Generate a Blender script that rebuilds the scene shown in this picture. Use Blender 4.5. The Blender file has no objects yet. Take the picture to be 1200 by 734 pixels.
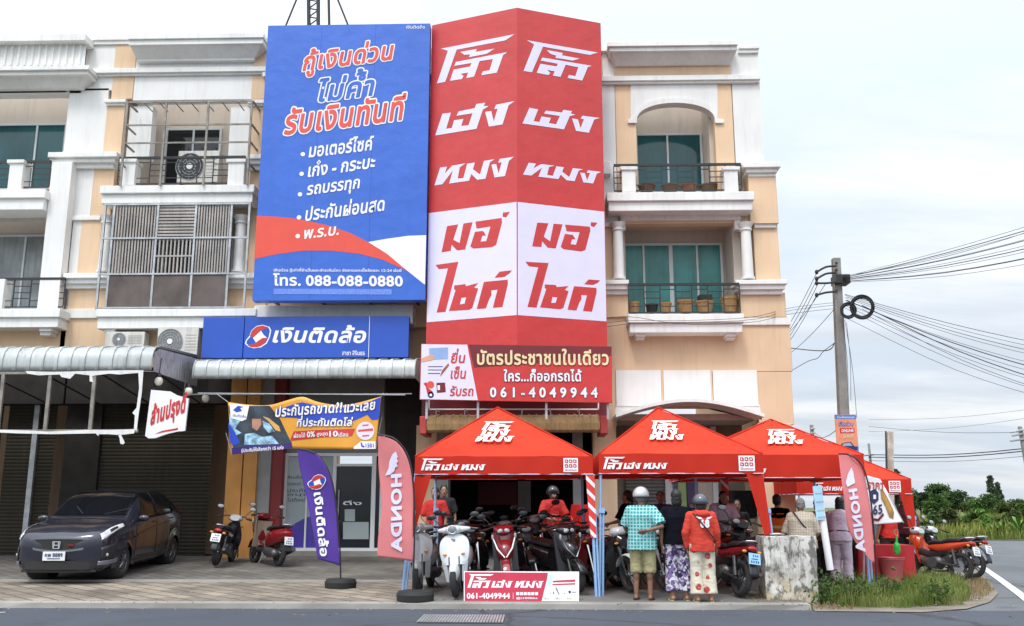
import bpy, bmesh, math, random
import numpy as np
from mathutils import Vector, Matrix, noise as mnoise
R = math.radians
SC = bpy.context.scene
COL = SC.collection
random.seed(7)

# ------------------------------------------------------------------ camera
F_PX, CX, CY = 1100.0, 600.0, 367.0
PITCH, YAW, CAM_H = R(11.66), R(1.5), 1.5
cam_d = bpy.data.cameras.new('camera')
cam = bpy.data.objects.new('camera', cam_d)
COL.objects.link(cam)
cam.location = (0, 0, CAM_H)
cam.rotation_euler = (R(90) + PITCH, 0, YAW)
cam_d.sensor_width = 36
cam_d.lens = F_PX / 1200 * 36
cam_d.clip_end = 3000
SC.camera = cam
CAM_M = cam.rotation_euler.to_matrix()
EYE = Vector((0, 0, CAM_H))

# ------------------------------------------------------------------ world, sun, exposure
SUN_EL, SUN_AZ = R(58), R(200)           # azimuth from +Y clockwise: behind the camera, a little left
sd = Vector((math.sin(SUN_AZ) * math.cos(SUN_EL), math.cos(SUN_AZ) * math.cos(SUN_EL), math.sin(SUN_EL)))
W = bpy.data.worlds.new('World')
SC.world = W
W.use_nodes = True
nt = W.node_tree
nt.nodes.clear()
def wn(t, **k):
    n = nt.nodes.new(t)
    for a, b in k.items(): setattr(n, a, b)
    return n
L = nt.links.new
def wmath(op, a, b=None, clamp=False):
    n = wn('ShaderNodeMath', operation=op, use_clamp=clamp)
    for i, v in enumerate((a, b)):
        if v is None: continue
        if isinstance(v, (int, float)): n.inputs[i].default_value = v
        else: L(v, n.inputs[i])
    return n.outputs[0]
sky = wn('ShaderNodeTexSky', sky_type='NISHITA', sun_disc=False, sun_elevation=SUN_EL, sun_rotation=SUN_AZ)
tc = wn('ShaderNodeTexCoord')
sep = wn('ShaderNodeSeparateXYZ'); L(tc.outputs['Generated'], sep.inputs[0])
den = wmath('ADD', wmath('MAXIMUM', sep.outputs[2], 0.0), 0.16)
cmb = wn('ShaderNodeCombineXYZ')
L(wmath('DIVIDE', sep.outputs[0], den), cmb.inputs[0]); L(wmath('DIVIDE', sep.outputs[1], den), cmb.inputs[1])
mp = wn('ShaderNodeMapping'); mp.inputs['Scale'].default_value = (0.55, 1.1, 1); mp.inputs['Location'].default_value = (3.1, 0.4, 0)
L(cmb.outputs[0], mp.inputs[0])
nz = wn('ShaderNodeTexNoise'); nz.inputs['Scale'].default_value = 1.25; nz.inputs['Detail'].default_value = 10; nz.inputs['Roughness'].default_value = 0.56
nz.inputs['Distortion'].default_value = 0.35
L(mp.outputs[0], nz.inputs['Vector'])
rp = wn('ShaderNodeValToRGB')
e = rp.color_ramp.elements
e[0].position = 0.42; e[0].color = (7.0, 7.9, 9.1, 1)
e[1].position = 0.66; e[1].color = (9.9, 10.0, 10.1, 1)
m_ = rp.color_ramp.elements.new(0.54); m_.color = (8.7, 9.2, 9.8, 1)
L(nz.outputs['Fac'], rp.inputs[0])
mx = wn('ShaderNodeMix', data_type='RGBA'); mx.inputs[0].default_value = 0.93
L(sky.outputs[0], mx.inputs[6]); L(rp.outputs[0], mx.inputs[7])
nz2 = wn('ShaderNodeTexNoise'); nz2.inputs['Scale'].default_value = 2.1; nz2.inputs['Detail'].default_value = 8; nz2.inputs['Roughness'].default_value = 0.6
mp2 = wn('ShaderNodeMapping'); mp2.inputs['Scale'].default_value = (0.4, 1.3, 1); mp2.inputs['Location'].default_value = (7.7, 2.2, 0); L(cmb.outputs[0], mp2.inputs[0]); L(mp2.outputs[0], nz2.inputs['Vector'])
rp2 = wn('ShaderNodeValToRGB'); e = rp2.color_ramp.elements
e[0].position = 0.44; e[0].color = (0, 0, 0, 1); e[1].position = 0.66; e[1].color = (0.9, 0.9, 0.9, 1); L(nz2.outputs['Fac'], rp2.inputs[0])
gm = wn('ShaderNodeMix', data_type='RGBA'); L(rp2.outputs[0], gm.inputs[0]); L(mx.outputs[2], gm.inputs[6]); gm.inputs[7].default_value = (6.6, 7.3, 8.1, 1); mx = gm   # thin grey undersides
# the overcast is brighter overhead and round the veiled sun than low in the north
dt = wn('ShaderNodeVectorMath', operation='DOT_PRODUCT'); dt.inputs[1].default_value = sd
L(tc.outputs['Generated'], dt.inputs[0])
glow = wmath('MULTIPLY', wmath('POWER', wmath('MAXIMUM', dt.outputs['Value'], 0.0), 2.0), 1.6)
glow = wmath('ADD', glow, wmath('MULTIPLY', wmath('POWER', wmath('MAXIMUM', sep.outputs[2], 0.0), 1.3), 1.1))
south = wmath('MULTIPLY', wmath('MAXIMUM', wmath('MULTIPLY', sep.outputs[1], -1.0), 0.0), wmath('MAXIMUM', wmath('SUBTRACT', 1.0, wmath('MULTIPLY', sep.outputs[2], 1.7)), 0.0))
gain = wmath('SUBTRACT', wmath('ADD', glow, 0.88), wmath('MULTIPLY', south, 0.72))   # added dimming of the unseen low sky behind camera, deepens shade under tents
vs = wn('ShaderNodeVectorMath', operation='SCALE'); L(mx.outputs[2], vs.inputs[0]); L(gain, vs.inputs['Scale'])
bg = wn('ShaderNodeBackground'); bg.inputs['Strength'].default_value = 0.1
L(vs.outputs[0], bg.inputs['Color'])
wo = wn('ShaderNodeOutputWorld'); L(bg.outputs[0], wo.inputs['Surface'])
sun_d = bpy.data.lights.new('sun', 'SUN'); sun_d.energy = 1.5; sun_d.angle = R(12); sun_d.color = (1.0, 0.95, 0.88)
sun = bpy.data.objects.new('sun', sun_d); COL.objects.link(sun)
sun.rotation_euler = (-sd).to_track_quat('-Z', 'Y').to_euler()
VS = SC.view_settings
VS.view_transform = 'Standard'; VS.look = 'None'; VS.gamma = 1; VS.use_curve_mapping = False; VS.exposure = 0.14
SC.cycles.use_denoising = True
SC.cycles.max_bounces = 6; SC.cycles.diffuse_bounces = 3; SC.cycles.glossy_bounces = 3; SC.cycles.transmission_bounces = 4; SC.cycles.transparent_max_bounces = 8

# ------------------------------------------------------------------ geometry of the photograph
def ray(px, py):
    return CAM_M @ Vector(((px - CX) / F_PX, -(py - CY) / F_PX, -1))
def P(px, py, Y):
    d = ray(px, py); return EYE + d * (Y / d.y)
def PZ(px, py, z):
    d = ray(px, py); return EYE + d * ((z - CAM_H) / d.z)
class Plane:
    def __init__(s, o, U, V):
        s.o = Vector(o); s.U = Vector(U).normalized(); s.N = s.U.cross(Vector(V)).normalized(); s.V = s.N.cross(s.U)
    def uv(s, px, py):
        d = ray(px, py); t = (s.o - EYE).dot(s.N) / d.dot(s.N)
        q = EYE + d * t - s.o
        return q.dot(s.U), q.dot(s.V)
    def pt(s, u, v, off=0.0): return s.o + s.U * u + s.V * v + s.N * off
def front(Y): return Plane((0, Y, 0), (1, 0, 0), (0, 0, 1))

# ------------------------------------------------------------------ materials
def C(r, g, b):
    f = lambda c: ((c / 255 + 0.055) / 1.055) ** 2.4 if c > 10 else c / 255 / 12.92
    return (f(r), f(g), f(b))
def M(name, col, rough=0.6, metal=0.0, var=0.12, scale=3.0, bump=0.0, bscale=40.0, streak=0.0, streak_col=(0.10, 0.085, 0.07), coat=0.0, transl=0.0, alpha=1.0, spec=0.5, detail=5):
    m = bpy.data.materials.new(name); m.use_nodes = True
    t = m.node_tree; b = t.nodes['Principled BSDF']; out = t.nodes['Material Output']
    b.inputs['Roughness'].default_value = rough; b.inputs['Metallic'].default_value = metal
    b.inputs['Specular IOR Level'].default_value = spec
    if coat: b.inputs['Coat Weight'].default_value = coat; b.inputs['Coat Roughness'].default_value = 0.06
    tc = t.nodes.new('ShaderNodeTexCoord')
    n = t.nodes.new('ShaderNodeTexNoise'); n.inputs['Scale'].default_value = scale; n.inputs['Detail'].default_value = detail
    t.links.new(tc.outputs['Object'], n.inputs['Vector'])
    r = t.nodes.new('ShaderNodeValToRGB'); e = r.color_ramp.elements
    e[0].position = 0.3; e[0].color = tuple(c * (1 - var) for c in col) + (1,)
    e[1].position = 0.7; e[1].color = tuple(min(1, c * (1 + var * 0.6)) for c in col) + (1,)
    t.links.new(n.outputs['Fac'], r.inputs[0])
    colout = r.outputs[0]
    if streak:
        mp = t.nodes.new('ShaderNodeMapping'); mp.inputs['Scale'].default_value = (7, 7, 0.55)
        t.links.new(tc.outputs['Object'], mp.inputs[0])
        n2 = t.nodes.new('ShaderNodeTexNoise'); n2.inputs['Scale'].default_value = 1.3; n2.inputs['Detail'].default_value = 8; n2.inputs['Roughness'].default_value = 0.65
        t.links.new(mp.outputs[0], n2.inputs['Vector'])
        r2 = t.nodes.new('ShaderNodeValToRGB'); e = r2.color_ramp.elements
        e[0].position = 0.50; e[0].color = (0, 0, 0, 1); e[1].position = 0.78; e[1].color = (streak, streak, streak, 1)
        t.links.new(n2.outputs['Fac'], r2.inputs[0])
        mxn = t.nodes.new('ShaderNodeMix'); mxn.data_type = 'RGBA'
        t.links.new(r2.outputs[0], mxn.inputs[0]); t.links.new(colout, mxn.inputs[6]); mxn.inputs[7].default_value = streak_col + (1,)
        colout = mxn.outputs[2]
    t.links.new(colout, b.inputs['Base Color'])
    if bump:
        n3 = t.nodes.new('ShaderNodeTexNoise'); n3.inputs['Scale'].default_value = bscale; n3.inputs['Detail'].default_value = 6
        t.links.new(tc.outputs['Object'], n3.inputs['Vector'])
        bp = t.nodes.new('ShaderNodeBump'); bp.inputs['Strength'].default_value = bump; bp.inputs['Distance'].default_value = 0.02
        t.links.new(n3.outputs['Fac'], bp.inputs['Height']); t.links.new(bp.outputs[0], b.inputs['Normal'])
    if transl:
        tr = t.nodes.new('ShaderNodeBsdfTranslucent'); t.links.new(colout, tr.inputs[0])
        ms = t.nodes.new('ShaderNodeMixShader'); ms.inputs[0].default_value = transl
        t.links.new(b.outputs[0], ms.inputs[1]); t.links.new(tr.outputs[0], ms.inputs[2]); t.links.new(ms.outputs[0], out.inputs[0])
    if alpha < 1:
        b.inputs['Alpha'].default_value = alpha
    return m
def pattern(name, kind, c1, c2, scale, thr=0.5, rough=0.8, c3=None):
    """cloth prints: spots, blotches, checks, stripes, tiles"""
    m = M(name, c1, rough, var=0.08, scale=6)
    t = m.node_tree; b = t.nodes['Principled BSDF']; tc = [n for n in t.nodes if n.type == 'TEX_COORD'][0]
    base = b.inputs['Base Color'].links[0].from_socket
    def mixin(fac, col):
        nonlocal base
        k = t.nodes.new('ShaderNodeMix'); k.data_type = 'RGBA'
        t.links.new(fac, k.inputs[0]); t.links.new(base, k.inputs[6]); k.inputs[7].default_value = tuple(col) + (1,)
        base = k.outputs[2]; t.links.new(base, b.inputs['Base Color'])
    def thresh(sock, lo, hi, inv=False):
        r = t.nodes.new('ShaderNodeValToRGB'); e = r.color_ramp.elements
        a, z = ((1, 1, 1, 1), (0, 0, 0, 1)) if inv else ((0, 0, 0, 1), (1, 1, 1, 1))
        e[0].position = lo; e[0].color = a; e[1].position = hi; e[1].color = z
        t.links.new(sock, r.inputs[0]); return r.outputs[0]
    if kind == 'spots':
        v = t.nodes.new('ShaderNodeTexVoronoi'); v.inputs['Scale'].default_value = scale; v.inputs['Randomness'].default_value = 0.6
        t.links.new(tc.outputs['Object'], v.inputs['Vector']); mixin(thresh(v.outputs['Distance'], thr, thr + 0.05, True), c2)
        if c3:
            n = t.nodes.new('ShaderNodeTexNoise'); n.inputs['Scale'].default_value = scale * 6; t.links.new(tc.outputs['Object'], n.inputs['Vector'])
            ml = t.nodes.new('ShaderNodeMath'); ml.operation = 'MULTIPLY'
            t.links.new(thresh(v.outputs['Distance'], thr, thr + 0.05, True), ml.inputs[0]); t.links.new(thresh(n.outputs['Fac'], 0.55, 0.6), ml.inputs[1]); mixin(ml.outputs[0], c3)
    elif kind == 'blotch':
        n = t.nodes.new('ShaderNodeTexNoise'); n.inputs['Scale'].default_value = scale; n.inputs['Detail'].default_value = 2
        t.links.new(tc.outputs['Object'], n.inputs['Vector']); mixin(thresh(n.outputs['Fac'], thr, thr + 0.03), c2)
        if c3:
            n = t.nodes.new('ShaderNodeTexNoise'); n.inputs['Scale'].default_value = scale * 1.3; n.inputs['Detail'].default_value = 2
            mp = t.nodes.new('ShaderNodeMapping'); mp.inputs['Location'].default_value = (5, 2, 9)
            t.links.new(tc.outputs['Object'], mp.inputs[0]); t.links.new(mp.outputs[0], n.inputs['Vector']); mixin(thresh(n.outputs['Fac'], thr + 0.04, thr + 0.07), c3)
    elif kind in ('check', 'stripe', 'diag'):
        for ax in ((0, 2) if kind == 'check' else (2,)):
            s = t.nodes.new('ShaderNodeSeparateXYZ'); t.links.new(tc.outputs['Object'], s.inputs[0])
            src = s.outputs[ax]
            if kind == 'diag':
                ad = t.nodes.new('ShaderNodeMath'); ad.operation = 'ADD'; t.links.new(s.outputs[0], ad.inputs[0]); t.links.new(s.outputs[2], ad.inputs[1]); src = ad.outputs[0]
            mu = t.nodes.new('ShaderNodeMath'); mu.operation = 'MULTIPLY'; mu.inputs[1].default_value = scale; t.links.new(src, mu.inputs[0])
            fr = t.nodes.new('ShaderNodeMath'); fr.operation = 'FRACT'; t.links.new(mu.outputs[0], fr.inputs[0])
            mixin(thresh(fr.outputs[0], thr, thr + 0.04), c2)
    return m

# ------------------------------------------------------------------ mesh builder
SPLIT = {'moulding', 'recess_side', 'floor_slab', 'wall_pier', 'grey_pier', 'wall_panel', 'door_post', 'rear_block', 'torn_cloth', 'louvre_', 'showroom_wall', 'bracket'}
class MB:
    def __init__(s): s.v = []; s.f = []; s.cut = []
    def add(s, vs, fs):
        o = len(s.v); s.cut.append((o, len(s.f))); s.v += [tuple(p) for p in vs]; s.f += [tuple(i + o for i in f) for f in fs]; return s
    def box(s, x0, x1, y0, y1, z0, z1):
        x0, x1 = sorted((x0, x1)); y0, y1 = sorted((y0, y1)); z0, z1 = sorted((z0, z1))
        return s.add([(x0, y0, z0), (x1, y0, z0), (x1, y1, z0), (x0, y1, z0), (x0, y0, z1), (x1, y0, z1), (x1, y1, z1), (x0, y1, z1)],
                     [(3, 2, 1, 0), (4, 5, 6, 7), (0, 1, 5, 4), (1, 2, 6, 5), (2, 3, 7, 6), (3, 0, 4, 7)])
    def pbox(s, x0, y0, x1, y1, Y, d):
        """box whose front face fills the photo rectangle x0..x1, y0..y1 when it stands at depth Y"""
        ym, xm = (y0 + y1) / 2, (x0 + x1) / 2
        return s.box(P(x0, ym, Y).x, P(x1, ym, Y).x, Y, Y + d, P(xm, y1, Y).z, P(xm, y0, Y).z)
    def obox(s, c, sx, sy, sz, m=None):
        m = m or Matrix.Identity(3); c = Vector(c); vs = []
        for z in (-1, 1):
            for (a, b) in ((-1, -1), (1, -1), (1, 1), (-1, 1)):
                vs.append(c + m @ Vector((a * sx / 2, b * sy / 2, z * sz / 2)))
        return s.add(vs, [(3, 2, 1, 0), (4, 5, 6, 7), (0, 1, 5, 4), (1, 2, 6, 5), (2, 3, 7, 6), (3, 0, 4, 7)])
    def loft(s, rings, cap=True, close=False):
        n = len(rings[0]); o = len(s.v)
        for r in rings: s.v += [tuple(p) for p in r]
        m = len(rings)
        for i in range(m if close else m - 1):
            a = o + i * n; b = o + ((i + 1) % m) * n
            for j in range(n):
                k = (j + 1) % n
                s.f.append((a + j, a + k, b + k, b + j))
        if cap and not close:
            s.f.append(tuple(o + j for j in reversed(range(n)))); s.f.append(tuple(o + (m - 1) * n + j for j in range(n)))
        return s
    def tube(s, pts, r, n=8, cap=True):
        pts = [Vector(p) for p in pts]; rr = r if isinstance(r, (list, tuple)) else [r] * len(pts)
        rings = []; up = None
        for i, p in enumerate(pts):
            t = (pts[min(i + 1, len(pts) - 1)] - pts[max(i - 1, 0)])
            if t.length < 1e-9: t = Vector((0, 0, 1))
            t.normalize()
            if up is None:
                up = Vector((0, 0, 1)) if abs(t.z) < 0.9 else Vector((1, 0, 0))
            a = (up - t * up.dot(t)).normalized(); b = t.cross(a); up = a
            rings.append([p + (a * math.cos(2 * math.pi * k / n) + b * math.sin(2 * math.pi * k / n)) * rr[i] for k in range(n)])
        return s.loft(rings, cap)
    def cyl(s, p0, p1, r0, r1=None, n=16): return s.tube([p0, p1], [r0, r0 if r1 is None else r1], n)
    def ell(s, c, rx, ry, rz, nu=14, nv=9, m=None):
        c = Vector(c); rings = []
        for i in range(1, nv):
            a = math.pi * i / nv - math.pi / 2
            ring = []
            for j in range(nu):
                b = 2 * math.pi * j / nu
                q = Vector((rx * math.cos(a) * math.cos(b), ry * math.cos(a) * math.sin(b), rz * math.sin(a)))
                ring.append(c + (m @ q if m else q))
            rings.append(ring)
        return s.loft(rings, True)
    def cap(s, p0, p1, r0, r1, n=10):
        """tapered limb with rounded ends"""
        p0, p1 = Vector(p0), Vector(p1); d = (p1 - p0); l = d.length or 1e-6; d /= l
        pts, rr = [], []
        for k in (0.15, 0.6, 1.0): pts.append(p0 - d * r0 * math.cos(k * math.pi / 2)); rr.append(max(1e-4, r0 * math.sin(k * math.pi / 2)))
        pts.append((p0 + p1) / 2); rr.append((r0 + r1) / 2)
        for k in (1.0, 0.6, 0.15): pts.append(p1 + d * r1 * math.cos(k * math.pi / 2)); rr.append(max(1e-4, r1 * math.sin(k * math.pi / 2)))
        return s.tube(pts, rr, n)
    def torus(s, c, R_, r, axis='y', nu=28, nv=8, sq=1.0):
        rings = []; c = Vector(c)
        for i in range(nu):
            a = 2 * math.pi * i / nu; ring = []
            for j in range(nv):
                b = 2 * math.pi * j / nv
                q = R_ + r * math.cos(b); h = r * sq * math.sin(b)
                if axis == 'y': ring.append(c + Vector((q * math.cos(a), h, q * math.sin(a))))
                elif axis == 'z': ring.append(c + Vector((q * math.cos(a), q * math.sin(a), h)))
                else: ring.append(c + Vector((h, q * math.cos(a), q * math.sin(a))))
            rings.append(ring)
        return s.loft(rings, False, True)
    def grid(s, fn, nu, nv):
        o = len(s.v)
        for i in range(nu + 1):
            for j in range(nv + 1): s.v.append(tuple(fn(i / nu, j / nv)))
        for i in range(nu):
            for j in range(nv):
                a = o + i * (nv + 1) + j; s.f.append((a, a + nv + 1, a + nv + 2, a + 1))
        return s
    def slab(s, fn, nu, nv, nrm):
        """a grid with thickness: nrm(u,v) gives the offset to the back face"""
        o = len(s.v); s.grid(fn, nu, nv)
        k = (nu + 1) * (nv + 1)
        for i in range(nu + 1):
            for j in range(nv + 1): s.v.append(tuple(Vector(fn(i / nu, j / nv)) + Vector(nrm(i / nu, j / nv))))
        for i in range(nu):
            for j in range(nv):
                a = o + k + i * (nv + 1) + j; s.f.append((a + 1, a + nv + 2, a + nv + 1, a))
        def idx(i, j): return o + i * (nv + 1) + j
        for i in range(nu):
            s.f.append((idx(i, 0), idx(i, 0) + k, idx(i + 1, 0) + k, idx(i + 1, 0)))
            s.f.append((idx(i + 1, nv), idx(i + 1, nv) + k, idx(i, nv) + k, idx(i, nv)))
        for j in range(nv):
            s.f.append((idx(0, j + 1), idx(0, j + 1) + k, idx(0, j) + k, idx(0, j)))
            s.f.append((idx(nu, j), idx(nu, j) + k, idx(nu, j + 1) + k, idx(nu, j + 1)))
        return s
    def poly(s, pl, uv, off=0.004, thick=0.0):
        """flat polygon on a plane; with thick it becomes a plate standing off the plane"""
        n = len(uv); o = len(s.v)
        ar = sum(uv[i][0] * uv[(i + 1) % n][1] - uv[(i + 1) % n][0] * uv[i][1] for i in range(n))
        if ar < 0: uv = list(reversed(uv))
        s.v += [tuple(pl.pt(u, v, off)) for u, v in uv]; s.f.append(tuple(range(o, o + n)))
        if thick:
            s.v += [tuple(pl.pt(u, v, off - thick)) for u, v in uv]; s.f.append(tuple(reversed(range(o + n, o + 2 * n))))
            for i in range(n):
                j = (i + 1) % n; s.f.append((o + j, o + i, o + n + i, o + n + j))
        return s
    def ppoly(s, pl, pts, off=0.004, thick=0.0): return s.poly(pl, [pl.uv(*p) for p in pts], off, thick)
    def xf(s, m): s.v = [tuple(m @ Vector(p)) for p in s.v]; return s
    def mesh(s, name, smooth=False, ang=40):
        me = bpy.data.meshes.new(name); me.from_pydata(s.v, [], s.f)
        if any(len(f) > 4 for f in s.f) and not name.startswith('lettering'):
            bm = bmesh.new(); bm.from_mesh(me)
            bmesh.ops.triangulate(bm, faces=[f for f in bm.faces if len(f.verts) > 4], ngon_method='EAR_CLIP'); bm.to_mesh(me); bm.free()
        if smooth:
            for p in me.polygons: p.use_smooth = True
            me.set_sharp_from_angle(angle=R(ang))
        me.update(); return me
    def build(s, name, mat, parent=None, smooth=False, bevel=0.0, ang=40):
        if name in SPLIT and len(s.cut) > 1:
            for k, (v0, f0) in enumerate(s.cut):
                v1, f1 = s.cut[k + 1] if k + 1 < len(s.cut) else (len(s.v), len(s.f))
                p = MB(); p.v = s.v[v0:v1]; p.f = [tuple(i - v0 for i in f) for f in s.f[f0:f1]]; o = p.build(name, mat, parent, smooth, bevel, ang)
            return o
        o = bpy.data.objects.new(name, s.mesh(name, smooth or bevel > 0, ang)); COL.objects.link(o)
        if mat: o.data.materials.append(mat)
        if parent: o.parent = parent
        if bevel:
            b = o.modifiers.new('bevel', 'BEVEL'); b.width = bevel; b.segments = 2; b.limit_method = 'ANGLE'; b.angle_limit = R(50)
        return o
def tag(o, label=None, cat=None, group=None, kind=None):
    for k, v in (('label', label), ('category', cat), ('group', group), ('kind', kind)):
        if v: o[k] = v
    return o
def thing(name, label, cat, loc=(0, 0, 0), rz=0.0, group=None):
    o = bpy.data.objects.new(name, None); COL.objects.link(o); o.location = loc; o.rotation_euler = (0, 0, rz)
    return tag(o, label, cat, group)
def copy_tree(o, parent=None):
    kids = [c for c in bpy.data.objects if c.parent == o]
    c = o.copy(); COL.objects.link(c); c.parent = parent
    for k in kids: copy_tree(k, c)
    return c

# ------------------------------------------------------------------ writing
UPPER = 'ิีึืัํ'; TONE = '่้๊๋์็'
def raw_text(s, bold, res=3):
    c = bpy.data.curves.new('lettering', 'FONT'); c.body = s; c.offset = bold; c.resolution_u = res
    o = bpy.data.objects.new('lettering', c)
    me = o.to_mesh()
    vs = [(v.co.x, v.co.y) for v in me.vertices]; fs = [tuple(p.vertices) for p in me.polygons]
    o.to_mesh_clear(); bpy.data.objects.remove(o); bpy.data.curves.remove(c)
    return vs, fs
_adv = {}
def adv(s):
    if s not in _adv:
        a = max(v[0] for v in raw_text(s + 'I', 0, 1)[0]); b = max(v[0] for v in raw_text('I', 0, 1)[0]); _adv[s] = a - b
    return _adv[s]
_gl = {}
def glyph(ch, bold):
    k = (ch, round(bold, 4))
    if k not in _gl: _gl[k] = raw_text(ch, bold)
    return _gl[k]
def text2d(s, bold=0.0, shear=0.0, track=0.0):
    """glyph by glyph, so marks over a letter stay whole; tone marks over an upper vowel are lifted"""
    vs, fs, x = [], [], 0.0
    for i, ch in enumerate(s):
        prev = s[i - 1] if i else ''; nxt = s[i + 1] if i + 1 < len(s) else ''
        dy = 0.19 if ch in TONE and ((prev and prev in UPPER) or nxt == 'ำ') else 0.0
        if ch != ' ':
            g, f = glyph(ch, bold); o = len(vs); z = 0.0007 * (i % 3)
            vs += [(px + x + shear * (py + dy), py + dy, z) for px, py in g]; fs += [tuple(q + o for q in t) for t in f]
            x += adv(ch) + (track if adv(ch) > 0.05 else 0)
        else: x += 0.26
    return vs, fs
def rim(vs, fs, w):
    """ribbon of half-width w along the outline of flat glyphs"""
    cnt = {}
    for f in fs:
        for i in range(len(f)):
            e = (f[i], f[(i + 1) % len(f)]); k = (min(e), max(e)); cnt[k] = cnt.get(k, 0) + 1
    V, F_ = [], []; n = 0
    for (a, b), c in cnt.items():
        if c != 1: continue
        ax, ay, bx, by = vs[a][0], vs[a][1], vs[b][0], vs[b][1]; l = math.hypot(bx - ax, by - ay)
        if l < 1e-6: continue
        dx, dy = (bx - ax) / l * w, (by - ay) / l * w; z = 0.000045 * (n % 61); o = len(V); n += 1
        V += [(ax - dy, ay + dx, z), (ax - dx * .7 - dy * .7, ay - dy * .7 + dx * .7, z), (ax - dx, ay - dy, z), (ax - dx * .7 + dy * .7, ay - dy * .7 - dx * .7, z), (ax + dy, ay - dx, z),
              (bx + dy, by - dx, z), (bx + dx * .7 + dy * .7, by + dy * .7 - dx * .7, z), (bx + dx, by + dy, z), (bx + dx * .7 - dy * .7, by + dy * .7 + dx * .7, z), (bx - dy, by + dx, z)]
        F_.append(tuple(range(o, o + 10)))
    return V, F_
def bbox(vs): return min(v[0] for v in vs), min(v[1] for v in vs), max(v[0] for v in vs), max(v[1] for v in vs)
def write(s, pl, bl, br, tl, mat, parent, name='lettering', bold=0.012, shear=0.0, off=0.006, outline=None, ow=0.03, warp=None, uv=False, mirror=False):
    """text whose bounding box fills the parallelogram bottom-left, bottom-right, top-left (photo pixels, or plane uv)"""
    A, B, T = [Vector(p if uv else pl.uv(*p)) for p in (bl, br, tl)]
    vs, fs = text2d(s, min(bold, 0.012), shear, max(0, bold - 0.012) * 1.7 + (ow * 0.5 if outline else 0)); x0, y0, x1, y1 = bbox(vs)
    sets = []
    if outline: sets.append((rim(vs, fs, max(bold - 0.012, 0) + ow), outline, off - 0.007, name + '_outline'))
    if bold > 0.016:
        rv, rf = rim(vs, fs, bold - 0.012); k = len(vs); vs = vs + rv; fs = fs + [tuple(q + k for q in f) for f in rf]
    sets.append(((vs, fs), mat, off, name))
    for (v, f), m, of, nm in sets:
        pts = []
        for x, y, z in v:
            a = (x - x0) / (x1 - x0); b = (y - y0) / (y1 - y0)
            if mirror: a = 1 - a
            q = A + (B - A) * a + (T - A) * b
            p = pl.pt(q.x, q.y, of + z)
            if warp: p = warp(p)
            pts.append(p)
        mb = MB(); mb.add(pts, f); o = mb.build(nm, m, parent)
    return o
# ------------------------------------------------------------------ materials of the place
m_orange = M('peach paint', (0.74, 0.52, 0.335), 0.75, var=0.14, scale=0.6, streak=0.26, streak_col=(0.42, 0.26, 0.15), bump=0.05)
m_white = M('white paint', (0.78, 0.76, 0.73), 0.7, var=0.07, scale=0.8, streak=0.22, streak_col=(0.35, 0.32, 0.28), bump=0.05)
m_trim = M('weathered white trim', (0.79, 0.775, 0.74), 0.7, var=0.10, scale=1.1, streak=0.24, streak_col=(0.22, 0.18, 0.15), bump=0.08)
m_beige = M('shade toned white recess paint', (0.62, 0.54, 0.46), 0.8, var=0.08, scale=1.2, streak=0.25)  # same white paint as the walls, with the recess shade put into its colour
m_teal = M('dark teal glass', (0.012, 0.10, 0.11), 0.08, var=0.35, scale=0.8, spec=0.5, streak=0.5, streak_col=(.03, .16, .16))
m_tealc = M('green curtain behind glass', (0.05, 0.27, 0.25), 0.2, var=0.35, scale=1.5, spec=0.5, streak=0.75, streak_col=(.015, .11, .10))
m_greyc = M('pale curtain behind glass', (0.30, 0.33, 0.34), 0.2, var=0.4, scale=1.5, spec=0.5, streak=0.7, streak_col=(.12, .13, .14))
m_alu = M('white aluminium', (0.72, 0.73, 0.74), 0.45, var=0.05)
m_black = M('black painted steel', (0.02, 0.02, 0.022), 0.45, var=0.2)
m_galv = M('galvanised steel', (0.45, 0.46, 0.47), 0.45, 0.6, var=0.25, scale=6)
m_rust = M('stained steel bars', (0.26, 0.24, 0.21), 0.6, 0.3, var=0.4, scale=5)
m_slat = M('weathered grey slats', (0.40, 0.37, 0.34), 0.6, 0.1, var=0.3, scale=2, streak=0.4)
m_mesh = M('rusty mesh screen', (0.12, 0.095, 0.085), 0.8, var=0.4, scale=2, streak=0.5)
m_shut = M('grey roller shutter', (0.16, 0.155, 0.15), 0.5, 0.2, var=0.15, scale=1, streak=0.2)
m_shutb = M('brown roller shutter', (0.040, 0.035, 0.025), 0.75, 0.0, spec=.12, var=0.15, scale=1, streak=0.25)
m_dark = M('dark interior and lintel shade', (0.035, 0.031, 0.028), 0.8, var=0.25, spec=.15)  # also carries the awning shade on the lintel strips
m_black2 = M('black void board', (0.02, 0.019, 0.018), 0.7)
m_corr = M('weathered white metal sheet', (0.44, 0.47, 0.46), 0.45, 0.15, var=0.22, scale=1.8, streak=0.7, streak_col=(0.17, 0.15, 0.12))
m_pot = M('brown clay pot', (0.22, 0.12, 0.07), 0.8, var=0.3, scale=8)
m_conc = M('stained concrete', (0.29, 0.275, 0.25), 0.9, var=0.3, scale=1.1, bump=0.15, bscale=25)
m_concd = M('grimy concrete', (0.155, 0.147, 0.135), 0.9, var=0.35, scale=0.9, bump=0.15, bscale=25)
m_blue = M('blue vinyl', (0.032, 0.130, 0.56), 0.38, var=0.07, scale=0.8, bump=0.9, bscale=2.2, streak=0.10, streak_col=(.02, .02, .06))
m_blued = M('blue sign face', (0.020, 0.082, 0.44), 0.32, var=0.06)
m_red = M('red vinyl', (0.56, 0.036, 0.034), 0.42, var=0.08, scale=0.9, bump=0.9, bscale=2.2, streak=0.10, streak_col=(.02, .02, .06))
m_tred = M('brick red vinyl', C(222, 78, 62), 0.5, var=0.04)
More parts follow.
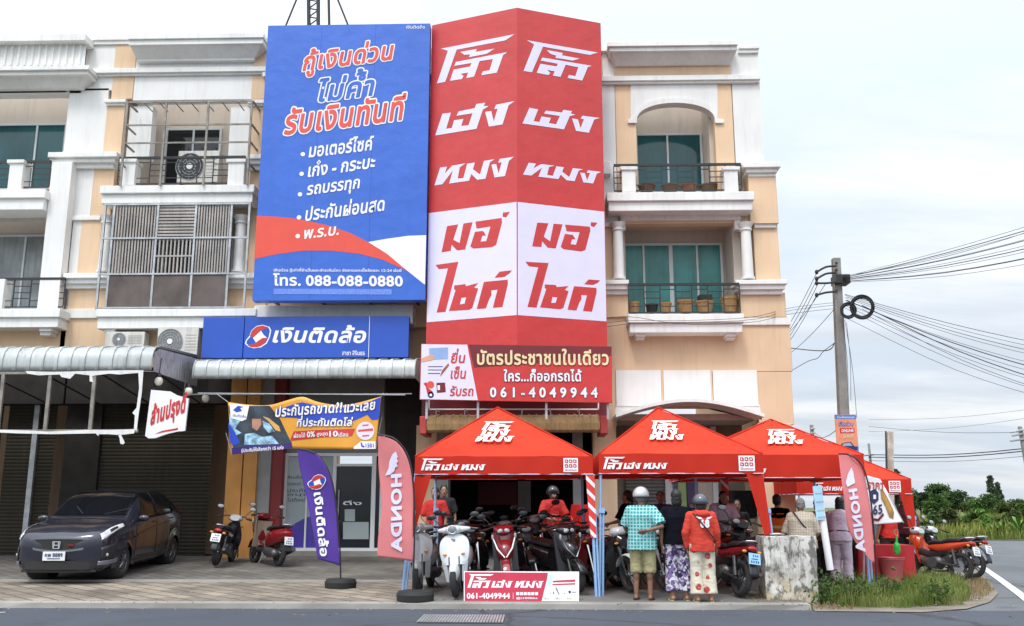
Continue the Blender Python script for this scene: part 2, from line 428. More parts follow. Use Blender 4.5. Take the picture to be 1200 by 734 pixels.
m_lav = M('pale lilac white vinyl', (0.72, 0.69, 0.84), 0.5, var=0.03)
m_w = M('white print', (0.85, 0.84, 0.86), 0.5, var=0.02)
m_navy = M('navy print', (0.02, 0.03, 0.12), 0.5, var=0.02)
m_maroon = M('maroon print', (0.16, 0.012, 0.018), 0.45, var=0.1)
m_cream = M('cream gold print', (0.80, 0.66, 0.38), 0.5, var=0.05)
m_glassd = M('dark shop glass', (0.012, 0.016, 0.02), 0.05, var=0.3, scale=1)
m_frost = M('frosted white window film', (0.36, 0.42, 0.42), 0.25, var=0.12, scale=1)
m_rubber = M('black rubber', (0.018, 0.018, 0.018), 0.75, var=0.25)
m_gpier = M('grey painted pier', (.26, .26, .25), .7, var=.15, streak=.3)
m_green = M('green print', (0.35, 0.5, 0.2), 0.6)

# ------------------------------------------------------------------ the ground
def asphalt(name, col, sc=60):
    m = M(name, col, 0.88, var=0.22, scale=0.35, bump=0.35, bscale=120, detail=8)
    t = m.node_tree; b = t.nodes['Principled BSDF']; tc = [n for n in t.nodes if n.type == 'TEX_COORD'][0]
    base = b.inputs['Base Color'].links[0].from_socket
    n = t.nodes.new('ShaderNodeTexNoise'); n.inputs['Scale'].default_value = sc; n.inputs['Detail'].default_value = 3
    t.links.new(tc.outputs['Object'], n.inputs['Vector'])
    k = t.nodes.new('ShaderNodeMix'); k.data_type = 'RGBA'; k.blend_type = 'OVERLAY'; k.inputs[0].default_value = 0.5
    t.links.new(base, k.inputs[6]); t.links.new(n.outputs['Fac'], k.inputs[7]); base = k.outputs[2]
    v = t.nodes.new('ShaderNodeTexVoronoi'); v.feature = 'DISTANCE_TO_EDGE'; v.inputs['Scale'].default_value = 0.33
    nw = t.nodes.new('ShaderNodeTexNoise'); nw.inputs['Scale'].default_value = 1.6; nw.inputs['Detail'].default_value = 6; t.links.new(tc.outputs['Object'], nw.inputs['Vector'])
    ad = t.nodes.new('ShaderNodeMix'); ad.data_type = 'VECTOR'; ad.inputs[0].default_value = 0.35; t.links.new(tc.outputs['Object'], ad.inputs[4]); t.links.new(nw.outputs['Color'], ad.inputs[5]); t.links.new(ad.outputs[1], v.inputs['Vector'])
    for sock, p0, p1, inv, amt, cc in ((v.outputs['Distance'], .004, .012, True, .7, (.02, .02, .022)), (nw.outputs['Fac'], .56, .70, False, .45, (.035, .037, .042))):
        r = t.nodes.new('ShaderNodeValToRGB'); e = r.color_ramp.elements; hi, lo = (amt,) * 3 + (1,), (0, 0, 0, 1); e[0].position = p0; e[0].color = hi if inv else lo; e[1].position = p1; e[1].color = lo if inv else hi
        t.links.new(sock, r.inputs[0]); q = t.nodes.new('ShaderNodeMix'); q.data_type = 'RGBA'; t.links.new(r.outputs[0], q.inputs[0]); t.links.new(base, q.inputs[6]); q.inputs[7].default_value = cc + (1,); base = q.outputs[2]
    t.links.new(base, b.inputs['Base Color'])
    return m
m_road = asphalt('blue grey asphalt', (0.058, 0.066, 0.084))
m_road2 = asphalt('pale worn asphalt', (0.125, 0.132, 0.14))
m_mark = M('worn white road paint', (0.62, 0.62, 0.60), 0.7, var=0.25, scale=5)
m_dirt = M('sandy dirt', (0.20, 0.17, 0.13), 0.95, var=0.35, scale=2.2, bump=0.4, bscale=30)
m_soil = M('field soil and low green', (0.10, 0.13, 0.045), 0.95, var=0.5, scale=0.25, bump=0.3, bscale=3)
def paver(name, c1, c2, c3, sc):
    m = M(name, c1, 0.9, var=0.3, scale=1.0, bump=0.2, bscale=50)
    t = m.node_tree; b = t.nodes['Principled BSDF']; tc = [n for n in t.nodes if n.type == 'TEX_COORD'][0]
    base = b.inputs['Base Color'].links[0].from_socket
    mp = t.nodes.new('ShaderNodeMapping'); mp.inputs['Rotation'].default_value = (0, 0, R(45)); mp.inputs['Scale'].default_value = (sc, sc, sc)
    t.links.new(tc.outputs['Object'], mp.inputs[0])
    br = t.nodes.new('ShaderNodeTexBrick'); br.inputs['Scale'].default_value = 1.0
    br.inputs['Brick Width'].default_value = 0.5; br.inputs['Row Height'].default_value = 0.25; br.inputs['Mortar Size'].default_value = 0.018
    br.inputs['Color1'].default_value = c1 + (1,); br.inputs['Color2'].default_value = c2 + (1,); br.inputs['Mortar'].default_value = c3 + (1,)
    t.links.new(mp.outputs[0], br.inputs['Vector'])
    k = t.nodes.new('ShaderNodeMix'); k.data_type = 'RGBA'; k.inputs[0].default_value = 0.78
    t.links.new(base, k.inputs[6]); t.links.new(br.outputs['Color'], k.inputs[7])
    n = t.nodes.new('ShaderNodeTexNoise'); n.inputs['Scale'].default_value = 0.9; n.inputs['Detail'].default_value = 9; n.inputs['Roughness'].default_value = .65; t.links.new(tc.outputs['Object'], n.inputs['Vector'])
    r = t.nodes.new('ShaderNodeValToRGB'); e = r.color_ramp.elements; e[0].position = .42; e[0].color = (1, 1, 1, 1); e[1].position = .68; e[1].color = (.38, .36, .34, 1); t.links.new(n.outputs['Fac'], r.inputs[0])
    ml = t.nodes.new('ShaderNodeMix'); ml.data_type = 'RGBA'; ml.blend_type = 'MULTIPLY'; ml.inputs[0].default_value = .8; t.links.new(k.outputs[2], ml.inputs[6]); t.links.new(r.outputs[0], ml.inputs[7]); t.links.new(ml.outputs[2], b.inputs['Base Color'])
    return m
m_pave = paver('brown paving blocks', (0.33, 0.275, 0.205), (0.16, 0.135, 0.11), (0.04, 0.035, 0.03), 0.85)
m_pave2 = paver('grey paving blocks', (0.185, 0.168, 0.142), (0.125, 0.114, 0.098), (0.06, 0.055, 0.048), 1.1)
def sheet(name, pts, z, mat, thick=0.0):
    me = MB(); pl = Plane((0, 0, 0), (1, 0, 0), (0, 1, 0))
    me.poly(pl, [(p[0], p[1]) for p in pts], z, thick)
    return tag(me.build(name, mat), kind='structure')
sheet('ground', [(-900, -200), (900, -200), (900, 1500), (-900, 1500)], -0.06, m_soil)
sheet('side_road', [(-30, 14.62), (90, 14.62), (90, 43), (14, 45.5), (-30, 45.5)], -0.004, m_road2)
sheet('road', [(-60, -30), (90, -30), (90, 14.6), (-60, 14.6)], 0.0, m_road)
XB = PZ(486, 700, 0.08).x                      # where the paving stops and the bare concrete starts
def slope_sheet(name, x0, x1, prof, mat, skirt=True, wob=0.0):
    mb = MB(); n = len(prof) - 1
    mb.grid(lambda u, v: (x0 + (x1 - x0) * u, prof[round(v * n)][0] + (wob * mnoise.noise((u * 30, v * 3, 1)) if v == 0 else 0), prof[round(v * n)][1]), 60, n)
    return tag(mb.build(name, mat), kind='structure')
slope_sheet('kerb', -40, 4.05, [(14.6, -0.05), (14.62, 0.075), (14.85, 0.085)], m_conc, wob=0.05)
slope_sheet('pavement', -40, XB, [(14.85, 0.086), (18.05, 0.12)], m_pave)
slope_sheet('paved_strip_edge', -40, XB, [(18.05, 0.121), (18.06, 0.155), (18.2, 0.157)], m_conc)
slope_sheet('forecourt', -40, XB, [(18.2, 0.158), (22.7, 0.36)], m_pave2)
slope_sheet('concrete_apron', XB, 4.05, [(14.85, 0.084), (22.7, 0.30)], m_concd)
slope_sheet('apron_edge', XB - 0.09, XB + 0.05, [(14.86, 0.10), (18.0, 0.16), (22.6, 0.39)], m_conc)
isl = [PZ(*p, 0.03) for p in [(955, 715), (990, 715), (1080, 716), (1133, 712), (1160, 704), (1170, 694), (1160, 680), (1146, 667), (1134, 655), (1120, 643), (1098, 634), (1060, 628), (1010, 628)]] + [Vector((6.0, 24, 0))]
sheet('dirt_verge', [p + Vector((mnoise.noise((i, 3, 1)) * .12, mnoise.noise((i, 7, 2)) * .12, 0)) if 1 < i < len(isl) - 1 else p for i, p in enumerate([isl[k // 3].lerp(isl[min(k // 3 + 1, len(isl) - 1)], (k % 3) / 3) for k in range(3 * len(isl) - 2)])], 0.012, m_dirt)
sheet('field', [(-60, 44.6), (14, 45.2), (26, 44), (90, 40), (400, 300), (0, 600), (-60, 300)], 0.02, m_soil)
def stripe(pts, w, name='road_marking'):
    mb = MB(); pts = [Vector((p.x, p.y, 0.006)) for p in pts]; a, b = [], []
    for i, p in enumerate(pts):
        t = (pts[min(i + 1, len(pts) - 1)] - pts[max(0, i - 1)]).normalized(); nrm = Vector((-t.y, t.x, 0)); a.append(p + nrm * w / 2); b.append(p - nrm * w / 2)
    n = len(pts); mb.add(a + b, [(i, i + n, i + n + 1, i + 1) for i in range(n - 1)])
    return tag(mb.build(name, m_mark), kind='structure')
stripe([PZ(1118, 646, 0), PZ(1131, 651, 0), PZ(1146, 661, 0), PZ(1170, 678, 0), PZ(1200, 700, 0), PZ(1240, 732, 0), PZ(1330, 812, 0), PZ(1450, 930, 0)], 0.16)
stripe([PZ(-10, 719, 0), PZ(6, 718, 0)], 0.07)
g = thing('drain_grate', 'dark iron drain grate set in the road beside the kerb', 'drain grate', (0, 0, 0))
a, b = PZ(498, 722, 0), PZ(588, 731, 0)
mb = MB(); mb.box(a.x, b.x, b.y, a.y, 0.004, 0.012); mb.build('grate_base', m_black, g)
mb = MB()
for i in range(29):
    x = a.x + (b.x - a.x) * i / 28; mb.box(x - 0.013, x + 0.013, b.y, a.y, 0.013, 0.022)
mb.build('grate_bars', m_galv, g)

# ------------------------------------------------------------------ building helpers
Y0 = 22.6
def taper(mb, t, b, Yt, Yb, Yback):
    """cove: t=(x0,x1,y) at depth Yt on top, b=(x0,x1,y) at depth Yb below"""
    a0, a1 = P(t[0], t[2], Yt), P(t[1], t[2], Yt); b0, b1 = P(b[0], b[2], Yb), P(b[1], b[2], Yb)
    za, zb = (a0.z + a1.z) / 2, (b0.z + b1.z) / 2
    return mb.add([(b0.x, Yb, zb), (b1.x, Yb, zb), (b1.x, Yback, zb), (b0.x, Yback, zb), (a0.x, Yt, za), (a1.x, Yt, za), (a1.x, Yback, za), (a0.x, Yback, za)],
                  [(3, 2, 1, 0), (4, 5, 6, 7), (0, 1, 5, 4), (1, 2, 6, 5), (2, 3, 7, 6), (3, 0, 4, 7)])
def window(par, x0, y0, x1, y1, Y, mull, glass, fw=0.06, cross=()):
    mb = MB(); a, b = P(x0, (y0 + y1) / 2, Y), P(x1, (y0 + y1) / 2, Y); zt, zb = P((x0 + x1) / 2, y0, Y).z, P((x0 + x1) / 2, y1, Y).z
    mb.box(a.x, a.x + fw, Y, Y + 0.07, zb, zt).box(b.x - fw, b.x, Y, Y + 0.07, zb, zt).box(a.x + fw, b.x - fw, Y + 0.002, Y + 0.068, zt - fw, zt).box(a.x + fw, b.x - fw, Y + 0.002, Y + 0.068, zb, zb + fw)
    for m in mull:
        px, w = m if isinstance(m, tuple) else (m, fw * 0.8); c = P(px, (y0 + y1) / 2, Y).x
        mb.box(c - w / 2, c + w / 2, Y - 0.004, Y + 0.064, zb + fw, zt - fw)
    o = mb.build('window', m_alu, par)
    g = MB(); g.box(a.x + fw * 0.5, b.x - fw * 0.5, Y + 0.03, Y + 0.045, zb + fw * 0.5, zt - fw * 0.5); g.build('pane', glass, o)
    return o
def railing(par, x0, x1, y0, y1, Y, n, style=0, bays=2):
    mb = MB(); a, b = P(x0, y0, Y).x, P(x1, y0, Y).x; zt, zb = P((x0 + x1) / 2, y0, Y).z, P((x0 + x1) / 2, y1, Y).z
    mb.box(a, b, Y - 0.03, Y + 0.03, zt - 0.04, zt + 0.02).box(a, b, Y - 0.015, Y + 0.015, zb, zb + 0.03)
    for i in range(n + 1):
        x = a + (b - a) * i / n; mb.box(x - 0.012, x + 0.012, Y - 0.012, Y + 0.012, zb + 0.03, zt - 0.04)
    h = zt - zb
    for i in range(n):
        xa, xb_ = a + (b - a) * i / n + 0.012, a + (b - a) * (i + 1) / n - 0.012
        for k in ((0.3, 0.5, 0.72) if i % 2 == style else (0.22, 0.8)):
            mb.box(xa, xb_, Y - 0.009, Y + 0.009, zb + h * k, zb + h * k + 0.02)
    return mb.build('railing', m_black, par)
def shutter(par, x0, x1, y0, y1, Y, mat, pitch=0.085):
    a, b = P(x0, (y0 + y1) / 2, Y).x, P(x1, (y0 + y1) / 2, Y).x; zt, zb = P((x0 + x1) / 2, y0, Y).z, y1 if y1 < 5 else P((x0 + x1) / 2, y1, Y).z
    n = int((zt - zb) / pitch) * 4
    mb = MB(); mb.grid(lambda u, v: (a + (b - a) * u, Y - 0.016 * abs(math.sin(math.pi * v * n / 4)) ** 0.6, zb + (zt - zb) * v), 1, n)
    return mb.build('shutter', mat, par, smooth=True, ang=60)
def column(par, cx, y0, y1, Y, r, cap=True):
    mb = MB(); c = P(cx, (y0 + y1) / 2, Y); zt, zb = P(cx, y0, Y).z, P(cx, y1, Y).z
    mb.tube([(c.x, Y, zb), (c.x, Y, zb + 0.06), (c.x, Y, zb + 0.07), (c.x, Y, zt - 0.2), (c.x, Y, zt - 0.19), (c.x, Y, zt - 0.15), (c.x, Y, zt - 0.14), (c.x, Y, zt - 0.1), (c.x, Y, zt)],
            [r * 1.2, r * 1.2, r, r * 0.88, r * 1.1, r * 1.1, r * 0.9, r * 1.05, r * 1.4], 18)
    return mb.build('column', m_trim, par, smooth=True)
def X(px, py=300, Y=Y0): return P(px, py, Y).x
def Z(py, px=500, Y=Y0): return P(px, py, Y).z
ZG = 0.3
def shell(par, xa, xb, ztop, zlev, side_l=False, side_r=False):
    """rear walls, floor slabs and party walls"""
    mb = MB(); mb.box(xa, xb - (0.35 if xb > 4 else 0), 23.9, 24.1, zlev[0], ztop - 0.4); mb.build('recess_wall', m_beige, par)
    mb = MB(); mb.box(xa + 0.003, xb - (0.35 if xb > 4 else 0.003), 24.75, 34, ZG, ztop - 0.5).box(xa + 0.003, xb - 0.003, 24.1, 24.75, zlev[0], ztop - 0.5) if xb < 4 else mb.box(xa + 0.003, xb - 0.35, 24.1, 24.75, zlev[0], ztop - 0.5); mb.build('rear_block', m_orange, par)
    mb = MB()
    for z in zlev: mb.box(xa + 0.004, xb - 0.004, 22.8, 23.9, z - 0.2, z)
    mb.build('floor_slab', m_beige, par)

# ------------------------------------------------------------------ right end house
def end_house():
    t = thing('shophouse', 'right end shophouse with an arched top balcony and peach walls', 'shophouse', (X(810), Y0, 0), 0, 'row of peach shophouses')
    t.location = (0, 0, 0)
    w = MB(); o = MB(); tr = MB()
    # top storey
    w.pbox(706, 53, 889, 97, Y0, 0.3); w.pbox(860, 97, 893, 192, Y0, 0.3); w.pbox(706, 97, 722, 262, Y0, 0.3)
    w.pbox(885, 60, 889, 192, Y0 + 0.3, 11)
    pl = front(Y0 - 0.02)
    arc = [(746 + 46 - 46 * math.cos(a), 143 - 22.5 * math.sin(a) ** 0.8) for a in [math.pi * k / 18 for k in range(19)]]
    w.ppoly(pl, [(739, 97), (841, 97), (841, 144)] + list(reversed(arc)) + [(739, 144)], 0, 0.3)
    w.build('wall', m_white, t)
    o.pbox(722, 97, 746, 225, Y0, 0.3).pbox(838, 97, 860, 225, Y0, 0.3); o.pbox(720, 77, 857, 88, Y0 - 0.03, 0.06)
    # pier and second storey
    o.pbox(878, 205, 911, 262, Y0 - 0.12, 0.5); o.pbox(884, 258, 913, 330, Y0, 0.3); o.pbox(868, 343, 921, 372, Y0 - 0.06, 0.35)
    o.pbox(706, 262, 719, 372, Y0, 0.3); o.pbox(706, 246, 884, 262, Y0 + 0.02, 0.3); o.pbox(709, 343, 736, 372, Y0 - 0.06, 0.35)
    o.pbox(706, 370, 927, 436, Y0, 0.3); o.pbox(706, 436, 722, 500, Y0, 0.3); o.pbox(888, 436, 929, 498, Y0, 0.3)
    o.pbox(722, 474, 888, 478, Y0 + 0.004, 0.3)
    o.box(X(696, 600), X(724, 600), Y0 - 0.01, Y0 + 0.5, ZG - 0.1, Z(500)); o.box(X(893, 600), X(931, 560), Y0 - 0.01, Y0 + 0.5, ZG - 0.1, Z(497))
    for x in (776.5, 834): o.pbox(x - 1.3, 434, x + 1.3, 476, Y0 - 0.01, 0.3)
    xr = X(915, 400); o.box(xr - 0.2, xr, Y0 + 0.3, 34, ZG, Z(262, 880))
    o.build('wall_pier', m_orange, t, bevel=0.012)
    p = MB()
    for (a, b) in ((722, 775), (778, 833), (836, 888)): p.pbox(a, 434, b, 476, Y0 - 0.025, 0.3)
    p.build('wall_panel', m_white, t)
    # cornice
    tr.pbox(712, 48, 865, 53.5, Y0 - 0.5, 0.6).pbox(714, 53.5, 864, 59.5, Y0 - 0.44, 0.55)
    taper(tr, (715, 863, 59), (721, 856, 76.5), Y0 - 0.4, Y0 - 0.1, Y0 + 0.1)
    tr.pbox(865, 53, 890, 57, Y0 - 0.1, 0.4).pbox(865, 57, 889, 62, Y0 - 0.06, 0.3).pbox(704, 53, 714, 60, Y0 - 0.1, 0.3)
    tr.pbox(704, 88, 891, 94, Y0 - 0.14, 0.2).pbox(704, 94, 890, 97.5, Y0 - 0.09, 0.15)
    tr.build('cornice', m_trim, t, bevel=0.01)
    tr = MB(); up = [(x, y - 6) for x, y in arc]; up[0] = (739, 137.5); up[-1] = (845, 137.5)
    tr.ppoly(front(Y0 - 0.06), [(736, 144), (736, 140)] + [(742.5, 139)] + up[1:-1] + [(841, 139), (848, 140), (848, 144), (838, 144)] + list(reversed(arc))[1:-1] + [(746, 144)], 0, 0.06)
    tr.build('arch_trim', m_trim, t)
    tr = MB()
    for (a, b, y0, y1, pr) in ((870, 915, 190, 196, 0.3), (874, 911, 196, 202, 0.22), (877, 909, 202, 207, 0.15)): tr.pbox(a, y0, b, y1, Y0 - pr, pr + 0.4)
    tr.pbox(704, 189, 716, 204, Y0 - 0.2, 0.3)
    for (a, b, y0, y1, pr) in ((862, 923, 328, 333, 0.3), (865, 920, 333, 339, 0.24), (868, 917, 339, 345, 0.15)): tr.pbox(a, y0, b, y1, Y0 - pr, pr + 0.3)
    for (y0, y1, pr) in ((328, 333, 0.3), (333, 339, 0.24), (339, 345, 0.15)): tr.pbox(706, y0, 737, y1, Y0 - pr, pr + 0.3)
    tr.pbox(727, 250, 868, 258, Y0 - 0.08, 0.2).pbox(727, 258, 733, 269, Y0 - 0.08, 0.2).pbox(861, 258, 868, 269, Y0 - 0.08, 0.2)
    tr.pbox(706, 261, 719, 266, Y0 - 0.07, 0.12).pbox(884, 261, 910, 267, Y0 - 0.07, 0.12)
    tr.pbox(868, 370, 927, 381, Y0 - 0.05, 0.2)
    tr.build('moulding', m_trim, t, bevel=0.012)
    for (a, b, y0, y1) in ((711, 884, 225, 247), (736, 872, 368, 390)):
        tr = MB(); tr.pbox(a, y0, b, y0 + 10, Y0 - 0.55, 0.85); tr.pbox(a + 2, y0 + 10, b - 2, y1, Y0 - 0.48, 0.75); tr.build('balcony_ledge', m_trim, t, bevel=0.015)
    for x in (750.5, 857):
        tr = MB(); tr.pbox(x - 6, 390, x + 6, 394, Y0 - 0.4, 0.42).pbox(x - 5, 394, x + 5, 397, Y0 - 0.3, 0.32); tr.build('corbel', m_trim, t, bevel=0.01)
    for x in (737, 857):
        tr = MB(); tr.pbox(x - 8, 199, x + 8, 225, Y0 - 0.42, 0.35).pbox(x - 10, 195, x + 10, 199, Y0 - 0.46, 0.42); tr.build('baluster_post', m_trim, t, bevel=0.01)
    column(t, 724.5, 262, 328, Y0 - 0.12, 0.14); column(t, 875, 262, 328, Y0 - 0.12, 0.14)
    railing(t, 719, 868, 193, 224, Y0 - 0.3, 8); railing(t, 736, 866, 333, 367, Y0 - 0.3, 7, 1)
    xa, xb = X(706, 300), X(914, 300)
    shell(t, xa, xb, Z(48), [Z(390), Z(247)])
    s = MB(); 
    for (x, y0, y1) in ((742, 97, 247), (839, 97, 247), (730, 250, 390), (868, 250, 390)):
        c = X(x, (y0 + y1) / 2); s.box(c - 0.1, c + 0.1, 22.9, 23.9, Z(y1), Z(y0))
    s.build('recess_side', m_beige, t)
    window(t, 745, 156, 824, 226, 23.83, [783], m_teal); window(t, 729, 285, 848, 369, 23.83, [755, (787, 0.1), 818], m_tealc)
    # ground floor: arched canopy edge, soffit, shutter, glazing
    arc = [(722 + 174 * k / 20, 489 - 18 * math.sin(math.pi * k / 20)) for k in range(21)]
    cm = MB(); cm.ppoly(front(Y0 - 0.9), [(x, y - 4) for x, y in arc] + list(reversed(arc)), 0, 0.9); cm.build('arch_canopy', m_trim, t)
    w = MB(); w.ppoly(front(Y0 - 0.004), [(722, 474), (890, 474), (893, 492)] + list(reversed(arc)) + [(720, 492)], 0, 0.25); w.build('arch_wall', m_white, t)
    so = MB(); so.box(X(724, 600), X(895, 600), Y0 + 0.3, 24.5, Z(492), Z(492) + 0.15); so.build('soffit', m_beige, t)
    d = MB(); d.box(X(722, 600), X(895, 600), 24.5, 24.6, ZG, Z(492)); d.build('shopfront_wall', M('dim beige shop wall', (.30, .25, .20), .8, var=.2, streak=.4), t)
    shutter(t, 726, 784, 535, ZG, 24.4, m_shut)
    f = MB(); f.pbox(780, 500, 787, 655, 24.3, 0.15); f.pbox(836, 500, 842, 655, 24.3, 0.15); f.build('door_post', m_alu, t)
    q = MB(); q.pbox(788, 540, 805, 655, 24.42, 0.05); q.build('door_glass', m_green, t); q = MB(); q.pbox(806, 530, 818, 655, 24.40, 0.07); q.build('purple_panel', M('dull purple panel', (.10, .07, .16), .7), t); q = MB(); q.pbox(819, 545, 836, 655, 24.42, 0.05); q.build('wall_poster', m_beige, t)
    q = MB(); q.pbox(846, 575, 888, 608, 24.42, 0.05); q.build('shop_window', m_glassd, t)
    return t
end_house()

# ------------------------------------------------------------------ house with window cages
def cage_house():
    t = thing('shophouse', 'shophouse with barred window cages above two air conditioners', 'shophouse', (0, 0, 0), 0, 'row of peach shophouses')
    xa, xb = X(93), X(297)
    w = MB(); o = MB(); tr = MB()
    w.pbox(100, 50, 134, 106, Y0, 0.3).pbox(134, 62, 312, 90, Y0 + 0.01, 0.3).pbox(157, 88, 296, 117, Y0 - 0.01, 0.3).pbox(78, 104, 124, 182, Y0, 0.3)
    w.pbox(72, 196, 108, 255, Y0 - 0.02, 0.3).pbox(83, 255, 96, 322, Y0, 0.3)
    w.build('wall', m_white, t)
    o.pbox(133, 50, 158, 116, Y0 - 0.02, 0.3).pbox(296, 50, 313, 116, Y0 - 0.02, 0.3).pbox(123, 116, 144, 186, Y0 - 0.01, 0.3).pbox(292, 116, 312, 186, Y0 - 0.01, 0.3)
    o.pbox(100, 196, 132, 258, Y0 - 0.01, 0.35).pbox(290, 190, 312, 330, Y0 - 0.01, 0.3).pbox(93, 256, 117, 322, Y0 - 0.012, 0.3)
    o.pbox(80, 336, 130, 366, Y0 - 0.03, 0.3).pbox(263, 336, 312, 366, Y0 - 0.03, 0.3).pbox(118, 238, 298, 252, Y0 + 0.02, 0.3)
    o.pbox(70, 364, 312, 436, Y0, 0.3)
    o.build('wall_pier', m_orange, t, bevel=0.01)
    tr.pbox(150, 39, 309, 45, Y0 - 0.5, 0.6).pbox(151, 45, 308, 52, Y0 - 0.45, 0.55); taper(tr, (152, 307, 52), (160, 298, 69), Y0 - 0.42, Y0 - 0.12, Y0 + 0.1); tr.pbox(160, 68.5, 298, 71.5, Y0 - 0.12, 0.2)
    tr.pbox(98, 42, 152, 47, Y0 - 0.1, 0.3).pbox(98, 47, 151, 52, Y0 - 0.06, 0.3).pbox(303, 47, 318, 54, Y0 - 0.1, 0.3)
    tr.pbox(104, 79, 314, 84.5, Y0 - 0.14, 0.2).pbox(104, 84.5, 313, 88, Y0 - 0.08, 0.15)
    tr.build('cornice', m_trim, t, bevel=0.01)
    tr = MB()
    tr.pbox(122, 116, 147, 120, Y0 - 0.12, 0.2).pbox(124, 120, 146, 123.5, Y0 - 0.07, 0.15).pbox(290, 117, 312, 121, Y0 - 0.12, 0.2).pbox(290, 121, 311, 124, Y0 - 0.07, 0.15)
    for (y0, y1, g, pr) in ((178, 184, 0, 0.3), (184, 190, 2, 0.22), (190, 197, 4, 0.12)): tr.pbox(56 + g, y0, 137 - g, y1, Y0 - pr, pr + 0.3); tr.pbox(288 + g, y0 + 3, 312, y1 + 2, Y0 - pr, pr + 0.3)
    tr.pbox(70, 253, 117, 258, Y0 - 0.07, 0.15)
    for (y0, y1, g, pr) in ((320, 326, 0, 0.3), (326, 332, 1, 0.22), (332, 338, 3, 0.12)): tr.pbox(74 + g, y0, 131 - g, y1, Y0 - pr, pr + 0.3); tr.pbox(262 + g, y0, 312, y1, Y0 - pr, pr + 0.3)
    tr.pbox(70, 362, 115, 373, Y0 - 0.06, 0.2)
    tr.build('moulding', m_trim, t, bevel=0.012)
    for (a, b, y0, y1) in ((117, 298, 217, 238), (112, 300, 362, 385)):
        tr = MB(); tr.pbox(a, y0, b, y0 + 9, Y0 - 0.55, 0.85); tr.pbox(a + 2, y0 + 9, b - 2, y1, Y0 - 0.48, 0.75); tr.build('balcony_ledge', m_trim, t, bevel=0.015)
    tr = MB(); tr.pbox(122, 385, 135, 389, Y0 - 0.4, 0.42).pbox(123, 389, 134, 393, Y0 - 0.3, 0.32); tr.build('corbel', m_trim, t)
    for (a, b) in ((150, 177), (269, 292)):
        tr = MB(); tr.pbox(a, 125, b, 186, Y0 + 0.1, 0.3); tr.build('column', m_trim, t)
    for (a, b) in ((140, 160), (265, 288)):
        tr = MB(); tr.pbox(a + 2, 190, b - 2, 217, Y0 - 0.42, 0.35).pbox(a, 186, b, 190, Y0 - 0.46, 0.42); tr.build('baluster_post', m_trim, t, bevel=0.01)
    column(t, 124.5, 254, 320, Y0 - 0.12, 0.15); column(t, 281.5, 254, 320, Y0 - 0.12, 0.15)
    railing(t, 140, 288, 184.5, 216, Y0 - 0.3, 8)
    shell(t, xa, xb, Z(40), [Z(385), Z(238)])
    s = MB()
    for (x, y0, y1) in ((147, 97, 238), (292, 97, 238), (132, 240, 385), (288, 240, 385)):
        c = X(x, (y0 + y1) / 2); s.box(c - 0.1, c + 0.1, 22.9, 23.9, Z(y1), Z(y0))
    s.build('recess_side', m_beige, t)
    window(t, 192, 150, 258, 217, 23.83, [225], m_glassd); window(t, 150, 280, 272, 362, 23.83, [190, 231], m_glassd)
    # upper cage: an open frame of thin bars
    c = MB(); Yc = Y0 - 0.62
    za, zb = Z(119, 218, Yc), Z(217, 218, Yc); x0, x1 = X(145, 168, Yc), X(293, 168, Yc)
    for (px, w) in ((145, .05), (191, .05), (241, .05), (292, .05)):
        x = X(px, 168, Yc); c.box(x - w / 2, x + w / 2, Yc, Yc + 0.04, zb, za)
    for py in (119, 146, 167): z = Z(py, 218, Yc); c.box(x0, x1, Yc + 0.005, Yc + 0.035, z - 0.02, z + 0.02)
    for x in (x0, x1):
        for py in (119, 146, 167, 192): z = Z(py, 218, Yc); c.box(x - 0.02, x + 0.02, Yc + 0.04, Y0, z - 0.02, z + 0.02)
    for k in range(9): x = x0 + (x1 - x0) * k / 8; c.box(x - 0.01, x + 0.01, Yc + 0.04, Y0, za - 0.01, za + 0.01)
    c.build('window_cage', m_rust, t)
    # lower cage: close slats above mesh screens
    Yc = Y0 - 0.5; c = MB(); z0, z1, zm, z2 = Z(238, 205, Yc), Z(362, 205, Yc), Z(321, 205, Yc), Z(279, 205, Yc)
    xs = [X(p, 300, Yc) for p in (129, 181, 226, 268)]
    for x in [X(118, 300, Yc)] + xs + [X(289, 300, Yc)]: c.box(x - 0.025, x + 0.025, Yc, Yc + 0.05, z1, z0)
    for z in (z0 - 0.03, z2, zm, z1 + 0.03): c.box(X(118, 300, Yc), X(289, 300, Yc), Yc - 0.012, Yc + 0.03, z - 0.02, z + 0.02)
    c.build('window_cage', m_galv, t)
    c = MB()
    for (i0, i1, n) in ((0, 1, 15), (2, 3, 13)):
        for k in range(1, n): x = xs[i0] + (xs[i1] - xs[i0]) * k / n; c.box(x - 0.018, x + 0.018, Yc + 0.02, Yc + 0.06, zm, z0 - 0.05)
    for k in range(1, 10): x = xs[1] + (xs[2] - xs[1]) * k / 10; c.box(x - 0.018, x + 0.018, Yc + 0.02, Yc + 0.06, zm, z2)
    for k in range(1, 11): z = z2 + (z0 - z2) * k / 11; c.box(xs[1], xs[2], Yc + 0.02, Yc + 0.05, z - 0.025, z + 0.025)
    c.box(xs[1], xs[2], Yc + 0.01, Yc + 0.05, (zm + z2) / 2 - 0.02, (zm + z2) / 2 + 0.02)
    c.build('cage_slats', m_slat, t)
    c = MB()
    for i in range(3): c.box(xs[i] + 0.03, xs[i + 1] - 0.03, Yc + 0.015, Yc + 0.03, z1 + 0.05, zm - 0.02)
    c.build('mesh_screen', m_mesh, t)
    # ground floor
    shutter(t, 110, 268, 448, ZG, 23.0, m_shutb)
    d = MB(); d.box(X(70, 600, 23), X(112, 600, 23), 22.9, 23.1, ZG, Z(440)); d.build('shutter_post', m_dark, t)
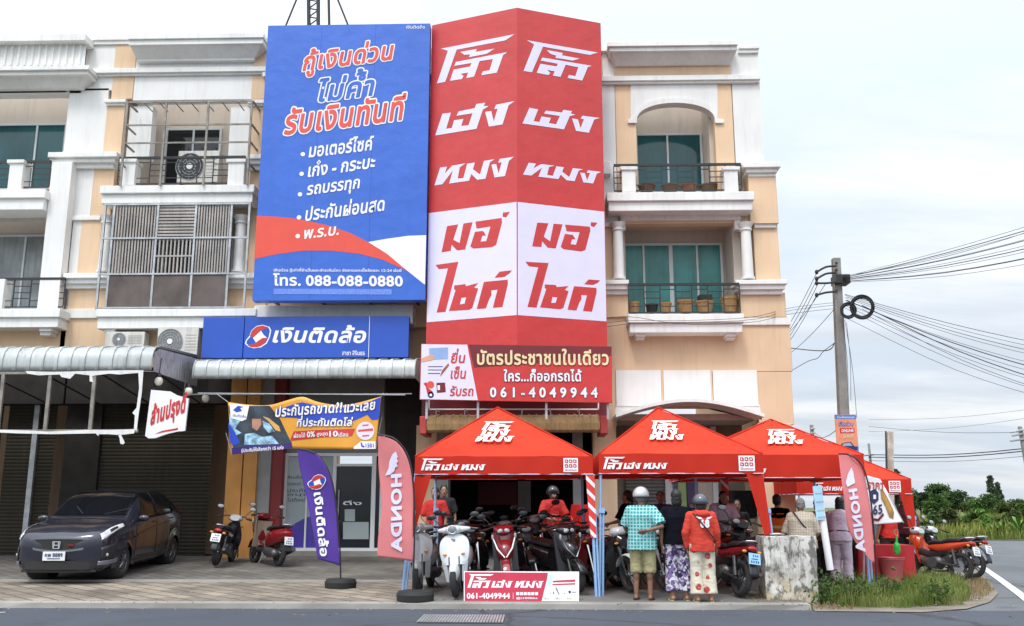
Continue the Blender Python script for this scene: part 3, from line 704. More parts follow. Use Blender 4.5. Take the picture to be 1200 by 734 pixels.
    d = MB(); d.box(xa, X(268, 500), Y0, 23.05, Z(472), Z(436)); d.build('shaded_lintel', m_dark, t)  # lintel wall coloured dark for the shade under the awning
    return t
cage_house()

# ------------------------------------------------------------------ left end of the row
def left_house():
    t = thing('shophouse', 'leftmost shophouse with a ribbed parapet over its dark green windows', 'shophouse', (0, 0, 0), 0, 'row of peach shophouses')
    xl = X(-130)
    w = MB(); o = MB(); tr = MB()
    w.box(xl, X(100, 60), Y0, Y0 + 0.3, Z(105), Z(42)); w.pbox(-130, 104, 78, 110, Y0, 0.3)
    w.pbox(52, 190, 76, 365, Y0 - 0.32, 0.3); w.pbox(52, 245, 76, 365, Y0 - 0.02, 0.3)
    w.build('wall', m_white, t, bevel=0.01)
    o.box(xl, X(76, 400), Y0, Y0 + 0.3, Z(436), Z(383)); o.build('wall_pier', m_orange, t)
    tr.box(xl, X(100, 44, 22.1), 22.1, Y0, Z(48, 50, 22.1), Z(40, 50, 22.1)); tr.box(xl, X(104, 80, 22.05), 22.05, Y0 + .1, Z(82, 50, 22.05), Z(77, 50, 22.05)); tr.box(xl, X(103, 84, 22.12), 22.12, Y0 + .1, Z(88, 50, 22.12), Z(82, 50, 22.12))
    a, b = X(102, 88, 22.2), X(95, 104, 22.45); za, zb = Z(88, 50, 22.2), Z(104, 50, 22.45)
    tr.add([(xl, 22.45, zb), (b, 22.45, zb), (b, 22.7, zb), (xl, 22.7, zb), (xl, 22.2, za), (a, 22.2, za), (a, 22.7, za), (xl, 22.7, za)], [(3, 2, 1, 0), (4, 5, 6, 7), (0, 1, 5, 4), (1, 2, 6, 5), (2, 3, 7, 6), (3, 0, 4, 7)])
    tr.build('cornice', m_trim, t, bevel=0.01)
    r = MB(); za, zb, x1 = Z(48, 50, 22.3), Z(77, 50, 22.3), X(100, 62, 22.3)
    n = 26
    r.grid(lambda u, v: (xl + (x1 - xl) * u, 22.32 - 0.05 * max(0, math.sin(u * n * 2 * math.pi)) ** 0.5, zb + (za - zb) * v), n * 8, 1); r.build('ribbed_parapet', m_trim, t, smooth=True)
    for (x1, y0, y1, d) in ((53, 222, 246, 10), (70, 362, 384, 10)):
        tr = MB(); tr.box(xl, X(x1, y0 + 5, 22.05), 22.05, 22.9, Z(y0 + d, 20, 22.05), Z(y0, 20, 22.05)); tr.box(xl, X(x1 - 2, y1 - 5, 22.12), 22.12, 22.9, Z(y1, 20, 22.12), Z(y0 + d, 20, 22.12)); tr.build('balcony_ledge', m_trim, t, bevel=0.015)
    for (a, b) in ((8, 28), (-70, -50)):
        tr = MB(); tr.pbox(a + 2, 191, b - 2, 222, 22.18, 0.35).pbox(a, 187, b, 191, 22.14, 0.42); tr.build('baluster_post', m_trim, t, bevel=0.01)
    tr = MB(); tr.pbox(-14, 327, 4, 362, 22.18, 0.35); tr.build('baluster_post', m_trim, t, bevel=0.01)
    tr = MB(); tr.pbox(46, 384, 60, 388, Y0 - 0.4, 0.42).pbox(47, 388, 59, 393, Y0 - 0.3, 0.32); tr.build('corbel', m_trim, t)
    railing(t, -120, 60, 190, 221, 22.3, 9); railing(t, -120, 77, 327, 361, 22.3, 10, 1)
    xb = X(92); shell(t, xl, xb, Z(42), [Z(384), Z(245)])
    window(t, -100, 145, 75, 222, 23.83, [-62, -16, 40], m_teal); window(t, -100, 275, 88, 362, 23.83, [-62, -20, 26, 70], m_greyc)
    s = MB(); c = X(74, 170); s.box(c - 0.1, c + 0.1, 22.9, 23.9, Z(245), Z(104)); s.build('recess_side', m_beige, t)
    shutter(t, -130, 32, 470, ZG, 23.0, m_shutb); d = MB(); d.pbox(32, 470, 38, 655, 22.9, 0.1); d.build('shutter_post', m_galv, t)
    shutter(t, 38, 92, 470, ZG, 23.0, m_shutb)
    d = MB(); d.box(xl, X(76, 450), Y0, 23.05, Z(472), Z(436)); d.build('shaded_lintel', m_dark, t)  # dark strip over the lintel, awning shade put into its colour
    return t
left_house()

# ------------------------------------------------------------------ the two houses behind the billboards
def plain_front(t, xa, xb, ztop):
    w = MB(); w.box(xa, xb, Y0 + 0.02, Y0 + 0.3, Z(383), ztop - 0.3); 
    w.build('wall', m_orange, t)
    tr = MB(); tr.box(xa + 0.3, xb - 0.3, Y0 - 0.4, Y0, ztop - 0.35, ztop - 0.05); tr.box(xa, xb, Y0 - 0.12, Y0, ztop - 1.1, ztop - 0.9); tr.build('cornice', m_trim, t)
    tr = MB(); tr.box(xa + 0.25, xb - 0.25, Y0 - 0.5, Y0 + 0.1, Z(384), Z(362)); tr.build('balcony_ledge', m_trim, t, bevel=0.015)
    for (z0, z1) in ((Z(350), Z(275)), (Z(215), Z(145))):
        f = MB(); f.box(xa + 1.0, xb - 1.0, Y0 - 0.03, Y0 + 0.01, z0, z1); o = f.build('window', m_alu, t)
        g = MB(); g.box(xa + 1.08, xb - 1.08, Y0 - 0.04, Y0 - 0.034, z0 + 0.08, z1 - 0.08); g.build('pane', m_teal, o)
    mb = MB(); mb.box(xa + 0.003, xb - 0.003, Y0 + 0.3, 34, Z(470), ztop - 0.4); mb.build('rear_block', m_orange, t)
def finance_house():
    t = thing('shophouse', 'shophouse behind the blue billboard with a glass shopfront on the ground floor', 'shophouse', (0, 0, 0), 0, 'row of peach shophouses')
    xa, xb = X(297), X(500); plain_front(t, xa, xb, Z(44))
    o = MB(); o.box(X(268, 600), X(286, 600), Y0 - 0.35, Y0 + 0.2, ZG, Z(430)); o.box(X(287.5, 600), X(303, 600), Y0 - 0.35, Y0 + 0.2, ZG, Z(430)); o.build('wall_pier', M('deep orange paint', (0.55, 0.25, 0.06), 0.7, streak=0.3), t)
    g = MB(); g.box(X(303, 600), X(318, 600), Y0 - 0.25, Y0 + 0.2, ZG, Z(430)); g.build('grey_pier', m_gpier, t)
    g = MB(); g.box(X(318, 600), X(331, 600), Y0 - 0.2, Y0 + 0.2, ZG, Z(430)); g.build('red_panel', M('dark red panel', (0.20, 0.012, 0.012), 0.5), t)
    g = MB(); g.box(X(331, 600), X(446, 600), Y0 + 0.02, Y0 + 0.2, ZG, ZG + 0.18); g.build('sill', m_conc, t)
    zt = Z(440); g = MB(); g.box(X(331, 600), X(446, 600), Y0 + 0.1, Y0 + 0.14, Z(532, 400), zt); g.build('fascia', M('grey fascia board', (0.18, 0.2, 0.2), 0.5), t)
    # glazing
    zb, zt = ZG + 0.18, Z(532, 400)
    f = MB()
    for (a, b) in ((331, 334), (357, 359), (388, 392), (434, 439), (444, 448)): f.box(X(a, 600), X(b, 600), Y0 + 0.04, Y0 + 0.11, zb, zt)
    f.box(X(331, 600), X(448, 600), Y0 + 0.046, Y0 + 0.105, zt - 0.05, zt + 0.02); f.box(X(392, 600), X(434, 600), Y0 + 0.046, Y0 + 0.105, Z(545, 410) - 0.03, Z(545, 410) + 0.03); f.box(X(331, 600), X(448, 600), Y0 + 0.046, Y0 + 0.1, zb, zb + 0.07)
    f.build('shopfront_frame', m_alu, t)
    g = MB(); g.box(X(334, 600), X(389, 600), Y0 + 0.08, Y0 + 0.09, zb, zt); fr = g.build('shop_window', m_frost, t)
    pl = front(Y0 + 0.08); sw = MB(); sw.ppoly(pl, [(334, 645), (334, 624), (345, 614), (358, 607), (374, 602), (388, 600), (388, 625), (370, 645)], 0.004); sw.build('purple_swoosh', M('purple film', (0.07, 0.05, 0.35), 0.4), fr)
    for i, y in enumerate((561, 569, 577, 582, 588)):
        write(['สินเชื่อทะเบียนรถ', 'รถยนต์ มอเตอร์ไซค์', 'ประกันรถ', 'อนุมัติไว', 'ไม่ต้องโอนเล่ม'][i], pl, (337, y), (337 + (46, 42, 34, 48, 40)[i], y), (337, y - 4.5), m_navy, fr, bold=0.0)
    dr = MB(); dr.box(X(392, 600), X(434, 600), Y0 + 0.085, Y0 + 0.1, zb, Z(545, 410)); d = dr.build('door', m_glassd, t)
    h = MB(); h.tube([(X(396, 600), Y0 + 0.04, 1.2), (X(396, 600), Y0 + 0.04, 1.9)], 0.015, 8); h.build('handle', m_galv, d)
    s = MB(); s.ppoly(front(Y0 + 0.084), [(404, 597), (416, 597), (416, 611), (404, 611)], 0.003); s.ppoly(front(Y0 + 0.084), [(402, 612), (432, 612), (432, 632), (402, 632)], 0.003); s.build('notice', m_frost, d)
    write('ดึง', front(Y0 + 0.084), (402, 592), (424, 592), (402, 587), m_w, d)
    g = MB(); g.box(X(439, 600), X(444, 600), Y0 + 0.08, Y0 + 0.09, zb, zt); g.build('pane', m_glassd, t)
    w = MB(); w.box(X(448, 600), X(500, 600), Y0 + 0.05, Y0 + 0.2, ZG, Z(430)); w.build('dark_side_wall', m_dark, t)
finance_house()
def motor_house():
    t = thing('shophouse', 'shophouse behind the folded red billboard with a dark open showroom', 'shophouse', (0, 0, 0), 0, 'row of peach shophouses')
    xa, xb = X(500), X(706); plain_front(t, xa, xb, Z(44))
    o = MB(); o.box(X(488, 600), X(512, 600), Y0 - 0.3, Y0 + 0.3, ZG, Z(500)); o.box(X(698, 600), X(708, 600), Y0 - 0.02, Y0 + 0.3, ZG, Z(500)); o.build('wall_pier', m_orange, t)
    o = MB(); o.box(X(512, 600), X(526, 600), Y0 - 0.28, Y0 + 0.3, ZG, Z(500)); o.box(X(672, 600), X(684, 600), Y0 - 0.02, Y0 + 0.3, ZG, Z(500)); o.build('grey_pier', m_gpier, t)
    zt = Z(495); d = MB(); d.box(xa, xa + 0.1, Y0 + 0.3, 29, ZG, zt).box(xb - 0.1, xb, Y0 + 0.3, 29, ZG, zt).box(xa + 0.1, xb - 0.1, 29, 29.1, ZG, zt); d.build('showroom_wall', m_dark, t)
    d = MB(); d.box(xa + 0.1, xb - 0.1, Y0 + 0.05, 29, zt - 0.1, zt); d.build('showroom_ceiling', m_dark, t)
    d = MB(); d.box(xa + 0.1, xb - 0.1, Y0 + 0.1, 29, 0.2, ZG); d.build('showroom_floor', m_concd, t)
    d = MB(); d.pbox(560, 565, 606, 592, 28.9, 0.05); p = d.build('showroom_poster', M('dark red poster', (0.25, 0.02, 0.02), 0.5), t)
    d = MB(); d.pbox(607, 564, 622, 600, 28.9, 0.05); d.build('notice_board', m_frost, t)
    f = MB(); f.box(X(495, 465, 22), X(713, 465, 22), 21.9, Y0, Z(490, 600, 21.9), Z(452, 600, 21.9)); sg = f.build('fascia', M('maroon signboard', (0.14, 0.012, 0.02), 0.4, coat=0.3), t)
    pl = front(21.9); f = MB()
    for q in (((502, 479), (702, 479), (702, 480.5), (502, 480.5)), ((502, 468), (503.5, 468), (503.5, 480), (502, 480)), ((700.5, 468), (702, 468), (702, 480), (700.5, 480))): f.ppoly(pl, q, 0.004)
    f.build('fascia_line', m_w, sg)
motor_house()
# ------------------------------------------------------------------ the angular shop logotype, traced once in unit boxes
def unit(pts_list, k, bl, tip):
    rec = lambda p: (p[0], p[1] + k * (p[0] - bl[0]))
    b, t = rec(bl), rec(tip)
    return [[((rec(p)[0] - b[0]) / (t[0] - b[0]), (b[1] - rec(p)[1]) / (b[1] - t[1])) for p in pts] for pts in pts_list]
LOW1 = unit([[(95, 238), (890, 95), (795, 160), (270, 252), (148, 608), (57, 625), (172, 262)],
             [(310, 278), (490, 248), (480, 280), (680, 248), (600, 302), (405, 338), (418, 308), (355, 310)],
             [(262, 388), (815, 288), (770, 322), (705, 510), (540, 537), (555, 495), (628, 483), (662, 362), (520, 383), (462, 552), (378, 567), (398, 507), (315, 520), (350, 545), (328, 578), (200, 597), (240, 472), (420, 440), (432, 402), (245, 432)]], .18, (57, 625), (890, 95))
LOW2 = unit([[(135, 295), (248, 283), (188, 502), (262, 492), (290, 388), (412, 372), (385, 468), (478, 458), (530, 298), (322, 328), (350, 268), (555, 230), (578, 175), (692, 160), (672, 205), (735, 208), (660, 255), (582, 508), (45, 590)],
             [(690, 285), (768, 275), (800, 415), (848, 245), (805, 250), (828, 192), (1062, 150), (985, 205), (910, 457), (740, 482)]], .15, (45, 590), (1062, 150))
LOW3 = unit([[(172, 290), (262, 278), (235, 365), (330, 265), (505, 235), (430, 285), (405, 430), (478, 422), (525, 240), (625, 225), (600, 310), (690, 375), (740, 205), (875, 182), (815, 225), (760, 428), (655, 442), (580, 370), (550, 455), (293, 493), (340, 325), (205, 502), (100, 520)],
             [(835, 252), (895, 243), (925, 360), (965, 222), (920, 228), (940, 180), (1115, 152), (1055, 205), (1005, 392), (875, 412)]], .145, (100, 520), (1115, 152))
MOR = unit([[(125, 152), (195, 142), (165, 240), (205, 262), (228, 138), (285, 130), (240, 303), (190, 308), (155, 272), (150, 311), (92, 320)],
            [(302, 128), (462, 108), (465, 135), (430, 275), (405, 290), (290, 298), (272, 285), (300, 192), (350, 188), (368, 215), (345, 218), (335, 255), (370, 252), (395, 160), (310, 172)],
            [(470, 75), (512, 70), (490, 105), (468, 100)]], .10, (92, 320), (512, 70))
SAI = unit([[(50, 388), (195, 370), (118, 685), (62, 690), (130, 410), (72, 415)],
            [(170, 520), (240, 512), (245, 525), (320, 505), (295, 535), (320, 540), (285, 660), (265, 672), (140, 680), (180, 548), (170, 545)],
            [(355, 500), (500, 487), (500, 515), (468, 655), (410, 660), (438, 548), (400, 552), (402, 580), (388, 605), (368, 663), (312, 667)],
            [(450, 437), (525, 430), (508, 450), (478, 470), (420, 475)]], .085, (62, 690), (525, 430))
SAIH = [(0.335, 0.355), (0.398, 0.355), (0.378, 0.185), (0.318, 0.172)]
def stamp(pl, words, bl, tip, mat, par, off=0.006, uv=False, name='logotype', warp=None):
    """words in a unit box, put between its bottom-left corner and its top-right tip"""
    a, b = [p if uv else pl.uv(*p) for p in (bl, tip)]
    mb = MB()
    for w in words: mb.poly(pl, [(a[0] + (b[0] - a[0]) * x, a[1] + (b[1] - a[1]) * y) for x, y in w], off)
    if warp: mb.v = [tuple(warp(Vector(p))) for p in mb.v]
    return mb.build(name, mat, par)
def row(words, x0, y0, x1, y1): return [[(x0 + (x1 - x0) * x, y0 + (y1 - y0) * y) for x, y in w] for w in words]
LOGO_LINE = row(LOW1, 0, 0, .345, 1) + row(LOW2, .31, .02, .60, .50) + row(LOW3, .615, .02, 1, .50)
LOGO_STACK = row(LOW1, .14, .60, .98, 1.06) + row(LOW2, .12, .305, .90, .60) + row(LOW3, 0, 0, 1, .27)

# ------------------------------------------------------------------ blue billboard
def billboard():
    Yb = 21.4; t = thing('billboard', 'tall blue billboard with red and white slogans on the shophouse front', 'billboard')
    x0, x1 = P(305, 190, Yb).x, P(501, 190, Yb).x; z0, z1 = Z(352, 400, Yb), Z(29, 400, Yb)
    mb = MB(); mb.box(x0, x1, Yb, Yb + 0.3, z0, z1); f = mb.build('sign_face', m_blue, t)
    mb = MB()
    for k in range(4):
        x = x0 + 0.3 + (x1 - x0 - 0.6) * k / 3
        mb.box(x - 0.04, x + 0.04, Yb + 0.3, Yb + 0.38, z0 + 0.02, z1 - 0.1)
        for z in (z0 + 0.15, (z0 + z1) / 2, z1 - 0.5): mb.box(x - 0.03, x + 0.03, Yb + 0.38, Y0, z - 0.03, z + 0.03)
    mb.build('support_frame', m_black, t)
    pl = front(Yb)
    mb = MB(); mb.ppoly(pl, [(301, 253.2), (322.7, 254), (350, 256.8), (382.6, 264), (410, 273), (431.7, 284), (453.5, 297.6), (478, 318), (448, 304.4), (420.8, 297.6), (388, 294), (355.4, 294), (322.7, 298.4), (298, 303.9)], 0.004); mb.build('red_swoosh', m_tred, f)
    mb = MB(); mb.ppoly(pl, [(431, 284), (453.5, 280), (478, 276.6), (499.4, 275.8), (498, 334), (478, 318), (453.5, 297.6)], 0.004); mb.build('white_swoosh', m_w, f)
    for s, bl, br, tl, m, o in (('กู้เงินด่วน', (355, 91), (462, 77), (355, 59), m_tred, m_w), ('ไม่ค้ำ', (374, 120), (439, 112), (374, 87), m_blue, m_w), ('รับเงินทันที', (333, 158.5), (477, 140), (333, 128), m_tred, m_w)):
        write(s, pl, bl, br, tl, m, f, bold=0.026, shear=0.22, off=0.016, outline=o, ow=0.05)
    for s, bl, br, tl in (('มอเตอร์ไซค์', (362, 185), (438.5, 176), (362, 167)), ('เก๋ง - กระบะ', (361, 208), (440, 197), (361, 190)), ('รถบรรทุก', (359.5, 234), (422, 225.5), (359.5, 218)), ('ประกันผ่อนสด', (358, 259.5), (451, 247), (358, 241)), ('พ.ร.บ.', (357, 280.5), (397, 275.5), (357, 270))):
        write(s, pl, bl, br, tl, m_w, f, bold=0.025, shear=0.18, off=0.010)
    mb = MB()
    for x, y in ((355, 181), (353.5, 204), (351.6, 228), (350.5, 255), (349, 277)):
        u, v = pl.uv(x, y); mb.poly(pl, [(u + .055 * math.cos(a), v + .055 * math.sin(a)) for a in [k * math.pi / 6 for k in range(12)]], 0.008)
    mb.build('bullet', m_w, f)
    write('เงินด่วน กู้เท่าที่จำเป็นและชำระคืนไหว อัตราดอกเบี้ยร้อยละ 12-24 ต่อปี', pl, (321, 319.5), (470.5, 320), (321, 314), m_w, f, bold=0.02, off=0.01)
    write('โทร. 088-088-0880', pl, (320.5, 335), (472, 336), (320.5, 320.5), m_w, f, bold=0.03, off=0.01)
    mb = MB(); mb.ppoly(pl, [(321, 338.5), (459, 339), (459, 345.5), (320.5, 345)], 0.006); mb.build('small_print', M('pale blue print', C(105, 140, 228), 0.5, var=0.3, scale=25), f)
    write('เงินติดล้อ', pl, (476, 33.8), (498, 33.8), (476, 29.8), m_w, f, bold=0.01)
    mb = MB()
    for k in (1, 2): x = x0 + (x1 - x0) * k / 3; mb.box(x - .006, x + .006, Yb - .0015, Yb + .01, z0 + .02, z1 - .02)
    mb.build('panel_seam', M('blue seam', (.022, .075, .42), .45), f)
billboard()
def mast():
    t = thing('roof_mast', 'dark steel lattice frame rising above the blue billboard', 'steel frame')
    Yb = 22.0; mb = MB(); g = lambda x, y, Y=Yb: P(x, y, Y)
    for a, b, r in (((362, 40), (361, -60), .05), ((373, 40), (373, -60), .05), ((386, 40), (384, -60), .035), ((335, 30), (372, -60), .025), ((408, 30), (372, -60), .025)): mb.tube([g(*a), g(*b)], r, 8)
    for k in range(8): mb.tube([g(362, 30 - 10 * k), g(373, 22 - 10 * k)], 0.02, 6); mb.tube([g(373, 22 - 10 * k), g(362, 20 - 10 * k)], 0.02, 6)
    mb.build('lattice', m_black, t)
    mb = MB()
    for x in (335, 373, 408): c = g(x, 40); mb.box(c.x - 0.05, c.x + 0.05, Yb - 0.05, Y0 + 0.1, c.z - 0.1, c.z)
    mb.build('bracket', m_black, t)
mast()
# ------------------------------------------------------------------ folded red billboard
def red_billboard():
    t = thing('folded_billboard', 'tall folded red billboard with white lettering and a pale middle band', 'billboard')
    xl, xr, xm, Ys, Yr = P(503, 200, 21.6).x, P(707.5, 200, 21.6).x, P(606, 200, 20.8).x, 21.6, 20.8
    zt = (Z(29, 508, Ys) + Z(10, 607, Yr)) / 2; zb = Z(415, 605, Yr)
    mb = MB(); n = 5; ring = lambda z: [(xl, Ys, z), (xm, Yr, z), (xr, Ys, z), (xr, Ys + .25, z), (xl, Ys + .25, z)]
    mb.loft([ring(zb), ring(zt)]); f = mb.build('sign_face', m_red, t)
    mb = MB()
    for x in (xl + .3, xm, xr - .3):
        for z in (zb + .3, (zb + zt) / 2, zt - .6): mb.box(x - .04, x + .04, Ys + .25, Y0 + .02, z - .04, z + .04)
    mb.build('support_frame', m_black, t)
    pL = Plane((xl, Ys, 0), (xm - xl, Yr - Ys, 0), (0, 0, 1)); pR = Plane((xm, Yr, 0), (xr - xm, Ys - Yr, 0), (0, 0, 1))
    wL, wR = (Vector((xm - xl, Yr - Ys))).length, (Vector((xr - xm, Ys - Yr))).length
    b1, b0 = pL.uv(502.5, 250)[1], pL.uv(499, 378)[1]
    for pl, w in ((pL, wL), (pR, wR)):
        mb = MB(); mb.poly(pl, [(0.012, b0), (w - 0.012, b0), (w - 0.012, b1), (0.012, b1)], 0.004); mb.build('pale_band', m_lav, f)
    for pl, w1, w2, w3, m1, m2 in ((pL, ((512.2, 98.1), (603, 40.4)), ((510.1, 159.1), (603.3, 118.7)), ((509.2, 217.7), (602.2, 183.9)), ((517.5, 296), (597.6, 248.3)), ((511.8, 366.6), (600.1, 317))),
                                  (pR, ((613.4, 83.4), (700.6, 61.9)), ((612.1, 145), (702.8, 138.5)), ((612.9, 205), (704.4, 201.7)), ((623.5, 289), (699.9, 261.3)), ((618, 359.9), (703.2, 328.8)))):
        for lw, (a, b) in ((LOW1, w1), (LOW2, w2), (LOW3, w3)): stamp(pl, lw, a, b, m_lav, f)
        for lw, (a, b) in ((MOR, m1), (SAI, m2)): stamp(pl, lw, a, b, m_red, f, 0.008)
        a, b = m2; stamp(pl, [SAIH], a, b, m_lav, f, 0.012)
red_billboard()
# ------------------------------------------------------------------ blue shop sign
def swirl(pl, cx, cy, s, par, off, warp=None, rot=0.0):
    """red and white swirl emblem in a blue ring"""
    def tr(pts): 
        c, sn = math.cos(rot), math.sin(rot); q = [((x - 336) / 72 * s, (138 - y) / 72 * s) for x, y in pts]
        return [(cx + x * c - y * sn, cy + x * sn + y * c) for x, y in q]
    parts = (('emblem_ring', m_w, 0, [(285, 135), (297, 100), (325, 76), (360, 70), (398, 82), (409, 102), (404, 140), (388, 178), (355, 200), (315, 205), (285, 197), (263, 178), (268, 158)]),
             ('emblem_field', m_blued, 0.003, [(292, 138), (302, 104), (328, 82), (360, 76), (394, 87), (402, 104), (397, 140), (382, 174), (352, 194), (316, 199), (288, 191), (270, 176), (274, 160)]),
             ('emblem_red', m_red, 0.006, [(288, 134), (300, 102), (326, 80), (360, 74), (394, 86), (360, 98), (340, 118), (312, 143)]),
             ('emblem_red', m_red, 0.006, [(386, 142), (384, 160), (368, 184), (335, 199), (300, 198), (278, 188), (315, 180), (345, 160), (365, 142)]),
             ('emblem_white', m_w, 0.009, [(308, 146), (352, 104), (366, 126), (388, 146), (362, 146), (326, 172)]))
    for nm, m, o, pts in parts:
        mb = MB(); mb.poly(pl, tr(pts), off + o)
        if warp: mb.v = [tuple(warp(Vector(p))) for p in mb.v]
        mb.build(nm, m, par)
def shop_sign():
    Yb = 21.7; t = thing('shop_sign', 'long blue shop sign with a swirl emblem above the awning', 'shop sign')
    z0, z1 = Z(419.5, 358, Yb), Z(371, 358, Yb); xs = [P(x, 395, Yb).x for x in (237, 285.5, 432.5, 479)]
    f = None
    for i in range(3):
        mb = MB(); mb.box(xs[i] + (.008 if i else 0), xs[i + 1] - (.008 if i < 2 else 0), Yb, Yb + .22, z0, z1); o = mb.build('sign_panel', m_blued, t, bevel=0.01)
        if i == 1: f = o
    mb = MB(); mb.box(xs[2] - .006, xs[2] + .006, Yb - .003, Yb + .02, z0, z1); mb.build('seam_strip', m_w, t)
    mb = MB()
    for x in (xs[0] + .4, xs[1] + .5, xs[2] - .5, xs[3] - .3): mb.box(x - .03, x + .03, Yb + .05, Yb + .1, z0 - .25, z0); mb.box(x - .03, x + .03, Yb + .22, Y0, z0 + .2, z0 + .26)
    mb.build('bracket', m_black, t)
    pl = front(Yb); u, v = pl.uv(302.5, 394.7); swirl(pl, u, v, 0.30, f, 0.004)
    write('เงินติดล้อ', pl, (320, 401.5), (429, 402), (320, 381), m_w, f, bold=0.03, shear=0.25)
    write('สาขา สิรินธร', pl, (401, 416.5), (427.5, 416.5), (401, 411.3), m_w, f, bold=0.01)
shop_sign()
# ------------------------------------------------------------------ red phone-number banner
def number_banner():
    Yb = 20.45; t = thing('sign_board', 'wide red sign board with a phone number under the folded billboard', 'sign board')
    pl = front(Yb)
    mb = MB(); mb.ppoly(pl, [(493.5, 403), (717, 406), (717.5, 472), (491.5, 468.5)], 0, 0.1); f = mb.build('board', m_red, t)
    mb = MB()
    for x in (500, 560, 640, 712): c = P(x, 440, Yb); mb.box(c.x - .03, c.x + .03, Yb + .1, 21.85, c.z + .3, c.z + .36); mb.box(c.x - .025, c.x + .025, Yb + .1, Yb + .15, c.z - .95, c.z + .5)
    mb.build('support_frame', m_galv, t)
    mb = MB(); mb.ppoly(pl, [(549, 404), (716.5, 406.4), (716.5, 417), (640, 425), (555.5, 431)], .003); mb.build('dark_band', m_maroon, f)
    mb = MB(); mb.ppoly(pl, [(494.2, 403.6), (547.5, 404.2), (560, 469.2), (492.4, 468)], .006); lav = mb.build('pale_panel', m_lav, f)
    g = lambda x, y: (480 + x / 4.615, 390 + y / 4.615)
    write('บัตรประชาชนใบเดียว', pl, g(366, 174), g(1076, 176), g(366, 88), m_cream, f, bold=.028, off=.016, outline=m_maroon, ow=.035)
    write('ใคร...ก็ออกรถได้', pl, g(510, 264), g(930, 264), g(510, 198), m_w, f, bold=.028, off=.016, outline=m_navy, ow=.035)
    write('0 6 1 - 4 0 4 9 9 4 4', pl, g(436, 350), g(1016, 352), g(436, 296), m_w, f, bold=.03, off=.016, outline=m_navy, ow=.03)
    for s, a, b, c in (('ยื่น', (224, 166), (302, 164), (224, 88)), ('เซ็น', (222, 250), (306, 250), (222, 183)), ('รับรถ', (217, 343), (346, 343), (217, 287))): write(s, pl, g(*a), g(*b), g(*c), m_red, lav, bold=.02, shear=.15, off=.012)
    def icon(nm, m, pts, o=.010): mb = MB(); mb.ppoly(pl, [g(*p) for p in pts], o); mb.build(nm, m, lav)
    m_card = M('pale blue print', C(140, 170, 215), .5); m_skin = M('hand print', C(215, 160, 135), .5); m_pen = M('brown print', C(150, 95, 60), .5)
    icon('card_icon', m_card, [(105, 85), (208, 80), (208, 143), (108, 147)]); icon('hand_icon', m_skin, [(62, 140), (120, 118), (138, 130), (125, 148), (66, 160)], .013)
    for y in (182, 200, 219): icon('line_icon', m_navy, [(100, y), (180 - (y - 182) * .4, y), (180 - (y - 182) * .4, y + 4), (100, y + 4)])
    icon('pen_icon', m_pen, [(210, 165), (214, 178), (185, 215), (165, 238), (175, 205)])
    circ = lambda x, y, r: [(x + r * math.cos(k * math.pi / 8), y + r * math.sin(k * math.pi / 8)) for k in range(16)]
    icon('scooter_icon', m_red, [(75, 275), (92, 268), (100, 300), (125, 318), (128, 335), (95, 330), (88, 292)]); icon('wheel_icon', m_navy, circ(115, 337, 17)); icon('wheel_icon', m_w, circ(115, 337, 7), .013)
    icon('bag_icon', m_maroon, [(145, 272), (192, 270), (196, 322), (148, 326)]); icon('bag_label', m_w, [(150, 286), (164, 285), (165, 310), (152, 311)], .013); icon('rider_icon', m_tred, circ(113, 282, 20), .012)
number_banner()

# ------------------------------------------------------------------ awnings
def ribbed(par, name, mat, x0, x1, prof, pitch, amp, thick=.02):
    """sheet that follows prof [(Y,z)..] from the lip back to the wall, with standing ribs"""
    mb = MB(); n = int(abs(x1 - x0) / pitch); m = len(prof) - 1
    def fn(u, v):
        k = v * m; i = min(int(k), m - 1); f = k - i
        Yv, zv = [prof[i][c] * (1 - f) + prof[i + 1][c] * f for c in (0, 1)]
        ph = (u * n) % 1.0; rise = amp if (ph < .12 or ph > .88) else 0.0
        return (x0 + (x1 - x0) * u, Yv - rise * (.9 if i < m // 2 else .2), zv + rise * (.3 if i < m // 2 else .9))
    us = sorted(set([k / n + d / n for k in range(n) for d in (0, .11, .13, .87, .89)] + [1.0]))
    o = len(us); vs = [fn(min(u, 1), v / (m * 2)) for u in us for v in range(m * 2 + 1)]; w = m * 2 + 1
    mb.add(vs, [(i * w + j, (i + 1) * w + j, (i + 1) * w + j + 1, i * w + j + 1) for i in range(o - 1) for j in range(w - 1)])
    ob = mb.build(name, mat, par, smooth=True, ang=35)
    s = ob.modifiers.new('thick', 'SOLIDIFY'); s.thickness = thick; return ob
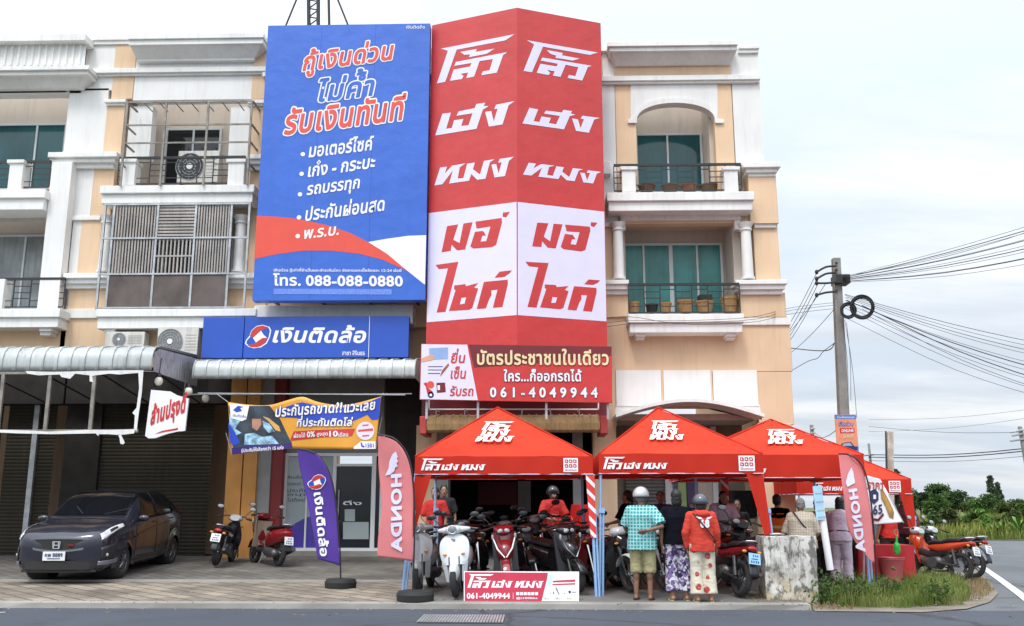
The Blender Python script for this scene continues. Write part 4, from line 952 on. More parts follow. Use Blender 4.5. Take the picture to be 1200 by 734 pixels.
def awnings():
    t = thing('awning', 'long white metal awning with a curved lip over the parked car', 'awning')
    Yf = 19.0; x1 = P(179, 420, Yf).x; x0 = -16.0; z0, z1 = Z(435, 100, Yf), Z(405, 100, Yf)
    prof = [(Yf, z0), (Yf, z0 + (z1 - z0) * .45), (Yf + .05, z0 + (z1 - z0) * .75), (Yf + .16, z1 - .03), (Yf + .4, z1 + .03), (21.6, z1 + .18)]
    ribbed(t, 'metal_sheet', m_corr, x0, x1, prof, .285, .03)
    mb = MB(); n = 18
    mb.grid(lambda u, v: (x1 + .012 - .025 * abs(math.sin(math.pi * u * n)), Yf + .03 + 2.55 * u, z0 - .0 + (min(z1 - .02 + .15 * u, z1 - .04 + .15 * u) - z0 + (-.12 * max(0, 1 - u * 9))) * v), n * 6, 1)
    mb.build('end_sheet', m_galv, t)
    mb = MB()
    for x in np.linspace(x0 + .5, x1 - .15, 7): mb.tube([(x, Yf + .06, z0 + .04), (x, 21.6, z0 + .5)], .03, 6); mb.tube([(x, Yf + .3, z0 + .1), (x, 22.6, z0 - .35)], .022, 6)
    mb.tube([(x0, Yf + .06, z0 + .03), (x1, Yf + .06, z0 + .03)], .03, 6); mb.build('awning_frame', m_black, t)
    for k, (px, py) in enumerate(((186, 447), (221, 459), (241, 467))):
        l = thing('hanging_lamp', ['white bulb lamp hanging nearest the torn sign frame', 'middle bulb lamp hanging behind the small red and white sign', 'bulb lamp hanging deepest under the awnings'][k], 'lamp', (0, 0, 0), 0, 'bulb lamps under the awning')
        c = P(px, py, 19.3 + k * .9); mb = MB(); mb.ell(c, .085, .085, .10); mb.build('bulb', M('cream bulb glass', (.7, .66, .55), .2), l, smooth=True)
        mb = MB(); mb.cyl(c + Vector((0, 0, .08)), c + Vector((0, 0, .17)), .05, .035); mb.tube([c + Vector((0, 0, .17)), c + Vector((0, .05, .5))], .01, 5); mb.build('lamp_holder', m_black, l)
    t = thing('awning', 'white metal awning under the long blue shop sign', 'awning')
    Yf = 20.6; xa, xb = P(226, 430, Yf).x, P(487, 430, Yf).x; z0, z1 = Z(444, 350, Yf), Z(421, 350, Yf)
    prof = [(Yf, z0), (Yf, z0 + (z1 - z0) * .45), (Yf + .04, z0 + (z1 - z0) * .75), (Yf + .12, z1 - .02), (Yf + .3, z1 + .02), (Y0, z1 + .3)]
    ribbed(t, 'metal_sheet', m_corr, xa, xb, prof, .27, .028)
    mb = MB(); mb.add([(xb, Yf + .01, z0), (xb, Yf + .01, z1 - .08), (xb, Yf + .2, z1), (xb, Y0, z1 + .28), (xb, Y0, z0)], [(0, 1, 2, 3, 4)]); mb.build('end_sheet', m_corr, t)
    mb = MB()
    for x in np.linspace(xa + .3, xb - .2, 5): mb.tube([(x, Yf + .05, z0 + .03), (x, Y0, z0 + .3)], .025, 6)
    mb.tube([(xa, Yf + .05, z0 + .03), (xb, Yf + .05, z0 + .03)], .025, 6); mb.tube([(xa - .1, Yf + .2, z0 - .32), (xb - .1, Yf + .2, z0 - .32)], .014, 6); mb.build('awning_frame', m_galv, t)
    t = thing('awning', 'short tan striped awning with red ends above the red canopy tents', 'awning')
    Yf = 20.9; xa, xb = P(500, 498, Yf).x, P(703, 498, Yf).x; z0, z1 = Z(507, 600, Yf), Z(488.5, 600, Yf)
    m_tan = M('tan vinyl awning', (.46, .30, .13), .7, var=.25, scale=3, streak=.5, streak_col=(.18, .1, .05))
    prof = [(Yf + .1, z0), (Yf + .01, z0 + .06), (Yf, z0 + .2), (Yf + .1, z1), (Yf + .35, z1 + .04), (22.0, z1 + .15)]
    ribbed(t, 'striped_roll', m_tan, xa, xb, prof, .17, .02, .01)
    for (a, b) in ((xa - .16, xa - .005), (xb + .005, xb + .18)):
        mb = MB(); mb.box(a, b, Yf + .0, 22.0, z0 - .03, z1 + .02); mb.build('end_cap', M('faded red board', (.5, .06, .05), .6, streak=.3), t, bevel=.02)
    mb = MB()
    for k in range(6): x = xa + (xb - xa) * (k + .3) / 6; mb.tube([(x, Yf + .1, z1), (x, Yf + .15, z1 + .18), (x, 21.95, z1 + .2)], .012, 6)
    mb.build('awning_frame', m_galv, t)
awnings()
def torn_frame():
    t = thing('empty_sign', 'rusty empty sign frame with torn white cloth edges hanging from the awning', 'sign frame')
    Yf = 18.93; g = lambda x, y: P(x, y, Yf)
    for px in (-52, 4, 56, 108):
        mb = MB(); a, b = g(px + (3 if px > 50 else 0), 436), g(px, 505); mb.box(a.x - .035, a.x + .035, Yf, Yf + .05, b.z, a.z); mb.build('frame_post', m_rust, t)
    mb = MB(); a, b = g(-60, 505), g(161, 505); mb.box(-16, b.x, Yf + .002, Yf + .046, b.z - .03, b.z + .03); mb.box(-16, b.x, Yf + .004, Yf + .044, g(0, 437).z - .03, g(0, 437).z + .02); mb.build('frame_rail', m_rust, t)
    pl = front(Yf - .01); m_cl = M('torn white cloth', (.75, .74, .72), .9, var=.1, streak=.3)
    for pts in ([(162, 434), (168, 434), (166, 460), (162, 488), (160, 505), (157, 503), (158, 487), (155, 484), (160, 478), (163, 455)],
                [(30, 435), (60, 436), (100, 435), (150, 434), (162, 434), (162, 437), (140, 439), (128, 438), (112, 440), (108, 441), (109, 448), (105, 447), (105, 440), (88, 438), (82, 444), (72, 442), (70, 439), (45, 440), (32, 438)],
                [(-20, 503), (40, 505), (55, 506), (100, 504), (130, 504), (158, 503), (157, 508), (140, 510), (128, 509), (116, 509), (115, 511), (112, 508), (60, 509), (20, 508), (-20, 506)],
                [(138, 509), (142, 510), (146, 519), (144, 521), (141, 520), (140, 513)]):
        mb = MB(); mb.ppoly(pl, pts, 0, .012); mb.build('torn_cloth', m_cl, t)
    t = thing('hanging_sign', 'small white hanging sign with red script beside the torn frame', 'hanging sign')
    Yf = 19.15; pl = Plane((P(196, 480, Yf).x, Yf, 0), (.985, .17, 0), (0, 0, 1))
    mb = MB(); mb.ppoly(pl, [(177, 457), (200, 459), (208, 463.5), (221, 467), (216.6, 505), (207, 506), (196, 508.5), (182, 513.5), (174, 513.8), (170, 511)], 0, .09); f = mb.build('sign_face', m_w, t)
    write('ล้านปรุงดี', pl, (176, 505), (217.5, 489), (178, 475), m_red, f, bold=.055, shear=.15, off=.006)
    mb = MB(); mb.ppoly(pl, [(181, 509), (190, 505), (209, 501.5), (208, 504), (193, 506.5)], .006); mb.build('underline', m_red, f)
    mb = MB(); 
    for x in (180, 215): mb.tube([P(x, 460 if x < 200 else 467, Yf + .05), P(x + 3, 440, Yf + .3)], .012, 6)
    mb.build('hanger', m_black, t)
torn_frame()

# ------------------------------------------------------------------ air conditioners and pots
def aircon(label, px0, py0, px1, py1, Y, fan=None, big=False):
    t = thing('air_conditioner', label, 'air conditioner', (0, 0, 0), 0, 'air conditioner outdoor units')
    a, b = P(px0, (py0 + py1) / 2, Y).x, P(px1, (py0 + py1) / 2, Y).x; z1, z0 = Z(py0, px0, Y), Z(py1, px0, Y)
    mb = MB(); mb.box(a, b, Y, Y + .32, z0, z1); c = mb.build('casing', M('ivory casing', (.62, .60, .55), .5, var=.1, streak=.4), t, bevel=.015)
    h = z1 - z0; r = h * .42; cx = a + (b - a) * (fan or .36); cz = z0 + h * .5
    mb = MB(); mb.cyl((cx, Y - .006, cz), (cx, Y - .001, cz), r, r, 28); f = mb.build('fan_opening', m_black if big else M('grey fan grille', (.2, .2, .19), .6), t)
    mb = MB()
    for k in (1.0, .8, .6, .4): mb.torus((cx, Y - .012, cz), r * k, .007, 'y', 28, 6)
    for k in range(12): mb.tube([(cx, Y - .012, cz), (cx + r * math.cos(k * math.pi / 6), Y - .012, cz + r * math.sin(k * math.pi / 6))], .005, 5)
    mb.build('fan_grille', m_galv, t)
    mb = MB(); mb.cyl((cx, Y - .03, cz), (cx, Y - .013, cz), r * .22, r * .22); mb.build('fan_hub', m_alu, t)
    mb = MB()
    for k in range(6): z = z0 + h * (.2 + .1 * k); mb.box(cx + r + .06, b - .05, Y - .004, Y, z, z + .02)
    mb.build('louvre', m_slat, t)
    mb = MB()
    for x in (a + .1, b - .1): mb.box(x - .02, x + .02, Y - .01, Y0 if Y < Y0 else Y + .4, z0 - .05, z0 - .002)
    mb.build('bracket', m_black, t)
aircon('air conditioner unit with a dark fan inside the upper window cage', 208, 177, 256, 214, 23.1, .3, True)
aircon('low air conditioner unit on the wall above the long awning', 123, 389, 169, 407, 22.15)
aircon('large air conditioner unit beside the blue shop sign', 184, 383, 232, 418, 22.1, .32)
def pot(px, py, w, h, Y, label, mat, group, kind=0):
    t = thing('plant_pot' if not kind else 'basket', label, 'plant pot' if not kind else 'basket', (0, 0, 0), 0, group)
    c = P(px, py, Y); r = w / 1100 * Y / 2; hh = h / 1100 * Y
    mb = MB(); mb.tube([(c.x, Y, c.z), (c.x, Y, c.z + .01), (c.x, Y, c.z + hh * .45), (c.x, Y, c.z + hh * .8), (c.x, Y, c.z + hh * .85), (c.x, Y, c.z + hh)], [r * .6, r * .75, r * .95, r, r * 1.1, r * 1.1], 18); mb.build('pot_body', mat, t, smooth=True)
    mb = MB(); mb.cyl((c.x, Y, c.z + hh + .002), (c.x, Y, c.z + hh + .03), r * .95, r * .6, 14); mb.build('pot_soil', M('dark soil', (.05, .04, .03), .95, bump=.5), t)
for i, (x, w) in enumerate(((758, 20), (785.5, 21), (808, 20), (831, 22))):
    pot(x, 225, w, 8, 22.75, ['brown bowl pot at the left on the arched balcony', 'brown bowl pot below the white door mullion on the arched balcony', 'reddest bowl pot on the arched balcony', 'wide bowl pot at the right on the arched balcony'][i], M('terracotta %d' % i, ((.14, .07, .045), (.2, .11, .07), (.27, .11, .06), (.18, .1, .06))[i], .8, var=.3), 'pots on the arched balcony')
m_wick = M('tan wicker', (.42, .24, .10), .8, var=.35, scale=25, bump=.5)
for i, (x, w, h, m, lb) in enumerate(((743, 13, 13, m_wick, 'tan basket nearest the red billboard on the lower balcony'), (764, 14, 10, m_black, 'black bowl pot on the lower balcony'), (780, 14, 12, m_wick, 'tan basket beside the black bowl pot'), (804, 19, 15, m_wick, 'wide tan basket in the middle of the lower balcony'), (826, 20, 14, m_wick, 'tan basket carrying a dark box'), (855, 19, 19, m_wick, 'tallest basket by the right column'))):
    pot(x, 367, w, h, 22.75, lb, m, 'pots and baskets on the lower balcony', 1 if m is m_wick else 0)
bx = MB(); c = P(826, 352.5, 22.75); bx.box(c.x - .16, c.x + .16, 22.6, 22.9, c.z, c.z + .13); tag(bx.build('storage_box', m_black2, None, bevel=.01), 'small dark box on top of a tan basket', 'box')
def ground_z(x, Y):
    if x > 4.0 and Y > 14.6: return .032
    if Y < 14.62: return .0
    if x < XB: return .086 + (Y - 14.85) * .0106 if Y < 18.1 else .158 + (Y - 18.2) * .0449
    return .084 + (Y - 14.85) * .0275
# ------------------------------------------------------------------ cloth banners and feather flags
def interp(pts, n):
    L_ = [0]
    for a, b in zip(pts, pts[1:]): L_.append(L_[-1] + math.dist(a, b))
    out = []
    for k in range(n + 1):
        d = L_[-1] * k / n; i = max(j for j in range(len(L_)) if L_[j] <= d + 1e-9); i = min(i, len(pts) - 2)
        f = (d - L_[i]) / max(1e-9, L_[i + 1] - L_[i]); out.append((pts[i][0] + (pts[i + 1][0] - pts[i][0]) * f, pts[i][1] + (pts[i + 1][1] - pts[i][1]) * f))
    return out
def smooth(pts, n):
    """Catmull-Rom through the points"""
    out = []; m = len(pts) - 1
    for k in range(n + 1):
        t = k / n * m; i = min(int(t), m - 1); f = t - i
        p = [pts[max(0, min(m, i + d))] for d in (-1, 0, 1, 2)]
        out.append(tuple(.5 * ((2 * p[1][c]) + (-p[0][c] + p[2][c]) * f + (2 * p[0][c] - 5 * p[1][c] + 4 * p[2][c] - p[3][c]) * f * f + (-p[0][c] + 3 * p[1][c] - 3 * p[2][c] + p[3][c]) * f ** 3) for c in range(len(pts[0]))))
    return out
def cloth(par, name, mat, edge_a, edge_b, Y, warp, nu=40, nv=16):
    A, B = smooth(edge_a, nu), smooth(edge_b, nu)
    mb = MB()
    def fn(u, v):
        k = round(u * nu); q = (A[k][0] + (B[k][0] - A[k][0]) * v, A[k][1] + (B[k][1] - A[k][1]) * v)
        return warp(P(q[0], q[1], Y))
    mb.grid(fn, nu, nv); o = mb.build(name, mat, par, smooth=True, ang=80)
    s = o.modifiers.new('thick', 'SOLIDIFY'); s.thickness = .004; s.offset = 0
    return o
def wave(kx, kz, amp, ph=0.0):
    def w(p):
        return Vector((p.x, p.y + amp * (math.sin(kx * p.x + 1.7 * p.z + ph) + .6 * math.sin(kz * p.z + kx * .6 * p.x + ph * 2)), p.z))
    return w
def hanging_banner():
    Yb = 19.9; t = thing('hanging_banner', 'orange and blue vinyl banner sagging under the awning', 'banner')
    w = wave(4.2, 3.0, .03)
    g = lambda x, y: (260 + x / 6.316, 460 + y / 6.316)
    top = [g(*p) for p in ((45, 72), (200, 92), (350, 92), (480, 60), (600, 35), (700, 68), (800, 88), (920, 92), (1050, 66), (1180, 32))]
    bot = [g(*p) for p in ((75, 462), (180, 452), (270, 440), (380, 428), (520, 415), (650, 419), (820, 420), (930, 421), (1030, 420), (1137, 420))]
    m_yel = M('orange yellow vinyl', C(226, 160, 55), .5, var=.12, scale=2)
    f = cloth(t, 'banner_sheet', m_yel, top, bot, Yb, w, 60, 16)
    pl = front(Yb)
    def patch(nm, m, pts, off):
        mb = MB(); q = [pl.uv(*g(*p)) for p in pts]
        mb.poly(pl, q, off); bm = bmesh.new(); me = mb.mesh('x'); bm.from_mesh(me)
        for _ in range(4): bmesh.ops.subdivide_edges(bm, edges=[e for e in bm.edges if e.calc_length() > .12], cuts=1, use_grid_fill=False); bmesh.ops.triangulate(bm, faces=bm.faces)
        for v in bm.verts: v.co = w(v.co)
        bm.to_mesh(me); bm.free(); me.name = nm; o = bpy.data.objects.new(nm, me); COL.objects.link(o); me.materials.append(m); o.parent = f; return o
    m_photo = M('dark car photo print', (.03, .045, .06), .5, var=.9, scale=3.5, detail=3)
    m_face = M('face photo print', C(180, 130, 105), .5, var=.3); m_ltblue = M('light blue photo print', C(150, 190, 215), .5, var=.8, scale=9)
    m_bl = M('royal blue print', C(35, 70, 185), .5, var=.08); m_pur = M('purple print', C(50, 28, 110), .5)
    patch('photo_print', m_photo, [(50, 100), (200, 100), (350, 98), (430, 200), (490, 330), (515, 375), (280, 395), (85, 408)], .008)
    patch('photo_print', m_ltblue, [(60, 160), (140, 210), (100, 270), (150, 300), (90, 330), (58, 240)], .011); patch('photo_print', m_face, [(225, 190), (290, 190), (292, 240), (262, 285), (228, 262)], .014)
    patch('photo_print', m_ltblue, [(175, 310), (240, 300), (300, 330), (370, 320), (420, 380), (170, 392)], .011); patch('photo_print', m_ltblue, [(300, 210), (350, 230), (390, 290), (345, 300), (310, 260)], .011)
    patch('photo_print', M('brown sleeve print', C(205, 160, 90), .5, var=.2), [(300, 175), (345, 190), (420, 250), (432, 290), (395, 280), (350, 220)], .013)
    patch('photo_print', m_photo, [(215, 165), (300, 168), (296, 195), (220, 195)], .017)
    patch('blue_corner', m_bl, [(48, 220), (95, 285), (140, 375), (84, 400), (62, 360)], .014); patch('purple_strip', m_pur, [(76, 410), (512, 372), (520, 412), (76, 460)], .014)
    patch('white_corner', m_w, [(58, 84), (205, 97), (185, 200), (150, 215), (70, 190)], .020)
    patch('blue_stripe', m_bl, [(395, 130), (560, 82), (600, 75), (800, 118), (1010, 100), (1178, 36), (1160, 200), (1110, 205), (1075, 165), (985, 205), (900, 235), (585, 245), (560, 190), (395, 178)], .008)
    patch('white_corner', m_w, [(975, 405), (1030, 362), (1137, 362), (1137, 418), (975, 418)], .008); patch('red_stripe', m_red, [(505, 345), (530, 288), (985, 268), (962, 322), (760, 332), (505, 356)], .010)
    circ = lambda x, y, r: [(x + r * math.cos(k * math.pi / 10), y + r * 1.0 * math.sin(k * math.pi / 10)) for k in range(20)]
    patch('round_badge', m_lav, circ(1062, 285, 68), .011); patch('badge_band', m_tred, [(1008, 276), (1118, 266), (1120, 284), (1008, 292)], .014); patch('badge_mark', m_tred, [(1040, 240), (1085, 236), (1085, 246), (1040, 250)], .014); patch('badge_mark', m_tred, [(1035, 318), (1092, 313), (1088, 324), (1040, 328)], .014)
    W_ = lambda s, a, b, c, m=m_w, **k: write(s, pl, g(*a), g(*b), g(*c), m, f, warp=w, **k)
    W_('ประกันรถขาด?!', (395, 182), (890, 148), (395, 98), bold=.03, shear=.15, off=.024, outline=m_navy, ow=.03); W_('แวะเลย', (905, 150), (1138, 128), (905, 92), bold=.03, shear=.15, off=.024, outline=m_navy, ow=.03)
    W_('ที่ประกันติดโล่', (555, 255), (970, 248), (555, 175), bold=.03, shear=.15, off=.024, outline=m_navy, ow=.03)
    W_('ผ่อนได้', (530, 336), (618, 332), (530, 300), bold=.02, off=.016); W_('0%', (632, 334), (692, 330), (632, 292), bold=.03, off=.016); W_('สูงสุด', (706, 334), (788, 330), (706, 302), bold=.02, off=.016); W_('10', (800, 330), (860, 327), (800, 288), bold=.03, off=.016); W_('เดือน', (866, 330), (935, 326), (866, 298), bold=.02, off=.016)
    W_('มีประกันให้เลือกกว่า 15 แห่ง', (150, 446), (455, 420), (150, 416), bold=.02, off=.018); W_('เงินติดล้อ', (85, 180), (185, 190), (85, 158), m_bl, bold=.01, off=.024)
    patch('phone_icon', m_bl, [(1025, 372), (1035, 370), (1042, 392), (1056, 398), (1052, 410), (1032, 400)], .012); W_('1501', (1064, 408), (1124, 408), (1064, 378), m_bl, bold=.02, off=.012)
    u, v = pl.uv(*g(128, 125)); mb = MB(); mb.poly(pl, [(u - .12, v - .02), (u - .02, v + .07), (u + .10, v + .05), (u + .03, v + .02), (u + .08, v - .04), (u - .04, v - .07)], .024); mb.v = [tuple(w(Vector(p))) for p in mb.v]; mb.build('swirl_mark', m_bl, f)
    mb = MB()
    for a, b in (((45, 72), (-40, 10)), ((1180, 32), (1195, 5)), ((75, 462), (30, 300)), ((1137, 420), (1185, 180))): mb.tube([P(*g(*a), Yb), P(*g(*b), Yb + .1)], .007, 5)
    mb.build('tie_rope', m_galv, t)
    mb = MB(); mb.tube([P(232, 461, Yb), P(475, 463, Yb)], .013, 6); mb.build('hanging_rail', m_galv, t)
hanging_banner()
def feather_flag(label, left, right, Y, mat, pole, base, w, decorate, dark_edge=m_black):
    t = thing('feather_flag', label, 'feather flag', (0, 0, 0))
    f = cloth(t, 'flag_cloth', mat, left, right, Y, w)
    mb = MB(); mb.tube([w(P(*p, Y)) if i < len(pole) - 2 else P(*p, Y) for i, p in enumerate(smooth(pole, 24))], .014, 7); mb.build('pole', dark_edge, t, smooth=True)
    if base: 
        x0, x1, y0, y1 = base; c = P((x0 + x1) / 2, y1, Y); c.z = ground_z(c.x, Y) + .004; r = (x1 - x0) / 2 * Y / 1100; h = (y1 - y0) / 1100 * Y
        mb = MB(); mb.tube([(c.x, Y, c.z), (c.x, Y, c.z + .001), (c.x, Y, c.z + h * .6), (c.x, Y, c.z + h * .95), (c.x, Y, c.z + h)], [r * .5, r * .97, r, r * .9, r * .3], 24); mb.build('water_base', m_rubber, t, smooth=True, ang=30)
    decorate(f, front(Y), w); return t
m_purple = M('purple flag cloth', C(92, 62, 165), .75, var=.1, scale=2, transl=.25)
m_pink = M('faded pink flag cloth', (.82, .27, .28), .75, var=.12, scale=2, transl=.25)
def deco_purple(f, pl, w):
    u, v = pl.uv(371, 565); swirl(pl, u, v, .155, f, .02, w, R(-18))
    write('เงินติดล้อ', pl, (367.2, 578), (375.5, 652), (378.5, 577), m_w, f, bold=.035, off=.02, warp=w)
YP = 17.0
feather_flag('purple feather flag with a swirl emblem on a black round base', [(348, 527), (350, 545), (356, 572), (362, 600), (368, 630), (372, 655)], [(349, 526.5), (372, 533), (386, 556), (393, 590), (396, 625), (398, 663)], YP, m_purple,
             [(348, 526), (362, 528.5), (376, 537), (388, 560), (394.5, 595), (397.5, 630), (399, 660), (399, 683)], (381, 417, 680, 690), wave(5, 4, .035), deco_purple)
WING = [(97, 100), (105, 122), (100, 128), (106, 140), (99, 146), (103, 160), (93, 164), (90, 178), (72, 192), (52, 196), (66, 168), (70, 138), (82, 112)]
def deco_left(f, pl, w):
    write('HONDA', pl, (470.5, 556), (471, 646), (458.5, 557), m_lav, f, bold=.05, off=.02, warp=w)
    mb = MB(); mb.ppoly(pl, [(436 + x / 3.41, 500 + y / 3.41) for x, y in WING], .02); mb.v = [tuple(w(Vector(p))) for p in mb.v]; mb.build('wing_emblem', m_lav, f)
feather_flag('pink feather flag with a wing emblem left of the first red tent', [(443, 510), (443, 545), (446, 580), (447, 600), (443, 630), (442, 652)], [(444, 510), (466, 519), (479, 541), (484, 575), (484, 615), (484, 658)], 14.97, m_pink,
             [(443, 509.5), (462, 514), (476, 530), (483, 555), (485.5, 590), (485.5, 640), (484, 680), (484, 697)], (465, 508, 695, 706), wave(6, 4, .03, 1), deco_left)
def deco_right(f, pl, w):
    write('HONDA', pl, (1003.5, 573), (1013.5, 646), (993.5, 574.5), m_lav, f, bold=.05, off=.02, warp=w)
    mb = MB(); mb.ppoly(pl, [(992, 571), (990, 566), (993, 556), (998, 548), (1000, 553), (1001, 560), (1002, 566), (998, 568)], .02); mb.v = [tuple(w(Vector(p))) for p in mb.v]; mb.build('wing_emblem', m_lav, f)
feather_flag('pink feather flag with a wing emblem by the grass at the corner', [(983, 533), (985, 560), (989, 590), (993, 618), (1004, 638), (1022, 659)], [(984, 532.5), (1000, 536), (1012, 552), (1018, 580), (1022, 615), (1025, 660)], 16.6, m_pink,
             [(983, 532), (996, 533), (1010, 545), (1018, 570), (1022.5, 605), (1026, 650), (1027, 690)], None, wave(6, 4, .03, 2), deco_right)
def price_sheet():
    t = thing('price_banner', 'white vinyl banner with dark price digits flapping beside the pink flag', 'banner')
    w = wave(6, 5, .03, .5); Y = 18.2
    f = cloth(t, 'banner_sheet', m_w, [(1013, 557), (1016, 580), (1020, 598), (1024, 615)], [(1031, 562), (1040, 577), (1050, 595), (1058, 612)], Y, w, 24, 12)
    pl = front(Y); m_br = M('brown dish print', C(170, 130, 70), .5, var=.5, scale=8)
    def p_(nm, m, pts, o): mb = MB(); mb.ppoly(pl, pts, o); mb.v = [tuple(w(Vector(q))) for q in mb.v]; mb.build(nm, m, f)
    p_('dish_print', m_br, [(1031, 573), (1034, 574), (1042, 588), (1047, 600), (1046, 608), (1041, 606), (1037, 594), (1032, 584)], .016)
    p_('round_print', m_navy, [(1019, 580 - 4), (1025, 573), (1029, 578), (1029, 586), (1024, 591), (1019, 587)], .016); p_('round_print', m_w, [(1023, 580), (1026, 580), (1026, 585), (1023, 585)], .02)
    p_('curve_print', m_maroon, [(1021, 607), (1028, 608), (1034, 601), (1035, 604), (1029, 611), (1021, 610)], .016)
    write('ราคา', pl, (1016, 573), (1034, 574), (1016, 565), m_red, f, bold=.02, off=.016, warp=w); write('.65', pl, (1020, 604), (1033, 602), (1020, 593), m_navy, f, bold=.03, off=.018, warp=w)
    mb = MB(); mb.tube([P(1013, 556, Y), P(1012, 690, Y)], .018, 7); mb.tube([P(1013, 557, Y), P(1031, 562, Y), P(1059, 613, Y)], .01, 6); mb.build('pole', m_galv, t)
price_sheet()

# ------------------------------------------------------------------ canopy tents
m_tent = M('red tent cloth', (.64, .05, .02), .75, var=.2, scale=1.1, bump=.8, bscale=4, transl=.2, spec=.2)
m_tentd = M('dark red tent cloth', (.60, .035, .018), .75, var=.07, scale=1.5, transl=.2, spec=.2)
m_legb = M('pale blue tent leg', C(150, 185, 225), .45, var=.1)
m_strp = pattern('red and white striped wrap', 'diag', (.7, .05, .04), (.8, .78, .78), 5.0, .62)
def tent(label, lx, rx, ye, yv, ax, ay, Yf, front_logo=(.1, .45), stack=True, icons=True, covers=(), a=None, lleg=None, rleg=None):
    t = thing('canopy_tent', label, 'canopy tent', (0, 0, 0), 0, 'red canopy tents')
    x0, x1 = P(lx, yv, Yf).x, P(rx, yv, Yf).x; d = a or (x1 - x0) / 2
    zv, ze = Z(yv, (lx + rx) / 2, Yf), Z(ye, (lx + rx) / 2, Yf); Ym = Yf + d; za = P(ax, ay, Ym).z; xm = P(ax, ay, Ym).x; Yb = Yf + 2 * d
    C4 = [Vector((x0, Yf, ze)), Vector((x1, Yf, ze)), Vector((x1, Yb, ze)), Vector((x0, Yb, ze))]; ap = Vector((xm, Ym, za))
    mb = MB(); n = 14
    for k in range(4):
        p, q = C4[k], C4[(k + 1) % 4]; o = len(mb.v)
        for i in range(n + 1):
            for j in range(n + 1):
                s = i / n; e = p.lerp(q, j / n); b = e.lerp(ap, s)
                sag = .035 * math.sin(math.pi * s) * math.sin(math.pi * j / n) ** .7 * (1 - s * .5)
                mb.v.append(tuple(b + Vector((0, 0, -sag + .020 * mnoise.noise(b * 2.0) - .018 * abs(mnoise.noise(Vector((b.x * 1.2, b.z * 7, b.y)))))) ))
        for i in range(n):
            for j in range(n): c = o + i * (n + 1) + j; mb.f.append((c, c + 1, c + n + 2, c + n + 1))
    roof = mb.build('roof', m_tent, t, smooth=True, ang=25)
    mb = MB()
    for k in range(4): mb.tube([C4[k] + Vector((0, 0, .004)), C4[k].lerp(ap, .5) + Vector((0, 0, .006)), ap + Vector((0, 0, .01))], .013, 6)
    mb.build('ridge_seam', m_tentd, t, smooth=True)
    mb = MB(); m = 28
    for k in range(4):
        p, q = C4[k], C4[(k + 1) % 4]; nr = (q - p).cross(Vector((0, 0, 1))).normalized(); o = len(mb.v)
        for i in range(m + 1):
            for j in range(4):
                e = p.lerp(q, i / m); s = j / 3; wv = .012 * s * math.sin(i * 1.3 + k) * (0 if i in (0, m) else 1)
                mb.v.append((e.x + nr.x * wv, e.y + nr.y * wv, ze + (zv - ze) * s + .008 * s * math.sin(i * .9)))
        for i in range(m):
            for j in range(3): c = o + i * 4 + j; mb.f.append((c, c + 4, c + 5, c + 1))
    val = mb.build('valance', m_tentd, t, smooth=True, ang=60)
    mb = MB()
    for k in range(4):
        p, q = C4[k], C4[(k + 1) % 4]; mb.tube([(p.x, p.y, zv), (q.x, q.y, zv)], .007, 5)
    mb.build('hem', m_lav, t)
    mb = MB(); zi = zv + .05
    for k in range(4):
        p, q = C4[k].lerp(ap, .03), C4[(k + 1) % 4].lerp(ap, .03); mid = (p + q) / 2
        for (f0, f1) in ((0, .5), (.5, 1)):
            for s in (0, 1):
                e0, e1 = p.lerp(q, f0), p.lerp(q, f1); mb.tube([(e0.x, e0.y, zi + .22 * s), (e1.x, e1.y, zi + .22 * (1 - s))], .012, 5)
        mb.tube([p + Vector((0, 0, -.03)), ap + Vector((0, 0, -.08))], .014, 5)
    mb.build('truss', m_galv, t)
    gz = [.09, .09, .16, .16]
    for k in range(4):
        c = C4[k].lerp(ap, .03); ends = {0: lleg, 1: rleg}.get(k)
        gp = Vector((c.x, c.y, gz[k]))
        if ends: gp = Vector((P(*ends, c.y).x, c.y, .09))
        top = Vector((c.x, c.y, ze - .02)); mb = MB(); mb.tube([gp, top], .024, 6); dx = Vector((.05, .0, 0)); mb.tube([gp + dx, gp.lerp(top, .62) + dx], .018, 6); mb.obox(gp + Vector((.02, 0, .006)), .14, .1, .012)
        mb.obox(gp.lerp(top, .6) + Vector((.02, 0, 0)), .1, .07, .07)
        leg = mb.build('leg', m_legb, t)
        if k in covers or ('s', k) in covers:
            mt = m_strp if ('s', k) in covers else m_tentd; f0 = .42 if ('s', k) in covers else .36; s = 1 if k in (0, 3) else -1
            w1, w0 = (.14, .09) if mt is m_strp else (.27, .08)
            b = gp.lerp(top, f0); tp = Vector((top.x, top.y, zv)); mb = MB(); yy = -.04 if k in (0, 1) else .04
            if mt is m_strp: mb.loft([[(b.x - w0 / 2, b.y + yy, b.z), (b.x + w0 / 2, b.y + yy, b.z), (b.x + w0 / 2, b.y - yy, b.z), (b.x - w0 / 2, b.y - yy, b.z)], [(tp.x - w1 / 2, tp.y + yy, tp.z), (tp.x + w1 / 2, tp.y + yy, tp.z), (tp.x + w1 / 2, tp.y - yy, tp.z), (tp.x - w1 / 2, tp.y - yy, tp.z)]])
            else:
                mb.slab(lambda u, v: (b.x + (tp.x - b.x) * u + s * (-.03 + (w0 + (w1 - w0) * u) * v), b.y + (tp.y - b.y) * u + yy - .02 * math.sin(v * 5 + u * 3), b.z + (tp.z - b.z) * u), 8, 6, lambda u, v: (0, .006, 0))
            mb.build('leg_cover', mt, t, smooth=True, ang=30)
    pv = Plane((x0, Yf, 0), (1, 0, 0), (0, 0, 1)); w = x1 - x0; h = ze - zv
